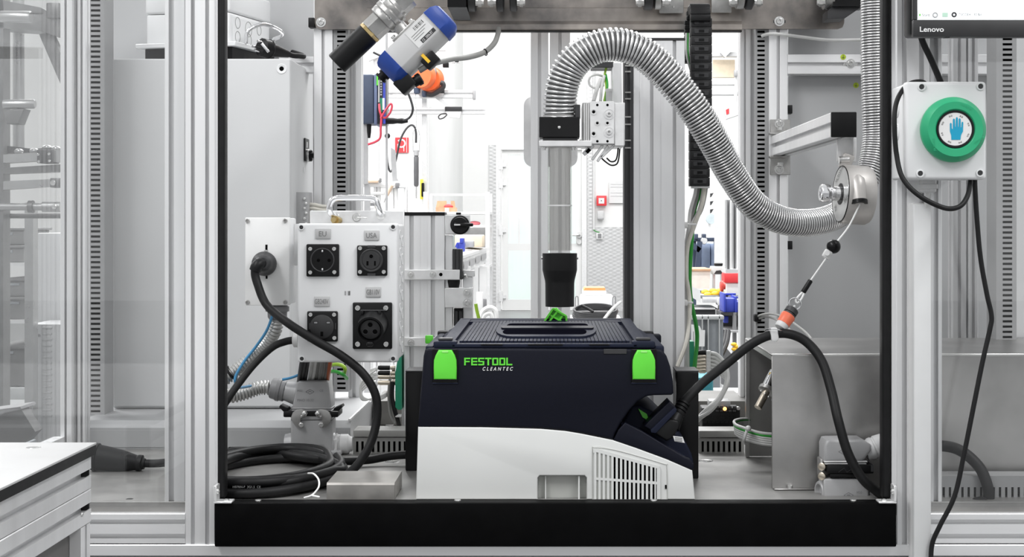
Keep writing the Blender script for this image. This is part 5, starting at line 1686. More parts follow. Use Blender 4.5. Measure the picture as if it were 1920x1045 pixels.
screw(bm_, P(602, 42, YT), 0.0065, washer=True)
screw(bm_, P(1461, 40, YT), 0.0065, washer=True)
part('slot_hole', MB().pbox(1450, 38, 1473, 43, YT - 0.0004, 0.0004), DGREY, bm_)
# clamping block left, rollers
def roller(name, label, px0, px1, pyb, Yr, m_, disc=True, cat='roller', grp=None):
    """Disc standing on a horizontal shaft along X, lower rim at pyb, top above the frame."""
    Rr = 0.045
    c = P((px0 + px1) / 2, pyb, Yr)
    t = thing(name, label, cat, c, grp)
    zc_ = c.z + Rr
    part('disc', MB().lathe((X(px0, Yr), Yr, zc_), (1, 0, 0), [(0, Rr * 0.92), (0.002, Rr), (X(px1, Yr) - X(px0, Yr) - 0.002, Rr), (X(px1, Yr) - X(px0, Yr), Rr * 0.92)], 40), m_, t)
    return t, zc_


YO = YT - 0.075
t = thing('clamp_block', 'black clamp block under the beam next to the blue actuator', 'block', P(862, 38, YO))
part('front_part', MB().prism([P(839, -40, YO - 0.04), P(839, 13, YO - 0.04), P(874, 13, YO - 0.04), P(874, -40, YO - 0.04)], (0, 0.05, 0)), BLACKG, t)
part('wedge', MB().add([P(840, 13.5, YO - 0.04), P(875, 13.5, YO - 0.04), P(883, 38, YO + 0.03), P(851, 38, YO + 0.03), P(840, 12.5, YO + 0.03), P(875, 12.5, YO + 0.03)],
                       [(0, 1, 2, 3), (0, 4, 5, 1), (1, 5, 2), (0, 3, 4), (3, 2, 5, 4)]), DGREY, t)
for name, a, b, y, m_, ll in (('roller', 877, 893, 22, DGREY, 'dark roller directly beside the black clamp block under the beam'),
                              ('roller', 931, 945, 22, DGREY, 'dark roller left of the pair in the upper centre'),
                              ('roller', 956, 970, 22, DGREY, 'dark roller right of the pair in the upper centre'),
                              ('roller', 1206, 1224, 19, DGREY, 'dark roller above the silver hose arch'),
                              ('roller', 1226, 1240, 18, CAST, 'grey steel roller above the silver hose arch'),
                              ('roller', 1379, 1395, 17, CAST, 'grey steel roller right of the energy chain'),
                              ('roller', 1397, 1411, 18, DGREY, 'dark roller right of the energy chain'),
                              ('roller', 1542, 1562, 18, ZINC, 'zinc disc roller left of the hanging hose end')):
    t, zc_ = roller(name, ll, a, b, y, YO, m_, grp='rollers under the cross beam')
    c_ = Vector((X((a + b) / 2, YO), YO, zc_))
    sgn = -1 if a in (931, 1206, 1379, 1542) else 1
    zb_ = Z(6, YO)
    part('bolt', MB().lathe((X(b if sgn > 0 else a, YO), YO - 0.03, Z(5, YO - 0.03)), (sgn, 0, 0), [(0, 0.006), (0.005, 0.006), (0.005, 0.0085), (0.012, 0.0085), (0.012, 0.006), (0.016, 0.005)], 6), CAST, t)
t = thing('angled_block', 'dark angled block at the right end of the beam', 'block', P(1585, 38, YO))
part('body', MB().pprism([(1562, -40), (1562, 12), (1622, 12), (1622, -40)], YO - 0.03, 0.06), BLACKG, t)
part('wedge', MB().pprism([(1560, 12.5), (1616, 12.5), (1584, 34), (1551, 36), (1552, 20)], YO - 0.02, 0.06, 0.001), DGREY, t)
solo('hinge_plate', MB().pbox(1236, -30, 1282, 25, YT - 0.035, 0.004, 0.003).lathe(P(1263, 13, YT - 0.035), (0, -1, 0), [(0, 0.003), (0.001, 0.002)], 12), CAST, 'grey steel plate behind the upper end of the energy chain', 'plate')
solo('hinge_plate', MB().pbox(1334, -30, 1372, 24, YT - 0.035, 0.004, 0.003), CAST, 'grey steel plate right of the energy chain under the beam', 'plate')
# oblong metal plate behind the centre posts
ob = MB()
yy = 1.06
x0_, x1_ = X(982, yy), X(1083, yy)
z0_, z1_ = Z(313, yy), Z(181, yy)
rr = 0.02
outl = []
for cx_, cz_, a0 in ((x1_ - rr, z1_ - rr, 0), (x0_ + rr, z1_ - rr, 90), (x0_ + rr, z0_ + rr, 180), (x1_ - rr, z0_ + rr, 270)):
    for k in range(7):
        a_ = math.radians(a0 + 15 * k)
        outl.append(Vector((cx_ + rr * math.cos(a_), yy, cz_ + rr * math.sin(a_))))
ob.prism(outl, (0, 0.02, 0))
solo('door_handle_plate', ob, ALUP, 'rounded silver plate behind the two centre posts', 'plate')

# ================================================================== valve with blue and white actuator
YVL = 0.40
def loc(cx, cy, Yv):
    """local frame turned 45 degrees: u up-right along the axis, v down-right across it."""
    o = P(cx, cy, Yv)
    u = Vector((1, 0, 0.975)).normalized()
    v = Vector((0.975, 0, -1)).normalized()
    return o, u, v
vt = thing('ball_valve', 'steel ball valve with a black cylindrical muffler at the upper left', 'valve', P(630, 135, YVL))
a, b = P(631, 120, YVL), P(690, 64, YVL)
u = (b - a).normalized()
pxm = (DIST + YVL) / FPX
L = (b - a).length
part('muffler', MB().lathe(a, u, [(0, 20 * pxm), (1.5 * pxm, 22 * pxm), (L, 22.5 * pxm)], 36), BLACK, vt, 'black cylindrical muffler')
part('brass_nut', MB().lathe(b, u, [(0, 21 * pxm), (1 * pxm, 23 * pxm), (7 * pxm, 23 * pxm), (9 * pxm, 20 * pxm)], 6), BRASS, vt)
part('hex_end', MB().lathe(b + u * 8 * pxm, u, [(0, 23 * pxm), (28 * pxm, 23 * pxm)], 6, phase=0.3), CAST, vt)
part('valve_body', MB().lathe(b + u * 35 * pxm, u, [(0, 25 * pxm), (2 * pxm, 29 * pxm), (12 * pxm, 30 * pxm), (14 * pxm, 29 * pxm), (16 * pxm, 31 * pxm), (24 * pxm, 31 * pxm), (27 * pxm, 27 * pxm), (31 * pxm, 28 * pxm),
                                                       (36 * pxm, 28 * pxm), (38 * pxm, 24 * pxm), (44 * pxm, 24 * pxm)], 36), CAST, vt)
part('hex_end', MB().lathe(b + u * 78 * pxm, u, [(0, 23 * pxm), (26 * pxm, 23 * pxm)], 6, phase=0.3), CAST, vt)
part('pipe', MB().cyl(b + u * 103 * pxm, b + u * 420 * pxm, 13 * pxm, 20), CAST, vt)
vv = Vector((0.70, 0, -0.72)).normalized()
sm = b + u * 52 * pxm + vv * 24 * pxm
part('stem', MB().lathe(sm, vv, [(0, 15 * pxm), (4 * pxm, 13 * pxm), (20 * pxm, 12 * pxm)], 20), CAST, vt)
part('stem_plate', MB().obox(sm + vv * 20 * pxm, (56 * pxm, 30 * pxm, 5 * pxm), Matrix.Rotation(math.radians(-44), 3, 'Y'), 0.001), CAST, vt)
for k in (-22, 22):
    part('stem_bolt', MB().lathe(sm + vv * 16 * pxm + u * k * pxm + Vector((0, -10 * pxm, 0)), -vv, [(0, 4.5 * pxm), (4 * pxm, 4.5 * pxm)], 6), ZINC, vt)
part('lettering', text_mb('DN20', b + u * 46 * pxm + vv * 14 * pxm + Vector((0, -30 * pxm, 0)), -vv, u, 0.006), CONN, vt)

at = thing('valve_actuator', 'white valve actuator with blue end caps hanging under the beam', 'actuator', P(760, 150, YVL - 0.02))
YA = YVL - 0.03
o, u, v = loc(779, 81, YA)
def L2(pu, pv, dy=0.0):
    return o + u * (pu * pxm) + v * (pv * pxm) + Vector((0, dy, 0))
def aprism(u0, u1, prof):
    """prof: list of (v px, depth m) extruded along u."""
    mb = MB()
    poly = [L2(u0, q, dy) for q, dy in prof]
    mb.prism(poly, u * ((u1 - u0) * pxm))
    return mb
bprof = [(-31, 0.010), (-29, 0.0), (12, 0.0), (15, 0.002), (31, 0.022), (31, 0.062), (20, 0.072), (-25, 0.072), (-31, 0.062)]
part('housing', aprism(-50, 50, bprof), mat('actuator_silver', (0.70, 0.70, 0.70, 1), 0.4, 0.25, var=0.02), at)
cprof = [(-33, 0.014), (-30, -0.002), (13, -0.002), (18, 0.002), (33, 0.020), (33, 0.064), (21, 0.075), (-26, 0.075), (-33, 0.064)]
for s_ in (-1, 1):
    capb = MB()
    n = len(cprof)
    rings = []
    for (du, sc_) in ((50, 1.0), (66, 0.97), (76, 0.82), (80, 0.66)):
        cv, cdy = 0.0, 0.036
        rings.append([L2(s_ * du, cv + (q - cv) * sc_, cdy + (dy - cdy) * sc_) for q, dy in cprof])
    vs = [p_ for r_ in rings for p_ in r_]
    fs = [tuple(range(n)), tuple(range(3 * n, 4 * n))]
    for i in range(3):
        fs += [(i * n + k, i * n + (k + 1) % n, (i + 1) * n + (k + 1) % n, (i + 1) * n + k) for k in range(n)]
    capb.add(vs, fs)
    ec = part('end_cap', capb, BLUE, at, 'blue plastic end cap')
    for pv_ in (-27, 24):
        part('cap_screw', MB().lathe(L2(s_ * 60, pv_, 0.004 if pv_ < 0 else 0.016), (0, -1, 0), [(0, 3.6 * pxm), (2 * pxm, 3.4 * pxm), (2 * pxm, 0.0001)], 10, cap=False), ZINC, ec)
lb = MB()
lb.add([L2(-2, -26, -0.0006), L2(44, -26, -0.0006), L2(44, 11, -0.0006), L2(-2, 11, -0.0006)], [(0, 1, 2, 3)])
lab = part('label', lb, WPLAS, at, 'white printed rating label')
lb = MB().add([L2(10, 2, -0.0009), L2(44, 2, -0.0009), L2(44, 10, -0.0009), L2(10, 10, -0.0009)], [(0, 1, 2, 3)])
part('label_band', lb, INK, lab)
part('lettering', text_mb('CE  2006.BT', L2(12, 8.5, -0.0011), u, -v, 4.6 * pxm, wide=0.75), WPLAS, lab)
bars = MB()
for k in range(9):
    w_ = (1.0, 0.6, 1.4)[k % 3]
    bars.add([L2(16 + 2.6 * k, -24, -0.0009), L2(16 + 2.6 * k + w_, -24, -0.0009), L2(16 + 2.6 * k + w_, -17, -0.0009), L2(16 + 2.6 * k, -17, -0.0009)], [(0, 1, 2, 3)])
for k in range(3):
    bars.add([L2(2, -13 + 4.5 * k, -0.0009), L2(38 - 6 * k, -13 + 4.5 * k, -0.0009), L2(38 - 6 * k, -12.2 + 4.5 * k, -0.0009), L2(2, -12.2 + 4.5 * k, -0.0009)], [(0, 1, 2, 3)])
part('label_print', bars, INK, lab)
rotA = Matrix.Rotation(math.radians(-44.3), 3, 'Y')
sn = part('position_sensor', MB().obox(L2(-2, 40, 0.025), (30 * pxm, 0.03, 24 * pxm), rotA, 0.003), BLACK, at, 'black position sensor with yellow stripe')
part('sensor_stripe', MB().obox(L2(-6, 32, 0.0093), (20 * pxm, 0.001, 6 * pxm), Matrix.Rotation(math.radians(45.7), 3, 'Y')), YEL, sn)
so = part('solenoid', MB().obox(L2(-66, 36, 0.035), (34 * pxm, 0.04, 30 * pxm), rotA, 0.003), BLACK, at)
part('solenoid_nut', MB().lathe(L2(-60, -4, 0.035) - u * 20 * pxm, -u, [(0, 12 * pxm), (5 * pxm, 12 * pxm), (5 * pxm, 9 * pxm), (9 * pxm, 9 * pxm), (9 * pxm, 12 * pxm), (14 * pxm, 12 * pxm)], 10), BLACK, at)
part('cable_gland', MB().lathe(L2(-54, 46, 0.03), (P(800, 128, YA + 0.03) - P(775, 143, YA + 0.03)), [(0, 10 * pxm), (8 * pxm, 10 * pxm), (8 * pxm, 12 * pxm), (16 * pxm, 12 * pxm), (18 * pxm, 8 * pxm)], 14), BLACK, at)
gc = MB().ptube([(786, 133, YA + 0.03), (803, 123, YA + 0.03), (820, 117, YA + 0.06), (845, 111, YA + 0.15), (880, 107, YA + 0.27), (908, 98, YA + 0.36), (926, 82, YA + 0.42), (933, 66, YA + 0.45), (935, 54, YA + 0.47)], 0.0052, 10, 8)
cb = part('supply_cable', gc, GREYC, at, 'thick grey supply cable')
part('cable_tie', MB().ring(P(910, 98, YA + 0.36), (1, 0.6, 0.4), 0.0062, 0.0012, 16, 6), BLACK, cb)
part('cable_tie', MB().ring(P(804, 123, YA + 0.03), (1, 0, 0.4), 0.0062, 0.0012, 16, 6), BLACK, cb)

# ================================================================== steel box on the right
YS0, YS1 = 0.12, 0.46
sbx = thing('steel_box', 'large bare stainless steel box on the right side of the machine floor', 'box', (X(1700, YS0), 0.3, ZF))
bx0 = X(1447, YS0)
bx1 = X(2250, YS0)
bzt = Z(664, YS0)
th_ = 0.003
part('front_sheet', MB().box(bx0, bx1, YS0, YS0 + th_, ZF + 0.001, bzt - 0.0005, 0.001, 1), STEEL, sbx)
part('top_sheet', MB().box(bx0, bx1, YS0 + 0.0005, YS1, bzt - th_, bzt, 0.001, 1), STEEL, sbx)
part('back_sheet', MB().box(bx0, bx1, YS1 - th_, YS1, ZF + 0.001, bzt - th_, 0.0008, 1), STEEL, sbx)
part('end_sheet', MB().box(bx1 - th_, bx1, YS0 + th_, YS1 - th_, ZF + 0.001, bzt - th_), STEEL, sbx)
part('edge_fold', MB().box(bx0, bx0 + 0.006, YS1 - 0.016, YS1 - th_, ZF + 0.001, bzt - th_).box(bx0, bx0 + 0.008, YS0 + th_, YS1 - 0.016, bzt - 0.010, bzt - th_), STEEL, sbx)
part('interior_shade_sheet', MB().box(bx0 + 0.075, bx0 + 0.08, YS0 + th_, YS1 - th_, ZF + 0.001, bzt - th_), mat('box_interior_shade', (0.02, 0.019, 0.017, 1), 0.45, 0.5, var=0.3, scale=15), sbx)  # added sheet, its near-black colour stands in for shade inside the box
part('foot_flange', MB().box(bx0 + 0.002, X(1540, YS0), YS0 - 0.012, YS0, ZF + 0.0005, ZF + 0.003, 0.001, 1), STEEL, sbx)
part('flange_bolt', MB().lathe(Vector((X(1480, YS0), YS0 - 0.006, ZF + 0.003)), (0, 0, 1), [(0, 0.0045), (0.004, 0.0045), (0.005, 0.003)], 12), ZINC, sbx)
part('top_flange', MB().box(bx0 - 0.0005, bx1, YS0 - 0.0005, YS0 + 0.002, bzt - 0.004, bzt + 0.0006, 0.001, 1), mat('steel_edge_highlight', (0.62, 0.615, 0.60, 1), 0.3, 0.85), sbx)  # paler steel strip paints the highlight along the front top edge
# sensor poking out of the left face
tsn = thing('tilted_sensor', 'tilted chrome sensor cylinder at the side of the steel box', 'sensor', P(1433, 765, 0.25))
a, b = P(1455, 700, 0.30), P(1421, 765, 0.27)
u_ = (b - a).normalized()
L = (b - a).length
part('sensor_body', MB().lathe(a, u_, [(0, 0.0115), (L * 0.45, 0.0115)], 24), CHROME, tsn)
part('sensor_flange', MB().lathe(a + u_ * L * 0.45, u_, [(0, 0.0145), (0.006, 0.0145), (0.007, 0.012)], 24), CAST, tsn)
part('sensor_tip', MB().lathe(a + u_ * L * 0.5, u_, [(0, 0.0062), (L * 0.5, 0.0062)], 18), BRONZE, tsn)
part('sensor_strip', MB().obox(a + u_ * L * 0.15 + Vector((-0.010, -0.004, 0)), (0.003, 0.003, 0.022), Matrix.Rotation(math.radians(28), 3, 'Y')), YEL, tsn)
for k in range(4):
    part('flange_screw', MB().lathe(a + u_ * (L * 0.45 + 0.007) + Vector((-0.009 + 0.006 * k, -0.010, 0.004 - 0.005 * k)), u_, [(0, 0.0015), (0.002, 0.0015)], 8), ZINC, tsn)
# coil of grey cables disappearing behind the box
for k in range(6):
    yb = 0.38
    m_ = GCAB if k == 1 else LGREYC
    solo('coiled_lead', MB().ptube([(1455, 815 + 4.2 * k, 0.33), (1425, 812 + 4 * k, 0.33), (1395, 803 + 4 * k, 0.34), (1380, 797 + 3.4 * k, 0.37), (1377 + k, 790 + 3 * k, 0.40), (1390, 786 + 2.5 * k, 0.43), (1405, 786 + 2 * k, 0.45)], 0.0026, 8, 7), m_,
         ['grey lead bent round the steel box corner, topmost of the bundle', 'green lead bent round the steel box corner', 'grey lead bent round the steel box corner, first under the green one',
          'grey lead bent round the steel box corner, second under the green one', 'grey lead bent round the steel box corner, third under the green one', 'grey lead bent round the steel box corner, lowest of the bundle'][k],
         'cable', 'leads at the steel box')
solo('bundle_tie', MB().ptube([(1404, 800, 0.325), (1399, 812, 0.32), (1395, 826, 0.32), (1396, 832, 0.335)], 0.0026, 8, 5).ball(P(1403, 804, 0.318), 0.005), WPLAS, 'pale cable tie around the grey leads at the steel box', 'cable tie')
# two thin grey hoses over the box top
solo('air_hose', MB().ptube([(1419, 595, 0.90), (1430, 590, 0.86), (1450, 589, 0.80), (1475, 598, 0.72), (1500, 615, 0.64), (1515, 628, 0.58), (1528, 645, 0.50)], 0.0024, 8, 8), GREYC, 'longer thin grey air hose arching over the steel box', 'hose')
solo('air_hose', MB().ptube([(1420, 599, 0.90), (1435, 594, 0.86), (1452, 598, 0.82), (1470, 610, 0.76), (1484, 622, 0.68), (1492, 634, 0.62)], 0.0024, 8, 8), GREYC, 'shorter thin grey air hose arching over the steel box', 'hose')
solo('hose_plug', MB().pbox(1414, 590, 1428, 604, YR - 0.012, 0.02, 0.003), BLACK, 'black hose fitting in the right rear duct', 'fitting')

# round metal plugs with white leads right of the vacuum
rp_ = thing('sensor_hub', 'sensor hub with round metal plugs and looping white leads right of the vacuum', 'sensor hub', P(1310, 690, 0.55))
part('hub_body', MB().pbox(1286, 640, 1302, 700, 0.54, 0.03, 0.002), PCB, rp_)
for k, yy in enumerate((662, 669, 676, 683, 689, 695)):
    p_ = part('round_plug', MB().lathe(P(1301, yy, 0.545), (1, 0, 0), [(0, 0.0055), (0.007, 0.0055), (0.007, 0.0042), (0.010, 0.0042), (0.010, 0.0052), (0.020, 0.0052), (0.022, 0.004)], 14), BRONZE if k else BLACK, rp_)
    part('plug_tag', MB().pbox(1325, yy - 4, 1333, yy + 4, 0.54, 0.01, 0.001), WPLAS, p_)
    part('white_lead', MB().ptube([(1331, yy, 0.545), (1345, yy + 4, 0.54), (1360 + k, yy + 22, 0.53), (1365 - 3 * k, yy + 50, 0.52), (1352 - 4 * k, 746 + 3 * k, 0.50), (1331 - 4 * k, 772 + 2 * k, 0.49), (1306 - k, 786 + 3 * k, 0.48)], 0.0035, 8, 8), LGREYC, rp_)
# black control device with an orange lamp
cd = thing('bus_module', 'black bus module with a glowing orange lamp under the rear post', 'module', P(1350, 802, 0.60))
part('body', MB().pbox(1316, 765, 1388, 806, 0.60, 0.05, 0.003), BLACK, cd)
part('top_cover', MB().pbox(1330, 752, 1370, 766, 0.605, 0.04, 0.002), CONN, cd)
for k in range(5):
    part('key', MB().pbox(1342 + 8 * k, 762, 1348 + 8 * k, 767, 0.597, 0.003, 0.0006, 1), DGREY, cd)
    part('key', MB().pbox(1342 + 8 * k, 769, 1348 + 8 * k, 773, 0.597, 0.003, 0.0006, 1), DGREY, cd)
part('status_lamp', MB().lathe(P(1359, 767, 0.5955), (0, -1, 0), [(0, 0.0035), (0.001, 0.003), (0.0015, 0.0001)], 14, cap=False), mat('orange_lamp', (1, 0.45, 0.12, 1), 0.4, emit=2.5), cd)
for k in range(8):
    part('terminal_slot', MB().pbox(1320 + 8 * k, 780, 1325 + 8 * k, 784, 0.5985, 0.002).pbox(1320 + 8 * k, 790, 1325 + 8 * k, 794, 0.5985, 0.002), BLACKG, cd)
part('clamp_screw', MB().lathe(P(1384, 766, 0.599), (0, -1, 0), [(0, 0.004), (0.002, 0.003)], 14), ZINC, cd)
part('feet', MB().box(X(1330, 0.6), X(1375, 0.6), 0.60, 0.65, ZF + 0.001, Z(805.5, 0.60)), DGREY, cd)

# ================================================================== spring balancer on its arm
YA0 = 0.195
ba = thing('support_arm', 'aluminium profile arm with black end cap reaching towards the viewer', 'arm', P(1581, 257, YA0))
part('arm_profile', yprofile(X(1558.5, YA0), X(1605.5, YA0), YA0 + 0.004, YR - 0.0005, Z(257, YA0), Z(210.5, YA0), (0.5,), (0.5,), 0.009, 0.011), ALU, ba)
part('end_cap', MB().box(X(1558, YA0), X(1606, YA0), YA0 - 0.002, YA0 + 0.0035, Z(257.5, YA0), Z(210, YA0), 0.0015, 2), BLACK, ba)
for (y0_, y1_, yb_) in ((224, 252, 232), (292, 328, 318)):
    part('corner_gusset', MB().pbox(1444, y0_, 1482, y1_, YR - 0.006, 0.0055, 0.001, 1).pbox(1444, y1_ - 4 if y0_ < 250 else y0_, 1476, y1_ if y0_ < 250 else y0_ + 4, YR - 0.03, 0.024, 0.001, 1), CAST, ba)
    screw(ba, P(1461, yb_, YR - 0.0062), 0.0065, washer=True)
    part('hex_bolt', MB().cyl(P(1463, yb_ + (12 if y0_ < 250 else -13), YR - 0.02), P(1463, yb_ + (6 if y0_ < 250 else -7), YR - 0.02), 0.006, 6), ZINC, ba)
# hanger plate
part('hanger_plate', MB().box(X(1570, YA0 + 0.05), X(1606, YA0 + 0.05), YA0 + 0.05, YA0 + 0.055, Z(304, YA0 + 0.05), Z(258, YA0 + 0.05), 0.001, 1), ALUP, ba)
part('hanger_side', MB().box(X(1606.5, YA0), X(1610, YA0), YA0 + 0.03, YA0 + 0.07, Z(290, YA0), Z(218, YA0), 0.001, 1), ALUP, ba)
bl = thing('spring_balancer', 'round silver spring balancer with a cord outlet cone', 'balancer', P(1588, 425, YA0 + 0.02))
cN = Vector((-0.99, -0.11, 0.06)).normalized()
cc = P(1577, 364, YA0 + 0.02)
Rb = M(56, YA0)
back = cc - cN * 0.046
part('drum', MB().lathe(back, cN, [(0, Rb * 0.93), (0.006, Rb), (0.042, Rb), (0.046, Rb * 0.97)], 48), mat('cast_silver', (0.52, 0.50, 0.48, 1), 0.42, 0.6, var=0.06, scale=40), bl)
fc = part('face_disc', MB().lathe(cc, cN, [(0.0004, Rb * 0.93), (0.0012, Rb * 0.92), (0.0012, Rb * 0.2)], 48, cap=False), mat('polished_face', (0.66, 0.66, 0.65, 1), 0.3, 0.8), bl)
part('face_rim', MB().ring(cc + cN * 0.0006, cN, Rb * 0.95, 0.0009, 48, 6), BLACK, bl)
part('shaft', MB().lathe(cc, cN, [(0, 0.0115), (0.016, 0.0115), (0.016, 0.009), (0.020, 0.009)], 24), CHROME, bl)
part('shaft_hole', MB().lathe(cc + cN * 0.001, cN, [(0.0008, 0.0175), (0.0012, 0.0115)], 24, cap=False), BLACK, bl)
part('adjusting_nut', MB().lathe(cc + cN * 0.019, cN, [(0, 0.013), (0.001, 0.0145), (0.013, 0.0145), (0.015, 0.013), (0.015, 0.0085), (0.012, 0.008), (0.012, 0.0001)], 12, cap=False), CHROME, bl)
fu = Vector((0, 0, 1))
fu = (fu - cN * fu.dot(cN)).normalized()
fr_ = fu.cross(cN)
for txt, ang in (('MOSSVA', 128), ('10-14', -60), ('kg', 215)):
    a_ = math.radians(ang)
    d_ = fr_ * math.cos(a_) + fu * math.sin(a_)
    td = fr_ * -math.sin(a_) + fu * math.cos(a_)
    part('lettering', text_mb(txt, cc + cN * 0.0016 + d_ * Rb * 0.6 + td * 0.012, -td if ang > 0 else td, d_ if ang > 0 else -d_, 0.008), INKG, bl)
# cone outlet
ca, cb_ = P(1606, 330, YA0 - 0.006), P(1611, 379, YA0 - 0.020)
cv = (cb_ - ca)
Lc = cv.length
part('outlet_cone', MB().lathe(ca, cv, [(0, 0.008), (0.008, 0.014), (Lc * 0.5, 0.0155), (Lc, 0.0125)], 24), mat('cast_silver', (0.52, 0.50, 0.48, 1), 0.42, 0.6), bl)
part('outlet_bush', MB().lathe(cb_ - cv.normalized() * 0.002, cv, [(0, 0.0135), (0.006, 0.0132), (0.006, 0.008), (0.001, 0.0075), (0.001, 0.0001)], 24, cap=False), BLACKG, bl)
part('hanger_lug', MB().obox(P(1587, 303, YA0 + 0.035), (0.018, 0.016, 0.024), Matrix.Rotation(math.radians(20), 3, 'Y'), 0.002), mat('cast_silver', (0.52, 0.50, 0.48, 1), 0.42, 0.6), bl)
part('hanger_bolt', MB().cyl(P(1573, 300, YA0 + 0.03), P(1592, 299, YA0 + 0.03), 0.006, 12), ZINC, bl)
# cord with ball stop, sleeve, loop, ring
YD = YA0 - 0.03
cd_ = thing('balancer_cord', 'thin white cord with black ball hanging from the balancer', 'cord', P(1490, 580, 0.11))
part('cord', MB().ptube([(1612, 383, YA0 - 0.022), (1608, 392, YA0 - 0.022), (1590, 427, YA0 - 0.03), (1566, 458, 0.15), (1548, 486, 0.145), (1520, 526, 0.135)], 0.0014, 8, 6), WHITEC, cd_)
part('ball_stop', MB().ball(P(1563, 462.5, 0.15), 0.0112, seg=20, rings=12), BLACKG, cd_, 'shiny black ball')
part('cord_clamp', MB().obox(P(1551, 477, 0.147), (0.013, 0.010, 0.014), Matrix.Rotation(math.radians(30), 3, 'Y'), 0.003).cyl(P(1551, 475, 0.138), P(1552, 476, 0.16), 0.004, 12), WPLAS, cd_, 'white cord clamp')
a, b = P(1520, 526, 0.135), P(1506, 548, 0.13)
part('sleeve', MB().lathe(a, b - a, [(0, 0.0028), (0.001, 0.0040), (0.022, 0.0042), (0.0235, 0.0034)], 16), BLACK, cd_)
part('loop', MB().ptube([(1508, 545, 0.13), (1497, 556, 0.128), (1492, 564, 0.125), (1496, 568, 0.124), (1503, 560, 0.126), (1509, 547, 0.13)], 0.0016, 8, 6), WHITEC, cd_)
part('split_ring', MB().ring(P(1490.5, 570, 0.122), (0.25, 1, 0.1), M(11, 0.12), 0.0011, 32, 8), CHROME, cd_)
qc = thing('hose_coupling', 'grey and orange quick coupling hanging on a split ring', 'coupling', P(1462, 617, 0.11))
a, b = P(1487, 579, 0.118), P(1462, 617, 0.106)
u_ = (b - a).normalized()
L = (b - a).length
part('grey_end', MB().lathe(a, u_, [(0, 0.0085), (0.002, 0.0105), (0.009, 0.0105), (0.009, 0.0085), (0.0105, 0.0085), (0.0105, 0.0105), (0.013, 0.0105)], 20), DGREY, qc)
part('orange_sleeve', MB().lathe(a, u_, [(0.013, 0.0108), (0.015, 0.0118), (0.024, 0.0108), (0.030, 0.0108)], 20), CORAL, qc, 'coral orange sleeve')
part('tail', MB().lathe(a, u_, [(0.030, 0.0102), (0.036, 0.0102), (0.038, 0.009)], 20), CONNL, qc)
part('eye', MB().lathe(a, -u_, [(0, 0.002), (0.005, 0.002), (0.006, 0.0012)], 10), CONNL, qc)
part('lower_ring', MB().ring(P(1451, 622, 0.098), (0.15, 0.35, 1), 0.0135, 0.0009, 28, 6), CHROME, qc)
part('ring_hook', MB().ptube([(1463, 613, 0.106), (1461, 620, 0.10), (1458, 624, 0.098), (1454, 628, 0.095)], 0.0016, 8, 5), CHROME, qc)

# ================================================================== grey connector at the front right
YQ2 = 0.062
h2 = thing('heavy_connector', 'grey metal plug connector with a black lever in front of the steel box', 'connector', (X(1590, YQ2), YQ2 + 0.02, ZF))
part('housing', MB().pprism([(1544, 934), (1544, 898), (1627, 898), (1630, 934)], YQ2, 0.042, 0.003), CONN, h2)
part('hood', MB().pprism([(1545, 866), (1545, 836), (1549, 826), (1556, 825), (1616, 824), (1633, 834), (1634, 846), (1622, 862), (1615, 866)], YQ2 - 0.001, 0.044, 0.005), CONN, h2)
part('hood_seam', MB().pbox(1545, 865, 1627, 868, YQ2 - 0.002, 0.046, 0.001, 1).pbox(1547, 869, 1625, 872, YQ2 - 0.001, 0.044, 0.001, 1), CONNL, h2)
lv = part('lever', MB().pbox(1551, 872, 1639, 889, YQ2 - 0.006, 0.055, 0.0025), BLACK, h2)
part('lever_lower', MB().pbox(1556, 889, 1622, 896, YQ2 - 0.003, 0.05, 0.001), BLACK, lv)
part('lever_mark', MB().ptube([(1572, 886, YQ2 - 0.0062), (1583, 878, YQ2 - 0.0062), (1588, 886, YQ2 - 0.0062), (1600, 878, YQ2 - 0.0062), (1606, 886, YQ2 - 0.0062)], 0.0004, 5, 1), DGREY, lv)
part('lever_end', MB().pbox(1633, 873, 1638, 885, YQ2 - 0.0068, 0.002), DGREY, lv)
cp = part('clamp_plate', MB().box(X(1539, YQ2), X(1545, YQ2), YQ2 + 0.005, YQ2 + 0.035, Z(898, YQ2), Z(862, YQ2), 0.002), CAST, h2)
for yy in (875, 893):
    part('rivet', MB().lathe(P(1542, yy, YQ2 + 0.006), (-0.6, -1, 0), [(0, 0.006), (0.004, 0.006), (0.005, 0.004)], 14), BRONZE, cp)
part('side_boss', MB().lathe(P(1546, 922, YQ2 + 0.02), (-1, -0.25, 0), [(0, 0.0165), (0.008, 0.0165), (0.010, 0.015), (0.010, 0.012), (0.004, 0.011), (0.004, 0.0001)], 24, cap=False), CONN, h2)
part('side_boss', MB().lathe(P(1627, 926, YQ2 + 0.02), (1, 0, 0), [(0, 0.015), (0.006, 0.014)], 20), CONN, h2)
g = part('gland', MB().lathe(P(1622, 846, YQ2 + 0.02), P(1660, 832, YQ2 + 0.02) - P(1622, 846, YQ2 + 0.02), [(0, 0.016), (0.006, 0.016), (0.008, 0.0175), (0.013, 0.0175), (0.014, 0.0165), (0.016, 0.0165), (0.017, 0.018), (0.038, 0.0165), (0.045, 0.013)], 10), CONNL, h2)
emblem(h2, 1581, 847, YQ2 - 0.0012, 9, 5)
emblem(h2, 1591, 929, YQ2 - 0.0002, 9, 5)
part('lettering', ptext('M20', 1606, 926, YQ2 - 0.0006, 4), GLAND, h2)
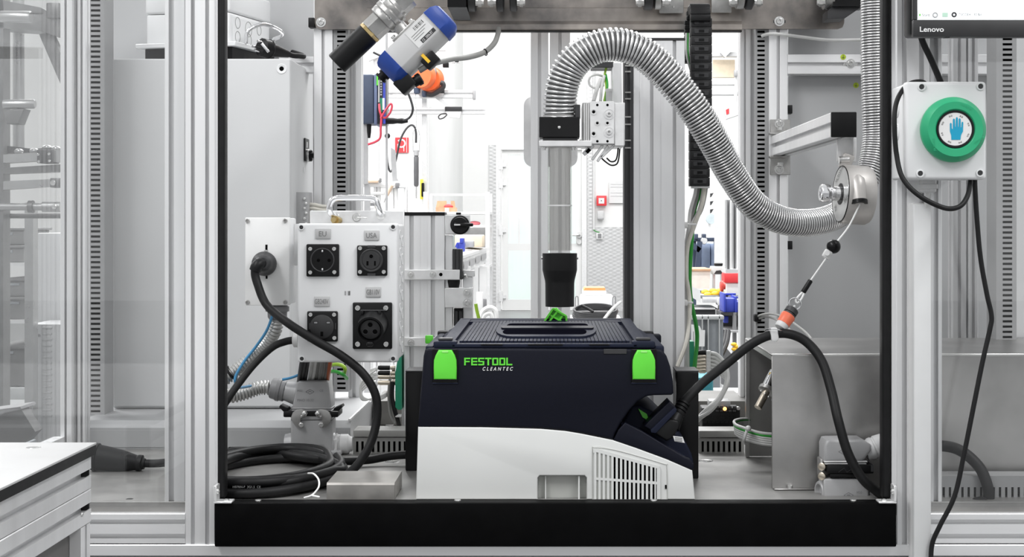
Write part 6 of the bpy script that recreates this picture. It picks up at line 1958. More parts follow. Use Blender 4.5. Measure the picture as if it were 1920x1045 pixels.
# cable from gland on right behind the pane
solo('bay_cable', MB().ptube([(1700, 838, 0.07), (1760, 836, 0.075), (1800, 845, 0.065), (1835, 875, 0.05), (1851, 910, 0.04), (1854, 935, 0.038), (1850, 952, 0.038)], 0.0085, 12, 8), RUBBER, 'thick dark cable curving down behind the right glass pane', 'cable')
solo('dome_foot', MB().ball(P(1838, 944, 0.034), 0.012, (1.3, 1, 0.8)), RUBBER, 'small black rubber dome behind the right glass pane', 'foot')
# small black clips on the right post
for yy, ll in ((205, 'upper small black clip on the right rear post'), (460, 'lower small black clip on the right rear post')):
    solo('panel_clip', MB().pbox(1477.5, yy - 8, 1486, yy + 8, YR + 0.01, 0.03, 0.001), BLACK, ll, 'clip')
solo('signal_cable', MB().ptube([(1428, 68, YR - 0.006), (1440, 64, YR - 0.012), (1460, 64, YR - 0.012), (1500, 69, YR - 0.01), (1550, 75, YR - 0.005), (1600, 75, YR - 0.003), (1650, 73, YR)], 0.0034, 8, 8), LGREYC, 'grey signal cable sagging below the right end of the beam', 'cable')
# right bay: profiles behind the pane
for a, b, yy, ll in ((1786, 1812, 0.62, 'narrow aluminium profile behind the right pane, left of two'), (1816, 1834, 0.62, 'narrow aluminium profile behind the right pane, right of two')):
    solo('bay_profile', vprofile(X(a, yy), X(b, yy), yy, yy + 0.035, ZF + 0.001, ZTOP, (0.5,), (0.5,), 0.006), ALU, ll, 'profile')
solo('bay_sheet', MB().box(X(1906, 0.45), X(2150, 0.45), 0.47, 0.475, bzt + 0.001, ZTOP), mat('light_bay_panel', (0.62, 0.625, 0.63, 1), 0.5, var=0.02), 'light grey sheet beside the slotted duct behind the right pane', 'panel')

# ================================================================== two-hand start button box on the right post
YB1 = -0.10
hb = thing('palm_button_box', 'light grey box with a big green palm button showing a blue hand', 'button box', P(1770, 338, YB1 + 0.05))
part('lid', MB().pbox(1697, 153, 1850, 337, YB1, 0.02, 0.005, 3), OFFWH, hb)
part('body', MB().box(X(1699, YB1), X(1848, YB1), YB1 + 0.0205, -0.0045, Z(335, YB1), Z(155, YB1), 0.004, 3), OFFWH, hb)
for cx, cy in ((1728, 163), (1838.5, 162), (1725.5, 325.5), (1837.5, 324.5)):
    plate_screw_hole(hb, P(cx, cy, YB1 - 0.0002), 0.0058)
xl = X(1699, YB1) - 0.0003
for yy in (204, 248, 293):
    part('side_knockout', MB().ring((xl, YB1 + 0.056, Z(yy, YB1 + 0.05)), (1, 0, 0), 0.0115, 0.0008, 24, 6), OFFWH, hb)
    part('side_knockout', MB().ring((xl, YB1 + 0.056, Z(yy, YB1 + 0.05)), (1, 0, 0), 0.0085, 0.0006, 24, 6), OFFWH, hb)
bc = P(1784, 244, YB1)
Rg = M(61, YB1)
pb_ = part('palm_button', MB().lathe(bc, (0, -1, 0), [(0.0005, Rg * 0.97), (0.005, Rg), (0.011, Rg), (0.013, Rg * 0.985), (0.0215, Rg * 0.86), (0.0228, Rg * 0.835), (0.0225, Rg * 0.62), (0.0205, Rg * 0.57)], 64, cap=False), TEAL, hb, 'teal green ring-shaped palm button')
part('button_ring', MB().lathe(bc, (0, -1, 0), [(0.0195, Rg * 0.585), (0.0225, Rg * 0.57), (0.0225, Rg * 0.53), (0.0205, Rg * 0.505)], 48, cap=False), BLACK, pb_)
part('button_face', MB().lathe(bc, (0, -1, 0), [(0.0195, Rg * 0.54), (0.0208, Rg * 0.505), (0.0212, Rg * 0.5), (0.0212, 0.0001)], 48, cap=False), WPLAS, pb_, 'white button face')
hand = [(1776, 261), (1795, 261), (1796, 252), (1801, 243), (1801, 230), (1799.5, 229), (1798.3, 230), (1798, 240), (1797, 240), (1797, 226), (1795.6, 224.6), (1794.2, 226), (1794, 238), (1793, 238), (1792.6, 223.5), (1791, 222), (1789.3, 223.5),
        (1789, 238), (1788, 238), (1787.6, 225), (1786, 223.6), (1784.6, 225), (1784.4, 241), (1783, 243)]
hand = [(1777, 263), (1793, 263), (1794, 255), (1797.5, 248), (1798, 232), (1796.7, 230.5), (1795.2, 232), (1794.6, 241), (1793.6, 241), (1793.3, 226), (1791.8, 224.3), (1790.2, 226), (1789.8, 240), (1788.8, 240), (1788.3, 224), (1786.6, 222.2),
        (1785, 224), (1784.5, 240), (1783.5, 240), (1783, 226.5), (1781.4, 224.8), (1779.8, 226.5), (1779.5, 244), (1777.6, 243), (1777.4, 234), (1775.8, 232.6), (1774.3, 234), (1774.4, 248), (1776.6, 255)]
mb = MB()
c2 = Vector((X(1785, YB1), 0, Z(243.5, YB1)))
poly = []
for x_, y_ in hand:
    q = P(x_ , y_, YB1)
    poly.append(Vector((c2.x + (q.x - c2.x) * 1.04, YB1 - 0.0217, c2.z + (q.z - c2.z) * 1.04)))
mb.prism(poly, (0, 0.0004, 0))
part('hand_symbol', mb, CYAN, pb_, 'blue hand symbol')
for k in range(16):
    a_ = 2 * math.pi * (k // 2) / 8 + (0.42 if k % 2 else 0.28)
    part('face_dot', MB().lathe(bc + Vector((math.cos(a_) * Rg * 0.425, -0.0213, math.sin(a_) * Rg * 0.425)), (0, -1, 0), [(0, 0.0013), (0.0004, 0.0009)], 10), CAST, pb_)
for ang in (62, 185, 305):
    a_ = math.radians(ang)
    d_ = Vector((math.cos(a_), 0, math.sin(a_)))
    td = Vector((-math.sin(a_), 0, math.cos(a_)))
    part('moulded_lettering', text_mb('contrel', bc + d_ * Rg * 0.72 + Vector((0, -0.0228, 0)) + td * 0.010, -td if ang < 180 else td, d_ if ang < 180 else -d_, 0.0042, depth=0.0002), TEAL, pb_)
gl_ = part('cable_gland', MB().lathe(P(1740, 337, YB1 + 0.05), (0, 0, -1), [(0, 0.0125), (0.006, 0.0125), (0.007, 0.0145), (0.013, 0.0145), (0.0135, 0.012), (0.017, 0.012), (0.019, 0.0085)], 8), CONNL, hb)
part('gland_cable', MB().ptube([(1740, 360, YB1 + 0.05), (1738, 375, YB1 + 0.055), (1736, 392, YB1 + 0.06)], 0.0035, 10, 5), LGREYC, hb)
# white trunking below the box
wt = thing('cable_trunking', 'white plastic cable trunking below the palm button box', 'trunking', (X(1728, -0.04), -0.03, Z(1080, -0.04)))
part('cover', MB().box(X(1712.5, -0.04), X(1745, -0.04), -0.044, -0.030, Z(1085, -0.04), Z(383, -0.04), 0.002, 2), mat('trunking_plastic', (0.64, 0.645, 0.645, 1), 0.42, var=0.015), wt)
part('base_channel', MB().box(X(1715, -0.04), X(1743, -0.04), -0.030, -0.0005, Z(1085, -0.04), Z(381, -0.04)), WPLAS, wt)
# cables of the box and monitor
solo('box_cable', MB().ptube([(1742, 168, -0.045), (1732, 155, -0.05), (1716, 154, -0.06), (1701, 160, -0.075), (1688, 175, -0.09), (1679, 200, -0.095), (1677, 235, -0.1), (1681, 290, -0.1), (1693, 335, -0.11), (1725, 368, -0.12), (1770, 390, -0.12), (1798, 388, -0.12), (1813, 370, -0.11), (1819, 345, -0.085),
                             (1820, 325, -0.05)], 0.0036, 10, 8), RUBBER, 'black cable looping round the left side of the palm button box', 'cable')
solo('box_cable', MB().ptube([(1828, 325, -0.06), (1828, 345, -0.06), (1831, 400, -0.06), (1838, 480, -0.06), (1850, 550, -0.06), (1859, 592, -0.06), (1856, 618, -0.06), (1842, 680, -0.06), (1826, 760, -0.06), (1808, 850, -0.06), (1790, 930, -0.06), (1763, 985, -0.055), (1748, 1020, -0.05), (1745, 1060, -0.05)],
                             0.0035, 10, 8), RUBBER, 'long black cable hanging down in front of the right pane', 'cable')
solo('monitor_cable', MB().ptube([(1722, 40, -0.06), (1729, 75, -0.055), (1745, 110, -0.045), (1760, 145, -0.04), (1770, 170, -0.035)], 0.0046, 10, 6), RUBBER, 'black cable between the monitor and the palm button box', 'cable')

# ================================================================== monitor
YM = -0.16
mo = thing('monitor', 'black flat screen monitor at the upper right corner', 'monitor', P(1850, 68, YM + 0.03))
part('housing', MB().box(X(1706.5, YM + 0.01), X(2160, YM + 0.01), YM + 0.012, YM + 0.05, Z(66, YM + 0.01), Z(-330, YM), 0.004, 2), BLACK, mo)
part('bezel', MB().box(X(1712.5, YM), X(2156, YM), YM, YM + 0.0115, Z(69, YM), Z(37, YM), 0.0012, 2).box(X(1712.5, YM), X(1720.5, YM), YM, YM + 0.0115, Z(37, YM), Z(-330, YM), 0.0008, 1), mat('monitor_bezel', (0.022, 0.022, 0.023, 1), 0.45), mo)
SCR = mat('screen_white', (0.86, 0.9, 0.92, 1), 0.4, emit=0.55)
sc_ = part('screen', MB().box(X(1720.5, YM), X(2150, YM), YM + 0.003, YM + 0.009, Z(36.5, YM), Z(-325, YM)), SCR, mo)
tbm = mat('screen_grey', (0.66, 0.68, 0.69, 1), 0.4, emit=0.4)
YY = YM + 0.0028
part('taskbar', MB().pbox(1721, 19.5, 2150, 36, YY, 0.0002), tbm, sc_)
part('task_button', MB().pbox(1781.5, 20.5, 1841, 34.5, YY - 0.0003, 0.0002), SCR, sc_)
part('start_button', MB().pbox(1722, 20.5, 1741, 35, YY - 0.0003, 0.0002), SCR, sc_)
part('window_line', MB().pbox(1819, -60, 1820.2, 12, YY, 0.0002).pbox(1819, 11.5, 2150, 12.7, YY, 0.0002).pbox(1822.5, -60, 1823.5, 9, YY, 0.0002), tbm, sc_)
part('lettering', ptext('Start', 1728.5, 30.5, YY - 0.0005, 5), INK, sc_)
part('lettering', ptext('TSCOE4 - 32 Bit', 1797, 29.5, YY - 0.0005, 4.6, wide=0.95), INK, sc_)
part('start_icon', MB().pbox(1723.5, 26, 1726, 30, YY - 0.0005, 0.0002), GREEN, sc_)
part('taskbar_icon', MB().ring(P(1753.5, 28, YY - 0.0004), (0, 1, 0), M(4.2, YY), 0.0006, 20, 6), CONN, sc_)
part('taskbar_icon', MB().pbox(1767, 24, 1777, 31.5, YY - 0.0004, 0.0002), mat('icon_mint', C(190, 225, 205), 0.5), sc_)
part('task_icon', MB().ring(P(1789, 27.5, YY - 0.0006), (0, 1, 0), M(3.6, YY), 0.0011, 20, 6), INK, sc_)
lt = ptext('Lenovo', 1724.5, 59.5, YM - 0.0003, 9.3, bold=0.02)
xs = [v.x for v in lt.v]
k = M(45, YM) / (max(xs) - min(xs))
o0 = min(xs)
for v in lt.v:
    v.x = X(1724.5, YM) + (v.x - o0) * k
part('lettering', lt, WPLAS, mo, 'white lettering on the bezel')
part('bezel_foot', MB().pbox(1772, 68.5, 1781, 70.5, YM + 0.004, 0.01), BLACK, mo)
part('wall_arm', MB().box(X(1850, 0), X(1900, 0), YM + 0.05, -0.004, Z(-260, 0), Z(-300, 0)), BLACK, mo)

# ================================================================== work table at the lower left front
dk = thing('work_table', 'white work table with silver profile frame at the lower left', 'table', (X(0, -0.15) - 0.2, -0.6, 0))
YDk = -0.15
dxr = X(181, YDk)
dzt = Z(830, YDk)
dxl, dyn = dxr - 0.75, -1.05
part('top', MB().box(dxl, dxr, dyn, YDk, dzt - 0.003, dzt, 0.0005, 1), mat('white_laminate', (0.46, 0.46, 0.46, 1), 0.4, spec=0.25, var=0.01), dk)
part('top_core', MB().box(dxl, dxr - 0.0004, dyn, YDk - 0.0004, dzt - 0.016, dzt - 0.003), BLACK, dk)
# profile frame: two stacked rails with rounded corners on the right side
z = dzt - 0.017
for k in range(2):
    h = 0.045
    part('frame_rail', yprofile(dxr - 0.05, dxr - 0.006, dyn + 0.01, YDk - 0.005, z - h, z, (0.5,), (0.5,), 0.009, 0.014), ALU, dk)
    part('rail_cap', MB().box(dxr - 0.047, dxr - 0.009, YDk - 0.0049, YDk - 0.0005, z - h + 0.001, z - 0.001, 0.002, 2), BLACK, dk)
    z -= h + 0.001
part('leg', vprofile(dxr - 0.047, dxr - 0.007, YDk - 0.045, YDk - 0.005, 0.0, z, (0.5,), (0.5,), 0.008), ALU, dk)
part('leg', vprofile(dxr - 0.047, dxr - 0.007, dyn + 0.01, dyn + 0.05, 0.0, z, (0.5,), (0.5,), 0.008), ALU, dk)
for xx in (dxl + 0.01,):
    part('leg', vprofile(xx, xx + 0.04, YDk - 0.045, YDk - 0.005, 0.0, dzt - 0.017, (0.5,), (0.5,), 0.008), ALU, dk)
    part('leg', vprofile(xx, xx + 0.04, dyn + 0.01, dyn + 0.05, 0.0, dzt - 0.017, (0.5,), (0.5,), 0.008), ALU, dk)
part('side_panel', MB().box(dxr - 0.03, dxr - 0.024, dyn + 0.05, YDk - 0.046, 0.15, z), mat('brown_grey_panel', (0.10, 0.095, 0.09, 1), 0.4), dk)
for yy, xx in ((YDk - 0.05, dxr - 0.07),):
    part('top_screw', MB().lathe((xx, yy, dzt), (0, 0, 1), [(0.0, 0.010), (0.0006, 0.0095), (0.0002, 0.006), (0.0002, 0.0001)], 20, cap=False), ZINC, dk)
screw(dk, (dxr - 0.006, YDk - 0.05, dzt - 0.09), 0.003, n=(1, 0, 0))

# ================================================================== things in the hall behind the machine
def pb(*a, **k):
    return MB().pbox(*a, **k)


# ---- wall fittings on the back wall
yw = YW - 0.02
t = thing('fire_alarm', 'red square fire alarm call point on the white wall', 'fire alarm', P(1128, 387, yw - 0.05))
part('case', pb(1118.5, 367, 1137.5, 386, yw - 0.08, 0.08, 0.008), RED, t)
part('glass_field', pb(1122.5, 371.5, 1133, 382, yw - 0.084, 0.005), WPLAS, t)
part('call_button', MB().lathe(P(1127.5, 376.5, yw - 0.085), (0, -1, 0), [(0, 0.007), (0.003, 0.006)], 10), INK, t)
t = thing('wall_switch_box', 'small pale grey box below the red fire alarm', 'switch box', P(1126, 412, yw))
part('case', pb(1120, 395, 1132.5, 411, yw - 0.06, 0.06, 0.01), CONNL, t)
part('hood', pb(1120, 408, 1132, 412, yw - 0.075, 0.07, 0.006), CONN, t)
t = thing('wall_outlet', 'small white wall outlet with dark insert on the tread plate wall', 'outlet', P(1124, 450, yw))
part('case', pb(1118, 437, 1130, 449, yw - 0.06, 0.035, 0.006), WPLAS, t)
part('insert', pb(1121, 438.5, 1127.5, 447, yw - 0.064, 0.006), GLAND, t)
part('green_lead', MB().ptube([(1113, 431, yw - 0.04), (1117, 434, yw - 0.04), (1124, 436, yw - 0.04)], 0.006, 6, 4), GCAB, t)
solo('wall_conduit', MB().cyl(P(1113.5, 431, yw - 0.03), P(1113.5, 60, yw - 0.03), 0.013, 10), WPLAS, 'thin white conduit running up the hall wall beside the fire alarm', 'conduit')
t = thing('notice_frame', 'white framed notice with faint lines beside the fire alarm', 'notice', P(1156, 382, yw))
part('board', pb(1142, 340, 1190, 381, yw - 0.02, 0.018), WPLAS, t)
for y_ in (345, 350, 361, 367):
    part('line', pb(1145, y_, 1188, y_ + 1.2, yw - 0.024, 0.003), CONNL, t)
# fire hose sign
t = thing('fire_sign', 'red and white fire hose sign on the left of the hall', 'sign', P(752, 287, 12.0))
part('board', pb(741, 258, 766, 286.5, 12.0, 0.01), RED, t)
sg = MB()
c = P(752.5, 269, 11.996)
for k in range(14):
    a0, a1 = math.radians(-150 + 21 * k), math.radians(-150 + 21 * (k + 1))
    r0, r1 = M(5.5, 12), M(8.5, 12)
    sg.add([c + Vector((math.cos(a0) * r0, 0, math.sin(a0) * r0)), c + Vector((math.cos(a1) * r0, 0, math.sin(a1) * r0)), c + Vector((math.cos(a1) * r1, 0, math.sin(a1) * r1)), c + Vector((math.cos(a0) * r1, 0, math.sin(a0) * r1))], [(0, 1, 2, 3)])
sg.pbox(745, 270, 747.5, 283, 11.995, 0.002).pbox(756.5, 274, 758, 284, 11.995, 0.002).pbox(762, 258, 763, 286, 11.995, 0.002)
part('symbol', sg, WPLAS, t)
solo('partition_wall', MB().box(X(560, 12.02), X(800, 12.02), 12.02, 12.12, 0, 4.5).box(X(790, 12.02), X(802, 12.02), 12.12, YW, 0, 4.5), HALLW, 'white partition wall behind the hanging tool', 'partition')

# ---- tool gantry with rails
YG1 = 7.0
g = thing('tool_gantry', 'white aluminium gantry with two tool rails behind the blue actuator', 'gantry', (X(795, YG1), YG1, 0))
part('post', MB().box(X(791, YG1), X(800, YG1), YG1, YG1 + 0.05, 0, Z(40, YG1)), ALUP, g)
part('post', MB().box(X(700, YG1), X(710, YG1), YG1, YG1 + 0.05, 0, Z(40, YG1)), ALUP, g)
for y0_, y1_, xe in ((170, 185, 890), (203, 215, 910)):
    part('tool_rail', hprofile(X(690, YG1), X(xe, YG1), YG1 - 0.06, YG1 - 0.005, Z(y1_, YG1), Z(y0_, YG1), (0.5,), (), 0.012, 0.012), ALUP, g)
part('rail_end', pb(886, 169, 891, 186, YG1 - 0.065, 0.062, 0.003), CONN, g)
for (ax_, ay_, bx_, by_) in ((828, 60, 858, 118), (792, 92, 835, 92), (770, 60, 796, 110), (806, 172, 858, 212), (690, 112, 792, 72)):
    u = P(bx_, by_, YG1) - P(ax_, ay_, YG1)
    part('brace', MB().obox((P(ax_, ay_, YG1 - 0.03) + P(bx_, by_, YG1 - 0.03)) / 2, (u.length, 0.04, 0.022), Matrix.Rotation(-math.atan2(u.z, u.x), 3, 'Y')), ALUP, g)
part('end_foot', pb(846, 111, 861, 117, YG1 - 0.05, 0.05), ALUP, g)
part('end_plug', pb(830, 117, 841, 126, YG1 - 0.05, 0.04, 0.003), BLACK, g)
for a, b, y0_, y1_, ll in ((834, 866, 200, 222, 'transparent tray with black edge on the lower tool rail'), (803, 833, 166, 182, 'transparent tray with black edge on the upper tool rail')):
    t = thing('rail_tray', ll, 'tray', P(a, y1_, YG1 - 0.1))
    part('edge', pb(a, y0_, b, y0_ + 9, YG1 - 0.10, 0.035, 0.004), DGREY, t)
    part('tray_body', MB().pprism([(a + 1, y0_ + 9), (b - 1, y0_ + 9), (b - 4, y1_), (a + 8, y1_ - 2)], YG1 - 0.10, 0.03), CONNL, t)
solo('rail_hook', MB().ptube([(822, 218, YG1 - 0.08), (828, 214, YG1 - 0.08), (838, 214, YG1 - 0.08), (832, 221, YG1 - 0.08), (824, 223, YG1 - 0.08), (822, 218, YG1 - 0.08)], 0.004, 6, 5), DGREY, 'small wire hook below the lower tool rail', 'hook')
# orange tool balancers
for cx, cy, rp, yy, ll in ((788, 142, 24, YG1 - 0.27, 'orange tool balancer nearer the blue actuator'), (803, 148, 24, YG1 - 0.15, 'orange tool balancer with curved grey bracket')):
    t = thing('tool_balancer', ll, 'balancer', P(cx, cy + rp, yy), 'orange tool balancers')
    r = M(rp, yy)
    part('drum', MB().lathe(P(cx, cy, yy), (0.35, 1, 0), [(0, r * 0.92), (0.01, r), (0.06, r), (0.07, r * 0.9)], 32), ORANGE, t)
    if rp == 24 and cx > 800:
        part('bracket', MB().ptube([(812, 125, yy - 0.02), (815, 138, yy - 0.02), (806, 152, yy - 0.02), (786, 160, yy - 0.02)], 0.012, 8, 6), CAST, t)
        part('label_plate', MB().pprism([(783, 136), (796, 133), (797, 147), (785, 152)], yy - 0.012, 0.004), WPLAS, t)
        part('hook', MB().ptube([(822, 155, yy), (830, 156, yy), (830, 165, yy), (812, 177, yy), (800, 177, yy)], 0.014, 8, 5), DGREY, t)
    part('cable_cone', MB().lathe(P(cx - 6, cy + rp - 1, yy + 0.03), (0, 0, -1), [(0, 0.02), (0.03, 0.018), (0.035, 0.012)], 14), NAVYBOX, t)
    part('rail_clip', pb(cx - 3, cy + 18, cx + 5, 178, YG1 - 0.09, 0.028), CONN, t)
# controller box on the gantry
YCt = 5.2
t = thing('tool_controller', 'dark blue grey tool controller with green strip and red leads', 'controller', P(695, 236, YCt))
part('case', pb(677, 139, 701, 232, YCt, 0.18, 0.01), NAVYBOX, t)
part('front_flange', pb(701, 139, 707, 234, YCt - 0.005, 0.2, 0.006), mat('flange_blue_grey', C(96, 108, 138), 0.5), t)
part('connector_panel', pb(707, 141, 722, 233, YCt + 0.01, 0.16, 0.004), DGREY, t)
part('green_strip', pb(706, 141, 708.5, 160, YCt - 0.008, 0.01), GREEN, t)
part('label_strip', pb(709, 150, 711.5, 192, YCt + 0.004, 0.008), LGREYC, t)
part('blue_strip', pb(718, 138, 722.5, 232, YCt + 0.002, 0.01), BINBL, t)
part('terminal', pb(712.5, 184, 717, 210, YCt + 0.002, 0.01), PCB, t)
part('terminal', pb(717, 184, 721, 206, YCt + 0.0, 0.01), WPLAS, t)
for k in range(7):
    part('port', pb(713, 146 + 5 * k, 716, 149 + 5 * k, YCt + 0.006, 0.006), CONN, t)
for pts in ([(711, 195, YCt - 0.01), (712, 208, YCt - 0.02), (715, 220, YCt - 0.02), (714, 240, YCt - 0.02), (713, 258, YCt - 0.01), (704, 266, YCt), (690, 271, YCt)],
            [(714, 222, YCt - 0.02), (722, 208, YCt - 0.03), (732, 195, YCt - 0.03), (735, 200, YCt - 0.03), (731, 212, YCt - 0.03), (724, 220, YCt - 0.02), (718, 221, YCt - 0.02)]):
    part('red_lead', MB().ptube(pts, 0.0055, 6, 6), mat('red_lead', C(200, 60, 80), 0.5), t)
part('black_plug', MB().lathe(P(722, 227, YCt + 0.05), (1, 0, 0), [(0, 0.016), (0.04, 0.015), (0.06, 0.012), (0.08, 0.014), (0.11, 0.008)], 12), BLACK, t)
part('black_plug', MB().lathe(P(692, 232, YCt + 0.05), (0, 0, -1), [(0, 0.012), (0.04, 0.010), (0.07, 0.006)], 12), BLACK, t)
part('side_post', pb(723, 60, 726, 480, YCt + 0.06, 0.03), CONN, t)
part('wall_arm', pb(678, 232, 689, 345, YCt + 0.05, 0.03), CONN, t)
part('stand', MB().box(X(680, YCt), X(690, YCt), YCt + 0.06, YCt + 0.1, 0, Z(345, YCt)), CONN, t)
solo('looped_cable', MB().ptube([(744, 227, YCt + 0.05), (760, 225, YCt + 0.04), (770, 218, YCt + 0.03), (774, 205, YCt), (771, 190, YCt), (765, 175, YCt), (757, 163, YCt), (740, 140, YCt), (720, 110, YCt), (700, 98, YCt)], 0.0055, 8, 6), DGREY, 'grey cord looping from the tool controller plug', 'cord')
YTC = 6.9
t = thing('tool_cable', 'dark cable loop with round black knob beside the hanging tool', 'cable', P(730, 325, YTC - 0.1))
part('cord', MB().ptube([(725, 100, YTC - 0.1), (724.5, 160, YTC - 0.1), (725, 250, YTC - 0.1), (726, 300, YTC - 0.1), (732, 322, YTC - 0.1), (741, 305, YTC - 0.1), (750, 265, YTC - 0.1), (760, 244, YTC - 0.1), (770, 235, YTC - 0.1), (777, 238, YTC - 0.1), (780, 250, YTC - 0.1), (780, 268, YTC - 0.1)], 0.006, 8, 6), DGREY, t)
part('knob', MB().lathe(P(726.5, 255, YTC - 0.12), (0, -1, 0), [(0, 0.016), (0.004, 0.016), (0.006, 0.012)], 18), BLACK, t)
t = thing('hanging_screwdriver', 'black and grey electric screwdriver hanging in a wire bow', 'screwdriver', P(781, 352, YTC - 0.1))
part('grip', MB().lathe(P(780.5, 350, YTC - 0.1), (0, 0, 1), [(0, 0.010), (0.01, 0.014), (0.06, 0.0145), (0.09, 0.015), (0.12, 0.014), (0.17, 0.0145), (0.175, 0.012), (0.2, 0.008)], 16), mat('tool_grey', (0.10, 0.10, 0.105, 1), 0.5), t)
part('collar', MB().lathe(P(780.5, 292, YTC - 0.1), (0, 0, 1), [(0, 0.0155), (0.03, 0.0155)], 16), CONN, t)
part('bow', MB().ptube([(775, 285, YTC - 0.1), (774, 255, YTC - 0.1), (777, 242, YTC - 0.1), (783, 242, YTC - 0.1), (787, 255, YTC - 0.1), (786, 285, YTC - 0.1)], 0.002, 6, 5), ZINC, t)
part('bit', MB().cyl(P(780.5, 350, YTC - 0.1), P(780.5, 372, YTC - 0.1), 0.004, 8), ZINC, t)
part('suspension', MB().cyl(P(780.5, 240, YTC - 0.1), P(779, 172, YTC - 0.1), 0.002, 6), ZINC, t)
t = thing('yellow_grip', 'yellow and black tool grip right of the hanging screwdriver', 'grip', P(791, 374, YG1 - 0.03))
part('shell', MB().pbox(787.5, 336, 793, 374, YG1 - 0.034, 0.03, 0.004), mat('pale_yellow', C(240, 226, 70), 0.45), t)
part('pad', MB().pbox(790, 343, 795, 369, YG1 - 0.045, 0.03, 0.004), BLACK, t)
# ---- workstation with white tubing
YW1 = 5.6
t = thing('workstation', 'white tubular workstation with wooden grips behind the socket box', 'workstation', (X(735, YW1), YW1, 0))
for (a, b, y0_, y1_) in ((675, 713, 334, 341), (675, 742, 342, 351), (713, 760, 349, 353), (675, 720, 360, 366)):
    part('tube_rail', MB().box(X(a, YW1), X(b, YW1), YW1, YW1 + 0.05, Z(y1_, YW1), Z(y0_, YW1), 0.004), WPLAS, t)
for x_ in (703, 710, 735, 742, 760, 768):
    part('tube_post', MB().box(X(x_ - 3, YW1), X(x_ + 2.5, YW1), YW1 + 0.01, YW1 + 0.05, 0.0, Z(343, YW1), 0.004), WPLAS, t)
part('end_clamp', pb(741, 343, 748, 353, YW1 - 0.01, 0.06, 0.003), GLAND, t)
part('end_clamp', pb(711, 334, 713.5, 343, YW1 - 0.01, 0.06, 0.003), GLAND, t)
part('wooden_grip', pb(677, 338, 709, 343, YW1 - 0.02, 0.018, 0.003), WOOD, t)
part('wooden_grip', MB().cyl(P(725, 367, YW1 - 0.02), P(735, 348, YW1 - 0.02), 0.009, 10), WOOD, t)
part('lever', MB().cyl(P(725, 367, YW1 - 0.02), P(720, 380, YW1 - 0.02), 0.003, 8), ZINC, t)
part('deck', pb(675, 391, 758, 400, YW1 - 0.03, 0.25, 0.004), WPLAS, t)
part('meter', pb(684, 380, 702, 386, YW1 - 0.04, 0.04, 0.003), GLAND, t)
part('grey_plate', MB().pprism([(733, 277), (741, 282), (744, 335), (747, 339), (736, 340), (733, 300)], YW1 + 0.06, 0.02), CONN, t)

# ---- shelf unit with boxes
YSH = 6.8
t = thing('shelf_unit', 'white shelf unit with grey backing behind the rotary switch', 'shelf', (X(865, YSH), YSH, 0))
for x_ in (807, 919):
    part('upright', MB().box(X(x_ - 4, YSH), X(x_ + 4, YSH), YSH - 0.35, YSH - 0.3, 0, Z(362, YSH)), ALUP, t)
    part('upright', MB().box(X(x_ - 3, YSH), X(x_ + 3, YSH), YSH + 0.05, YSH + 0.1, 0, Z(366, YSH)), ALUP, t)
for y_ in (365, 400, 424, 497):
    part('shelf_board', MB().box(X(804, YSH), X(922, YSH), YSH - 0.34, YSH + 0.045, Z(y_ + 2.5, YSH), Z(y_ - 2, YSH)) if y_ > 380 else MB().box(X(804, YSH), X(922, YSH), YSH + 0.06, YSH + 0.098, Z(y_ + 2, YSH), Z(y_ - 2, YSH)), ALUP, t)
part('back_sheet', MB().box(X(806, YSH), X(920, YSH), YSH + 0.102, YSH + 0.11, Z(600, YSH), Z(425, YSH)), TREAD, t)
t = thing('cardboard_box', 'open brown cardboard box on the upper shelf', 'box', P(836, 400, YSH - 0.3))
part('body', pb(817, 389, 853, 397.5, YSH - 0.33, 0.2), CARD, t)
part('flap', MB().pprism([(817, 391), (820, 377), (837, 377), (838, 391)], YSH - 0.12, 0.01), CARD, t)
part('flap', MB().pprism([(846, 391), (845, 377), (852, 377), (854, 391)], YSH - 0.12, 0.01), CARD, t)
part('label', pb(834, 390, 842, 397.5, YSH - 0.334, 0.003), WPLAS, t)
solo('red_part', MB().ball(P(841, 388, YSH - 0.2), 0.022, (1.2, 1, 0.7)), RED, 'red part sticking out of the cardboard box', 'part')
solo('pink_part', MB().ball(P(890, 419, YSH - 0.28), 0.022, (1.5, 1, 0.6)).ball(P(882, 420, YSH - 0.28), 0.016, (1.4, 1, 0.6)), mat('pink_plastic', C(240, 130, 140), 0.5), 'pink plastic pieces on the lower shelf', 'parts')
solo('carton', pb(852, 441, 905, 464, 6.0, 0.25, 0.006), CARTON, 'long pale carton on the white trolley', 'carton')
solo('grey_carton', pb(871, 452, 888, 464, 5.85, 0.1, 0.004), CONN, 'small grey carton in front of the pale carton', 'carton')
t = thing('picking_bin', 'blue picking bin between the slide unit and the trolley', 'bin', P(861, 475, 5.7))
part('body', pb(856, 455, 870, 478, 5.70, 0.12, 0.004), BINBL, t)
part('lip', MB().pprism([(853, 463), (856, 456), (858, 456), (858, 466)], 5.69, 0.1), BINBL, t)
part('rim', pb(862, 447, 869, 456, 5.69, 0.12, 0.003), BINBL, t)
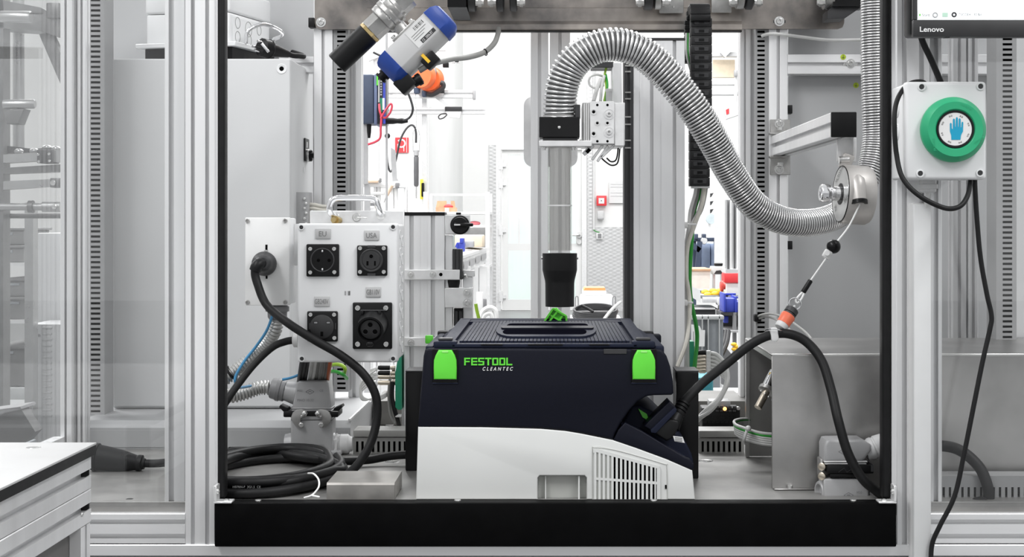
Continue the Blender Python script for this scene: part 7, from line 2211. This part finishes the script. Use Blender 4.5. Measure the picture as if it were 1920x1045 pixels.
# trolley running into depth
t = thing('assembly_trolley', 'white assembly trolley with small window panels behind the slide unit', 'trolley', (X(885, 5.5), 5.9, 0))
tx = X(868, 5.4)
part('deck', MB().add([P(866, 480, 5.3), P(912, 465, 6.3), P(880, 463, 6.3), P(840, 478, 5.3), P(866, 486, 5.3), P(912, 470, 6.3), P(880, 468, 6.3), P(840, 484, 5.3)], [(0, 1, 2, 3), (4, 7, 6, 5), (0, 4, 5, 1), (1, 5, 6, 2), (2, 6, 7, 3), (3, 7, 4, 0)]), WPLAS, t)
for k in range(4):
    f0, f1 = k / 4 + 0.02, (k + 1) / 4 - 0.03
    q = lambda f, y0, y1: (866 + 44 * f, y0 + (y1 - y0) * f, 5.32 + 0.96 * f)
    part('side_window', MB().add([P(*q(f0, 492, 474)), P(*q(f1, 492, 474)), P(*q(f1, 506, 484)), P(*q(f0, 506, 484))], [(0, 1, 2, 3)]).add(
        [P(*q(f0, 492, 474)) + Vector((0.01, 0, 0)), P(*q(f1, 492, 474)) + Vector((0.01, 0, 0)), P(*q(f1, 506, 484)) + Vector((0.01, 0, 0)), P(*q(f0, 506, 484)) + Vector((0.01, 0, 0))], [(3, 2, 1, 0)]), CONN, t)
part('side_frame', MB().add([P(865, 486, 5.31), P(912, 470, 6.3), P(912, 492, 6.3), P(865, 514, 5.31), P(862, 486, 5.33), P(909, 470, 6.32), P(909, 492, 6.32), P(862, 514, 5.33)], [(0, 1, 2, 3), (7, 6, 5, 4), (0, 4, 5, 1), (3, 2, 6, 7), (0, 3, 7, 4), (1, 5, 6, 2)]), WPLAS, t)
for f in (0.15, 0.5, 0.9):
    c = P(868 + 42 * f, 500, 5.35 + 0.9 * f)
    part('leg', MB().box(c.x - 0.02, c.x + 0.02, c.y, c.y + 0.04, 0, c.z), WPLAS, t)
part('low_drawer', pb(893, 548, 905, 590, 5.6, 0.05, 0.004), WPLAS, t)
part('handle_pad', pb(904, 560, 912, 583, 5.7, 0.05, 0.01), GLAND, t)
solo('cable_heap', MB().ptube([(898, 606, 5.37), (905, 585, 5.37), (918, 577, 5.37), (929, 583, 5.37), (930, 604, 5.37), (918, 612, 5.37), (905, 606, 5.37), (908, 592, 5.37), (920, 588, 5.37), (926, 600, 5.37)], 0.012, 8, 7), LGREYC, 'heap of white cable right behind the vacuum lid on the left', 'cable heap')
# ---- table with cartons and black cable coil behind the centre
YTB = 3.4
t = thing('side_table', 'small white side table with box behind the nozzle', 'table', (X(1120, YTB), YTB + 0.15, 0))
part('box_body', pb(1089, 556, 1151, 600, YTB + 0.02, 0.2, 0.006), OFFWH, t)
part('table_top', MB().box(X(1070, YTB), X(1166, YTB), YTB - 0.25, YTB + 0.3, Z(606, YTB), Z(600, YTB)), WPLAS, t)
for x_ in (1084, 1154):
    part('leg', MB().box(X(x_ - 3, YTB), X(x_ + 3, YTB), YTB + 0.02, YTB + 0.05, 0, Z(606, YTB)), WPLAS, t)
for x_ in (1081, 1151):
    part('wire_bow', MB().ptube([(x_ - 2, 588, YTB - 0.01), (x_ - 2, 560, YTB - 0.01), (x_ + 1, 556, YTB - 0.01), (x_ + 3, 560, YTB - 0.01), (x_ + 3, 588, YTB - 0.01)], 0.002, 6, 5), GLAND, t)
solo('orange_book', MB().pprism([(1094, 545), (1097, 540), (1134, 540), (1136, 545)], YTB + 0.05, 0.14), mat('book_orange', C(245, 165, 105), 0.6), 'orange topped booklet on the white box', 'booklet')
solo('white_book', pb(1093, 545.5, 1137, 555.5, YTB + 0.04, 0.16, 0.003), WPLAS, 'white stack under the orange booklet', 'booklet')
cl = thing('black_cable_coil', 'coil of thin black cable behind the vacuum lid', 'cable coil', P(1116, 604, YTB - 0.25))
for k in range(6):
    pts = []
    for q in range(17):
        a_ = 2 * math.pi * q / 16
        pts.append(P(1116 + (40 + 1.5 * math.sin(3 * a_ + k)) * math.cos(a_), 580 + 2.4 * k + (9.5 + 0.6 * k) * math.sin(a_), YTB - 0.15 - 0.07 * math.sin(a_)))
    part('cable_turn', MB().tube(pts, 0.004, 8, 3), DGREY, cl)
part('plug_end', MB().ptube([(1090, 573, YTB - 0.2), (1104, 580, YTB - 0.21), (1112, 585, YTB - 0.22)], 0.005, 8, 4), BLACK, cl)
part('basket', MB().lathe(Vector((X(1116, YTB - 0.15), YTB - 0.15, Z(600, YTB) + 0.0005)), (0, 0, 1), [(0, 0.066), (0.04, 0.072)], 24), DGREY, cl)
solo('white_cable', MB().ptube([(1163, 567, 1.2), (1150, 578, 1.1), (1138, 592, 1.0), (1128, 606, 0.95)], 0.0035, 8, 6), LGREYC, 'white cable with tie rising beside the black guide rail', 'cable')

# ---- right window: benches with bins
YB2 = 3.6
t = thing('packing_bench', 'grey packing bench behind the green loom', 'bench', (X(1330, YB2), YB2 + 0.2, 0))
part('top', MB().box(X(1290, YB2), X(1405, YB2), YB2, YB2 + 0.5, Z(560, YB2), Z(554, YB2)), CRATE, t)
part('front_rail', pb(1318, 558, 1350, 568, YB2 - 0.03, 0.03, 0.002), ALUP, t)
for x_ in (1296, 1352):
    part('leg', MB().box(X(x_ - 3, YB2), X(x_ + 3, YB2), YB2 + 0.02, YB2 + 0.06, 0, Z(560, YB2)), ALUP, t)
part('lower_tray', MB().box(X(1290, YB2), X(1348, YB2), YB2 + 0.0, YB2 + 0.3, Z(592, YB2), Z(580, YB2)), DGREY, t)
part('paper_tray', MB().box(X(1292, YB2), X(1340, YB2), YB2 - 0.02, YB2 + 0.2, Z(580, YB2), Z(577, YB2)), WPLAS, t)
for k, (x_, y_) in enumerate(((1322, 548), (1337, 546), (1349, 546), (1327, 553), (1341, 551))):
    solo('yellow_fitting', MB().ball(P(x_, y_, YB2 + 0.02 + 0.12 * (k < 3)), 0.013, (1.2, 1, 0.8)), YEL, ['yellow cap on the bench, back row left', 'yellow cap on the bench, back row middle', 'yellow cap on the bench, back row right', 'yellow cap on the bench, front left', 'yellow cap on the bench, front right'][k], 'cap', 'yellow caps on the packing bench')
solo('tilted_card', MB().pprism([(1296, 536), (1313, 546), (1314, 568), (1296, 557)], YB2 - 0.0125, 0.012), WPLAS, 'white tilted card with dark edge in front of the bench', 'card')
t = thing('paper_bin', 'paper lined bin with brown rim on the bench', 'bin', P(1314, 541, YB2 + 0.25))
part('body', MB().pprism([(1294, 509), (1332, 509), (1330, 541), (1294, 541)], YB2 + 0.22, 0.2), mat('paper_white', C(226, 222, 214), 0.7), t)
part('rim', pb(1293, 504, 1333, 509, YB2 + 0.21, 0.22, 0.004), CARD, t)
for k, (x_, y_, yy) in enumerate(((1347, 503, YB2 + 0.3), (1357, 561, YB2 - 0.05))):
    t = thing('bench_device', ['white bench device with black dial beside the red box', 'white bench device with black dial above the blue bins'][k], 'device', P(x_, y_ + 14, yy), 'white bench devices')
    part('body', MB().pprism([(x_ - 12, y_ - 3), (x_ + 13, y_ - 3), (x_ + 14, y_ + 8), (x_ + 8, y_ + 12), (x_ - 10, y_ + 12), (x_ - 12, y_ + 6)], yy, 0.08, 0.004), WPLAS, t)
    part('foot', MB().pprism([(x_ - 8, y_ + 11), (x_ - 4, y_ + 5), (x_ + 4, y_ + 4), (x_ + 9, y_ + 11)], yy - 0.004, 0.06), DGREY, t)
    part('dial', MB().lathe(P(x_, y_ - 3, yy + 0.04), (0, 0, 1), [(0, 0.016), (0.012, 0.018), (0.014, 0.014)], 18), BLACK, t)
    if k == 0:
        part('leg', pb(x_ - 10, y_ + 12, x_ - 6, y_ + 50, yy + 0.03, 0.03), ALUP, t)
        part('leg', pb(x_ + 5, y_ + 12, x_ + 9, y_ + 50, yy + 0.03, 0.03), ALUP, t)
t = thing('red_box', 'red plastic box above the blue bins', 'box', P(1374, 535, YB2 + 0.05))
part('body', pb(1358, 512, 1400, 531, YB2 + 0.05, 0.1, 0.006), RED, t)
part('holder', pb(1362, 531, 1400, 556, YB2 + 0.06, 0.08, 0.003), WPLAS, t)
solo('emergency_stop', MB().lathe(P(1360, 537, YB2 + 0.0), (-1, 0, 0), [(0, 0.012), (0.006, 0.012), (0.008, 0.02), (0.016, 0.021), (0.020, 0.016)], 18), mat('emergency_red', C(205, 70, 60), 0.4), 'red emergency stop knob below the red box', 'knob')
YBN = 3.1
t = thing('bin_rack', 'dark steel rack carrying the blue bins', 'rack', (X(1375, YBN), YBN, 0))
part('shelf', MB().box(X(1352, YBN), X(1420, YBN), YBN, YBN + 0.2, Z(592, YBN), Z(586, YBN)), DGREY, t)
part('lower_shelf', MB().box(X(1346, YBN), X(1420, YBN), YBN - 0.05, YBN + 0.2, Z(622, YBN), Z(619, YBN)), CONN, t)
for x_ in (1354, 1378):
    part('upright', MB().box(X(x_ - 3, YBN), X(x_ + 3, YBN), YBN + (0.14 if x_ < 1360 else 0.0), YBN + (0.17 if x_ < 1360 else 0.03), 0, Z(586, YBN)), GLAND, t)
part('back', MB().box(X(1352, YBN), X(1420, YBN), YBN + 0.19, YBN + 0.2, Z(622, YBN), Z(592, YBN)), DGREY, t)
for a, b, y0_, y1_, ll in ((1357, 1380, 550, 586, 'larger blue bin on the dark rack'), (1378, 1402, 556, 587, 'second blue bin on the dark rack, partly hidden by the post')):
    t = thing('blue_bin', ll, 'bin', P(a, y1_, YBN), 'blue bins on the rack')
    part('body', pb(a + 2, y0_ + 10, b, y1_, YBN + 0.01, 0.12, 0.004), BINBL, t)
    part('side', pb(a, y0_, a + 4, y1_, YBN + 0.0, 0.14, 0.003), BINBL, t)
    part('rim', pb(a + 4, y0_, b, y0_ + 4, YBN + 0.12, 0.01, 0.002), BINBL, t)
solo('blue_tab', pb(1357, 593, 1366, 606, YBN + 0.05, 0.02, 0.003), BINBL, 'blue tab hanging under the rack shelf', 'tab')
t = thing('grey_crate', 'large grey ribbed plastic crate with papers behind the loom', 'crate', P(1325, 690, 2.6))
part('wall', pb(1286, 596, 1356, 700, 2.62, 0.02), CRATE, t)
part('rim', pb(1284, 592, 1358, 600, 2.60, 0.05, 0.004), CRATEL, t)
for x_ in (1316, 1327, 1348):
    part('rib', pb(x_, 592, x_ + 2, 700, 2.60, 0.02), CRATEL, t)
part('document_pocket', MB().pprism([(1297, 609), (1312, 612), (1316, 620), (1322, 620), (1321, 650), (1297, 650)], 2.585, 0.012), WPLAS, t)
part('document_lines', pb(1300, 622, 1301, 645, 2.583, 0.001).pbox(1308, 622, 1309, 640, 2.583, 0.001), INKG, t)
part('skid', MB().box(X(1290, 2.62), X(1350, 2.62), 2.62, 2.7, 0, Z(700, 2.62)), CRATE, t)
for k in range(3):
    solo('black_tube', MB().ptube([(1356 + 5 * k, 622, 3.0), (1352 + 5 * k, 645, 2.9), (1340 + 5 * k, 672, 2.8), (1330 + 5 * k, 690, 2.75)], 0.008, 8, 6), RUBBER,
         ['black tube below the bin rack, leftmost of three', 'black tube below the bin rack, middle of three', 'black tube below the bin rack, rightmost of three'][k], 'tube', 'black tubes below the rack')
for k, (x_, y_) in enumerate(((1376, 646), (1382, 650), (1377, 655), (1383, 659))):
    solo('brass_fitting', MB().ball(P(x_, y_, 2.9), 0.008, (1.3, 1, 0.8)), YEL, ['brass yellow cap below the rack, upper left', 'brass yellow cap below the rack, upper right', 'brass yellow cap below the rack, lower left', 'brass yellow cap below the rack, lower right'][k], 'cap', 'brass caps below the rack')
solo('tilted_sheet', MB().pprism([(1352, 640), (1392, 690), (1392, 742), (1352, 720)], 2.9, 0.02), GLAND, 'dark grey tilted sheet behind the black cable', 'sheet')
solo('teal_box', pb(1302, 707, 1338, 741.8, 1.92, 0.16, 0.01), mat('teal_box', C(52, 128, 138), 0.5), 'teal box low behind the white leads', 'box')
solo('low_bench', MB().box(X(1298, 1.9), X(1400, 1.9), 1.9, 2.1, Z(752, 1.9), Z(742, 1.9)).box(X(1310, 1.9), X(1318, 1.9), 1.95, 2.0, 0, Z(752, 1.9)).box(X(1380, 1.9), X(1388, 1.9), 1.95, 2.0, 0, Z(752, 1.9)), CRATEL, 'pale low bench behind the white leads', 'bench')
# rail system with grey blue bins further back
YR2 = 7.2
t = thing('bin_rail', 'dark blue rail frame with translucent grey bins further back', 'rail frame', (X(1325, YR2), YR2, 0))
part('beam', pb(1296, 446, 1346, 453, YR2, 0.1, 0.004), NAVYBOX, t)
for x_, w in ((1306, 6), (1321, 6)):
    part('clamp', pb(x_ - 3, 439, x_ + 3, 449, YR2 - 0.02, 0.1, 0.004), NAVYBOX, t)
part('pivot', MB().lathe(P(1320, 452, YR2 - 0.005), (0, -1, 0), [(0, 0.022), (0.02, 0.018)], 14), ALUP, t)
for a, b in (((1312, 453), (1308, 505)), ((1343, 453), (1346, 495)), ((1296, 458), (1312, 470)), ((1346, 470), (1358, 462))):
    u = P(b[0], b[1], YR2) - P(a[0], a[1], YR2)
    part('strut', MB().obox((P(a[0], a[1], YR2 - 0.03) + P(b[0], b[1], YR2 - 0.03)) / 2, (u.length, 0.03, 0.03), Matrix.Rotation(-math.atan2(u.z, u.x), 3, 'Y')), NAVYBOX, t)
part('leg', MB().box(X(1300, YR2), X(1306, YR2), YR2 + 0.02, YR2 + 0.08, 0, Z(450, YR2)), NAVYBOX, t)
part('leg', MB().box(X(1350, YR2), X(1354, YR2), YR2 + 0.02, YR2 + 0.08, 0, Z(450, YR2)), NAVYBOX, t)
for k in range(3):
    part('translucent_bin', pb(1297 + 18 * k, 456, 1314 + 18 * k, 503, YR2 + 0.15, 0.2, 0.01), mat('blue_grey_bin', C(150, 164, 190), 0.4), t)
for k in range(3):
    solo('wall_hook', MB().pprism([(1332, 363 + 15 * k), (1338, 362 + 15 * k), (1334, 369 + 15 * k), (1332, 370 + 15 * k)], 9.0, 0.03), DGREY, ['uppermost dark wall hook right of the loom', 'middle dark wall hook right of the loom', 'lowest dark wall hook right of the loom'][k], 'hook', 'dark wall hooks')
solo('hook_rail', pb(1328, 355, 1332, 470, 9.03, 0.04), HALLW, 'white upright strip carrying the dark hooks', 'rail')
solo('grey_disc', MB().lathe(P(1333, 411, 9.02), (0, -1, 0), [(0, 0.03), (0, 0.037), (0.02, 0.036), (0.02, 0.02)], 20), mat('disc_grey_blue', C(190, 202, 206), 0.5), 'pale grey blue disc on the far wall strip', 'disc')
solo('white_screen', MB().box(X(1341, 6.4), X(1395, 6.4), 6.4, 6.45, 0, Z(400, 6.4)), WPLAS, 'white screen panel behind the red box', 'panel')
t = thing('window_frame_stand', 'grey upright profile stand left of the right rear post', 'stand', (X(1368, 2.2), 2.2, 0))
part('upright', vprofile(X(1362, 2.2), X(1369, 2.2), 2.2, 2.24, Z(508, 2.2), Z(375, 2.2), (0.5,), (0.5,), 0.004), CONN, t)
part('upright', vprofile(X(1374, 2.25), X(1381, 2.25), 2.25, 2.29, Z(508, 2.25), Z(378, 2.25), (0.5,), (0.5,), 0.004), CONN, t)
part('rail', MB().box(X(1360, 2.2), X(1400, 2.2), 2.19, 2.295, Z(512, 2.2), Z(505, 2.2)), ALU, t)
part('leg', MB().box(X(1393, 2.2), X(1400, 2.2), 2.2, 2.29, 0, Z(512, 2.2)), ALU, t)
# overhead structure at the far right
YOV = 9.0
t = thing('overhead_frame', 'white overhead lighting frame behind the energy chain', 'frame', (X(1350, YOV), YOV, 0))
part('beam', pb(1330, 150, 1420, 159, YOV, 0.08, 0.004), WPLAS, t)
part('beam', pb(1335, 98, 1420, 106, YOV, 0.08, 0.004), CONNL, t)
u = P(1392, 66, YOV) - P(1354, 104, YOV)
part('diagonal', MB().obox((P(1392, 66, YOV) + P(1354, 104, YOV)) / 2, (u.length, 0.06, 0.05), Matrix.Rotation(-math.atan2(u.z, u.x), 3, 'Y')), CONNL, t)
part('beige_panel', pb(1337, 112, 1378, 145, YOV + 0.1, 0.05), CARTON, t)
part('beam', pb(1335, 172, 1420, 178, YOV, 0.08, 0.004), CONNL, t)
part('leg', MB().box(X(1396, YOV), X(1402, YOV), YOV, YOV + 0.08, 0, Z(60, YOV)), WPLAS, t)
t = thing('camera_unit', 'small white camera unit with red label beyond the hose', 'camera', P(1370, 226, 8.9))
part('body', MB().pprism([(1358, 202), (1372, 194), (1386, 198), (1386, 216), (1362, 224)], 8.9, 0.08, 0.005), WPLAS, t)
part('red_label', MB().pprism([(1361, 206), (1367, 203), (1367, 213), (1362, 215)], 8.895, 0.004), RED, t)
part('arm', MB().ptube([(1378, 196, 8.96), (1380, 170, 8.96), (1382, 130, 8.96), (1386, 100, 8.96)], 0.012, 8, 5), WPLAS, t)
part('dark_joint', pb(1377, 131, 1383, 143, 8.9, 0.05, 0.004), CONN, t)

# ================================================================== left side wall of the machine and the room beyond it
XS = X(137, 0.52)
YSD = 0.50
for a, b, yy, g in ((113, 135, YSD, (0.45,)), (136, 160, YSD + 0.02, (0.3, 0.7))):
    fpart(vprofile(X(a, yy), X(b, yy), yy, yy + 0.03, ZF + 0.001, ZTOP, g, (0.5,), 0.004))
fpart(MB().box(X(122, YSD) - 0.02, X(122, YSD), 0.05, YSD, ZF + 0.001, ZF + 0.03), ALU, 'side_rail')
fpart(MB().box(X(122, YSD) - 0.012, X(122, YSD) - 0.008, 0.05, YSD, ZF + 0.03, ZTOP), GLASS, 'side_pane')
YL = 1.6
CONVD = mat('conveyor_dark_steel', (0.16, 0.16, 0.16, 1), 0.4, 0.5, var=0.15)
CONVL = mat('conveyor_tube_steel', (0.42, 0.42, 0.42, 1), 0.3, 0.7, var=0.06)
t = thing('conveyor_stand', 'grey tubular conveyor stand seen through the left glass pane', 'conveyor', (X(40, YL), YL, 0))
part('post', MB().cyl(Vector((X(35, YL + 0.1), YL + 0.1, Z(290, YL))), Vector((X(35, YL + 0.1), YL + 0.1, Z(-40, YL))), M(11, YL), 20), CONVL, t)
part('post', MB().box(X(-6, YL), X(6, YL), YL, YL + 0.05, 0, Z(-40, YL)), CONVD, t)
part('post', MB().box(X(46, 1.9), X(62, 1.9), 1.9, 1.94, 0, Z(380, 1.9)), CONVL, t)
part('top_beam', MB().prism([P(-40, -8, YL), P(76, 14, YL), P(116, 34, YL), P(116, 72, YL), P(76, 58, YL), P(-40, 50, YL)], (0, 0.09, 0)), CONVD, t)
part('drive_roller', MB().lathe(P(3, 31, YL - 0.05), P(60, 32, YL - 0.06) - P(3, 31, YL - 0.05), [(0, M(11, YL)), (M(56, YL), M(11, YL)), (M(58, YL), M(9.5, YL))], 28), CONVL, t)
part('motor_block', MB().pbox(86, 4, 112, 34, YL - 0.01, 0.06, 0.004), CONVD, t)
part('diagonal_strut', MB().prism([P(73, 64, YL + 0.02), P(96, 60, YL + 0.02), P(118, 110, YL + 0.02), P(118, 168, YL + 0.02)], (0, 0.03, 0)), CONVD, t)
part('cross_roller', MB().lathe(P(7, 196, YL - 0.02), P(66, 195, YL - 0.02) - P(7, 196, YL - 0.02), [(0, M(9, YL)), (M(56, YL), M(9, YL)), (M(59, YL), M(7, YL))], 24), CONVL, t)
part('roller_mount', MB().pprism([(8, 206), (45, 204), (34, 232), (12, 232)], YL - 0.03, 0.05, 0.003), CONVD, t)
part('side_rail', MB().prism([P(6, 290, YL), P(72, 286, YL), P(72, 302, YL), P(6, 306, YL)], (0, 0.04, 0)), CONVL, t)
part('side_rail', MB().prism([P(97, 280, YL), P(118, 283, YL), P(118, 306, YL), P(97, 303, YL)], (0, 0.04, 0)), CONVL, t)
part('belt', MB().prism([P(0, 272, YL + 0.03), P(60, 279, YL + 0.03), P(118, 276, YL + 0.03), P(118, 282, YL + 0.03), P(60, 286, YL + 0.03), P(0, 288, YL + 0.03)], (0, 0.1, 0)), DGREY, t)
ebk = part('end_block', pb(69, 280, 97, 306, YL - 0.015, 0.06, 0.002), DGREY, t)
for x_, y_ in ((72, 290), (92, 289), (73, 303), (93, 302)):
    screw(ebk, P(x_, y_, YL - 0.015), 0.0035)
part('lower_beam', MB().prism([P(6, 315, YL), P(118, 308, YL), P(118, 322, YL), P(6, 326, YL)], (0, 0.05, 0)), CONVD, t)
part('lower_rail', MB().prism([P(6, 340, YL), P(96, 336, YL), P(96, 350, YL), P(6, 356, YL)], (0, 0.04, 0)), CONVL, t)
part('rail_end', pb(93, 334, 114, 352, YL - 0.01, 0.05, 0.003), CONVD, t)
screw(t, P(100, 343, YL - 0.01), 0.007)
part('shaft', MB().lathe(P(-4, 388, YL), (1, 0, 0), [(0, M(7, YL)), (M(84, YL), M(7, YL)), (M(84, YL), M(10, YL)), (M(118, YL), M(10, YL))], 24), CONVL, t)
part('shaft_collar', MB().lathe(P(54, 388, YL), (1, 0, 0), [(0, M(12, YL)), (M(9, YL), M(12, YL))], 20), CONVD, t)
screw(t, P(102, 388, YL - 0.018), 0.006)
part('lower_shaft', MB().lathe(P(-4, 405, YL + 0.05), (1, 0, 0), [(0, M(5, YL)), (M(120, YL), M(5, YL))], 20), CONVD, t)
for x_, y_ in ((35, 284), (64, 283), (88, 277), (105, 279)):
    part('belt_cleat', MB().ball(P(x_, y_, YL + 0.01), 0.009, (1.4, 1, 0.8), 12, 8), CONVL, t)
# shelves with crates, left
YL2 = 2.6
t = thing('crate_rack', 'pale rack with grey crates seen through the left pane', 'rack', (X(30, YL2), YL2, 0))
for x_ in (52, -25):
    part('upright', MB().box(X(x_ - 3, YL2), X(x_ + 3, YL2), YL2, YL2 + 0.03, 0, Z(405, YL2)), ALUP, t)
for y_ in (496, 604, 736):
    part('shelf_board', MB().box(X(-30, YL2), X(58, YL2), YL2, YL2 + 0.4, Z(y_ + 3, YL2), Z(y_ - 3, YL2)), ALUP, t)
part('drop_front', MB().pbox(-20, 727, 50, 750, YL2 - 0.02, 0.015, 0.003), CRATEL, t)
for x0_, y0_, x1_, y1_, ll in ((-20, 427, 47, 459, 'grey crate on the top rack shelf, upper of two'), (-20, 460, 47, 492, 'grey crate on the top rack shelf, lower of two'), (2, 522, 50, 556, 'grey crate with handles on the second rack shelf, upper'),
                               (2, 557, 50, 600, 'grey crate on the second rack shelf, lower'), (-20, 650, 50, 724, 'big darker grey crate on the third rack shelf')):
    t = thing('storage_crate', ll, 'crate', P(x0_, y1_, YL2 + 0.05), 'storage crates on the left rack')
    mm = mat('rack_crate_dark', (0.12, 0.12, 0.12, 1), 0.55) if y0_ > 640 else mat('rack_crate_grey', (0.20, 0.20, 0.20, 1), 0.55)
    part('body', pb(x0_ + 2, y0_ + 2, x1_ - 2, y1_, YL2 + 0.05, 0.25, 0.004), mm, t)
    part('rim', pb(x0_, y0_, x1_, y0_ + 5, YL2 + 0.04, 0.27, 0.003), mm, t)
    part('grip', pb((x0_ + x1_) / 2 - 10, y0_ + 9, (x0_ + x1_) / 2 + 10, y0_ + 14, YL2 + 0.045, 0.01, 0.002), CRATE, t)
solo('white_cabinet', pb(70, 437, 130, 606, 2.2, 0.3, 0.004), WHITE, 'white upright cabinet behind the left pane', 'cabinet')
t = thing('grey_cabinet', 'pale grey cabinet with a slotted duct below the white upright cabinet', 'cabinet', P(90, 830, 2.0))
part('body', MB().box(X(54, 2.0), X(130, 2.0), 2.0, 2.4, 0, Z(608, 2.0), 0.003), STEPM, t)
for k in range(16):
    part('louvre', pb(79, 613 + 11 * k, 97, 617 + 11 * k, 1.997, 0.004, 0.001, 1), STEPM, t)
part('lock', MB().lathe(P(73, 629, 1.999), (0, -1, 0), [(0, 0.004), (0.002, 0.0035)], 12), GLAND, t)
t = thing('folded_crate', 'tilted dark grey crate behind the work table', 'crate', P(30, 830, 1.2))
part('side', MB().prism([P(10, 770, 1.2), P(38, 765, 1.2), P(66, 810, 1.2), P(48, 830, 1.2), P(0, 840, 1.2), P(-30, 830, 1.2)], (0, 0.05, 0)), mat('rack_crate_dark', (0.12, 0.12, 0.12, 1), 0.55), t)
part('top_edge', MB().prism([P(-30, 772, 1.19), P(38, 763, 1.19), P(40, 768, 1.19), P(-30, 782, 1.19)], (0, 0.1, 0)), GLAND, t)
part('under_block', MB().box(X(-10, 1.2), X(40, 1.2), 1.25, 1.3, 0, Z(836, 1.2)), CRATE, t)
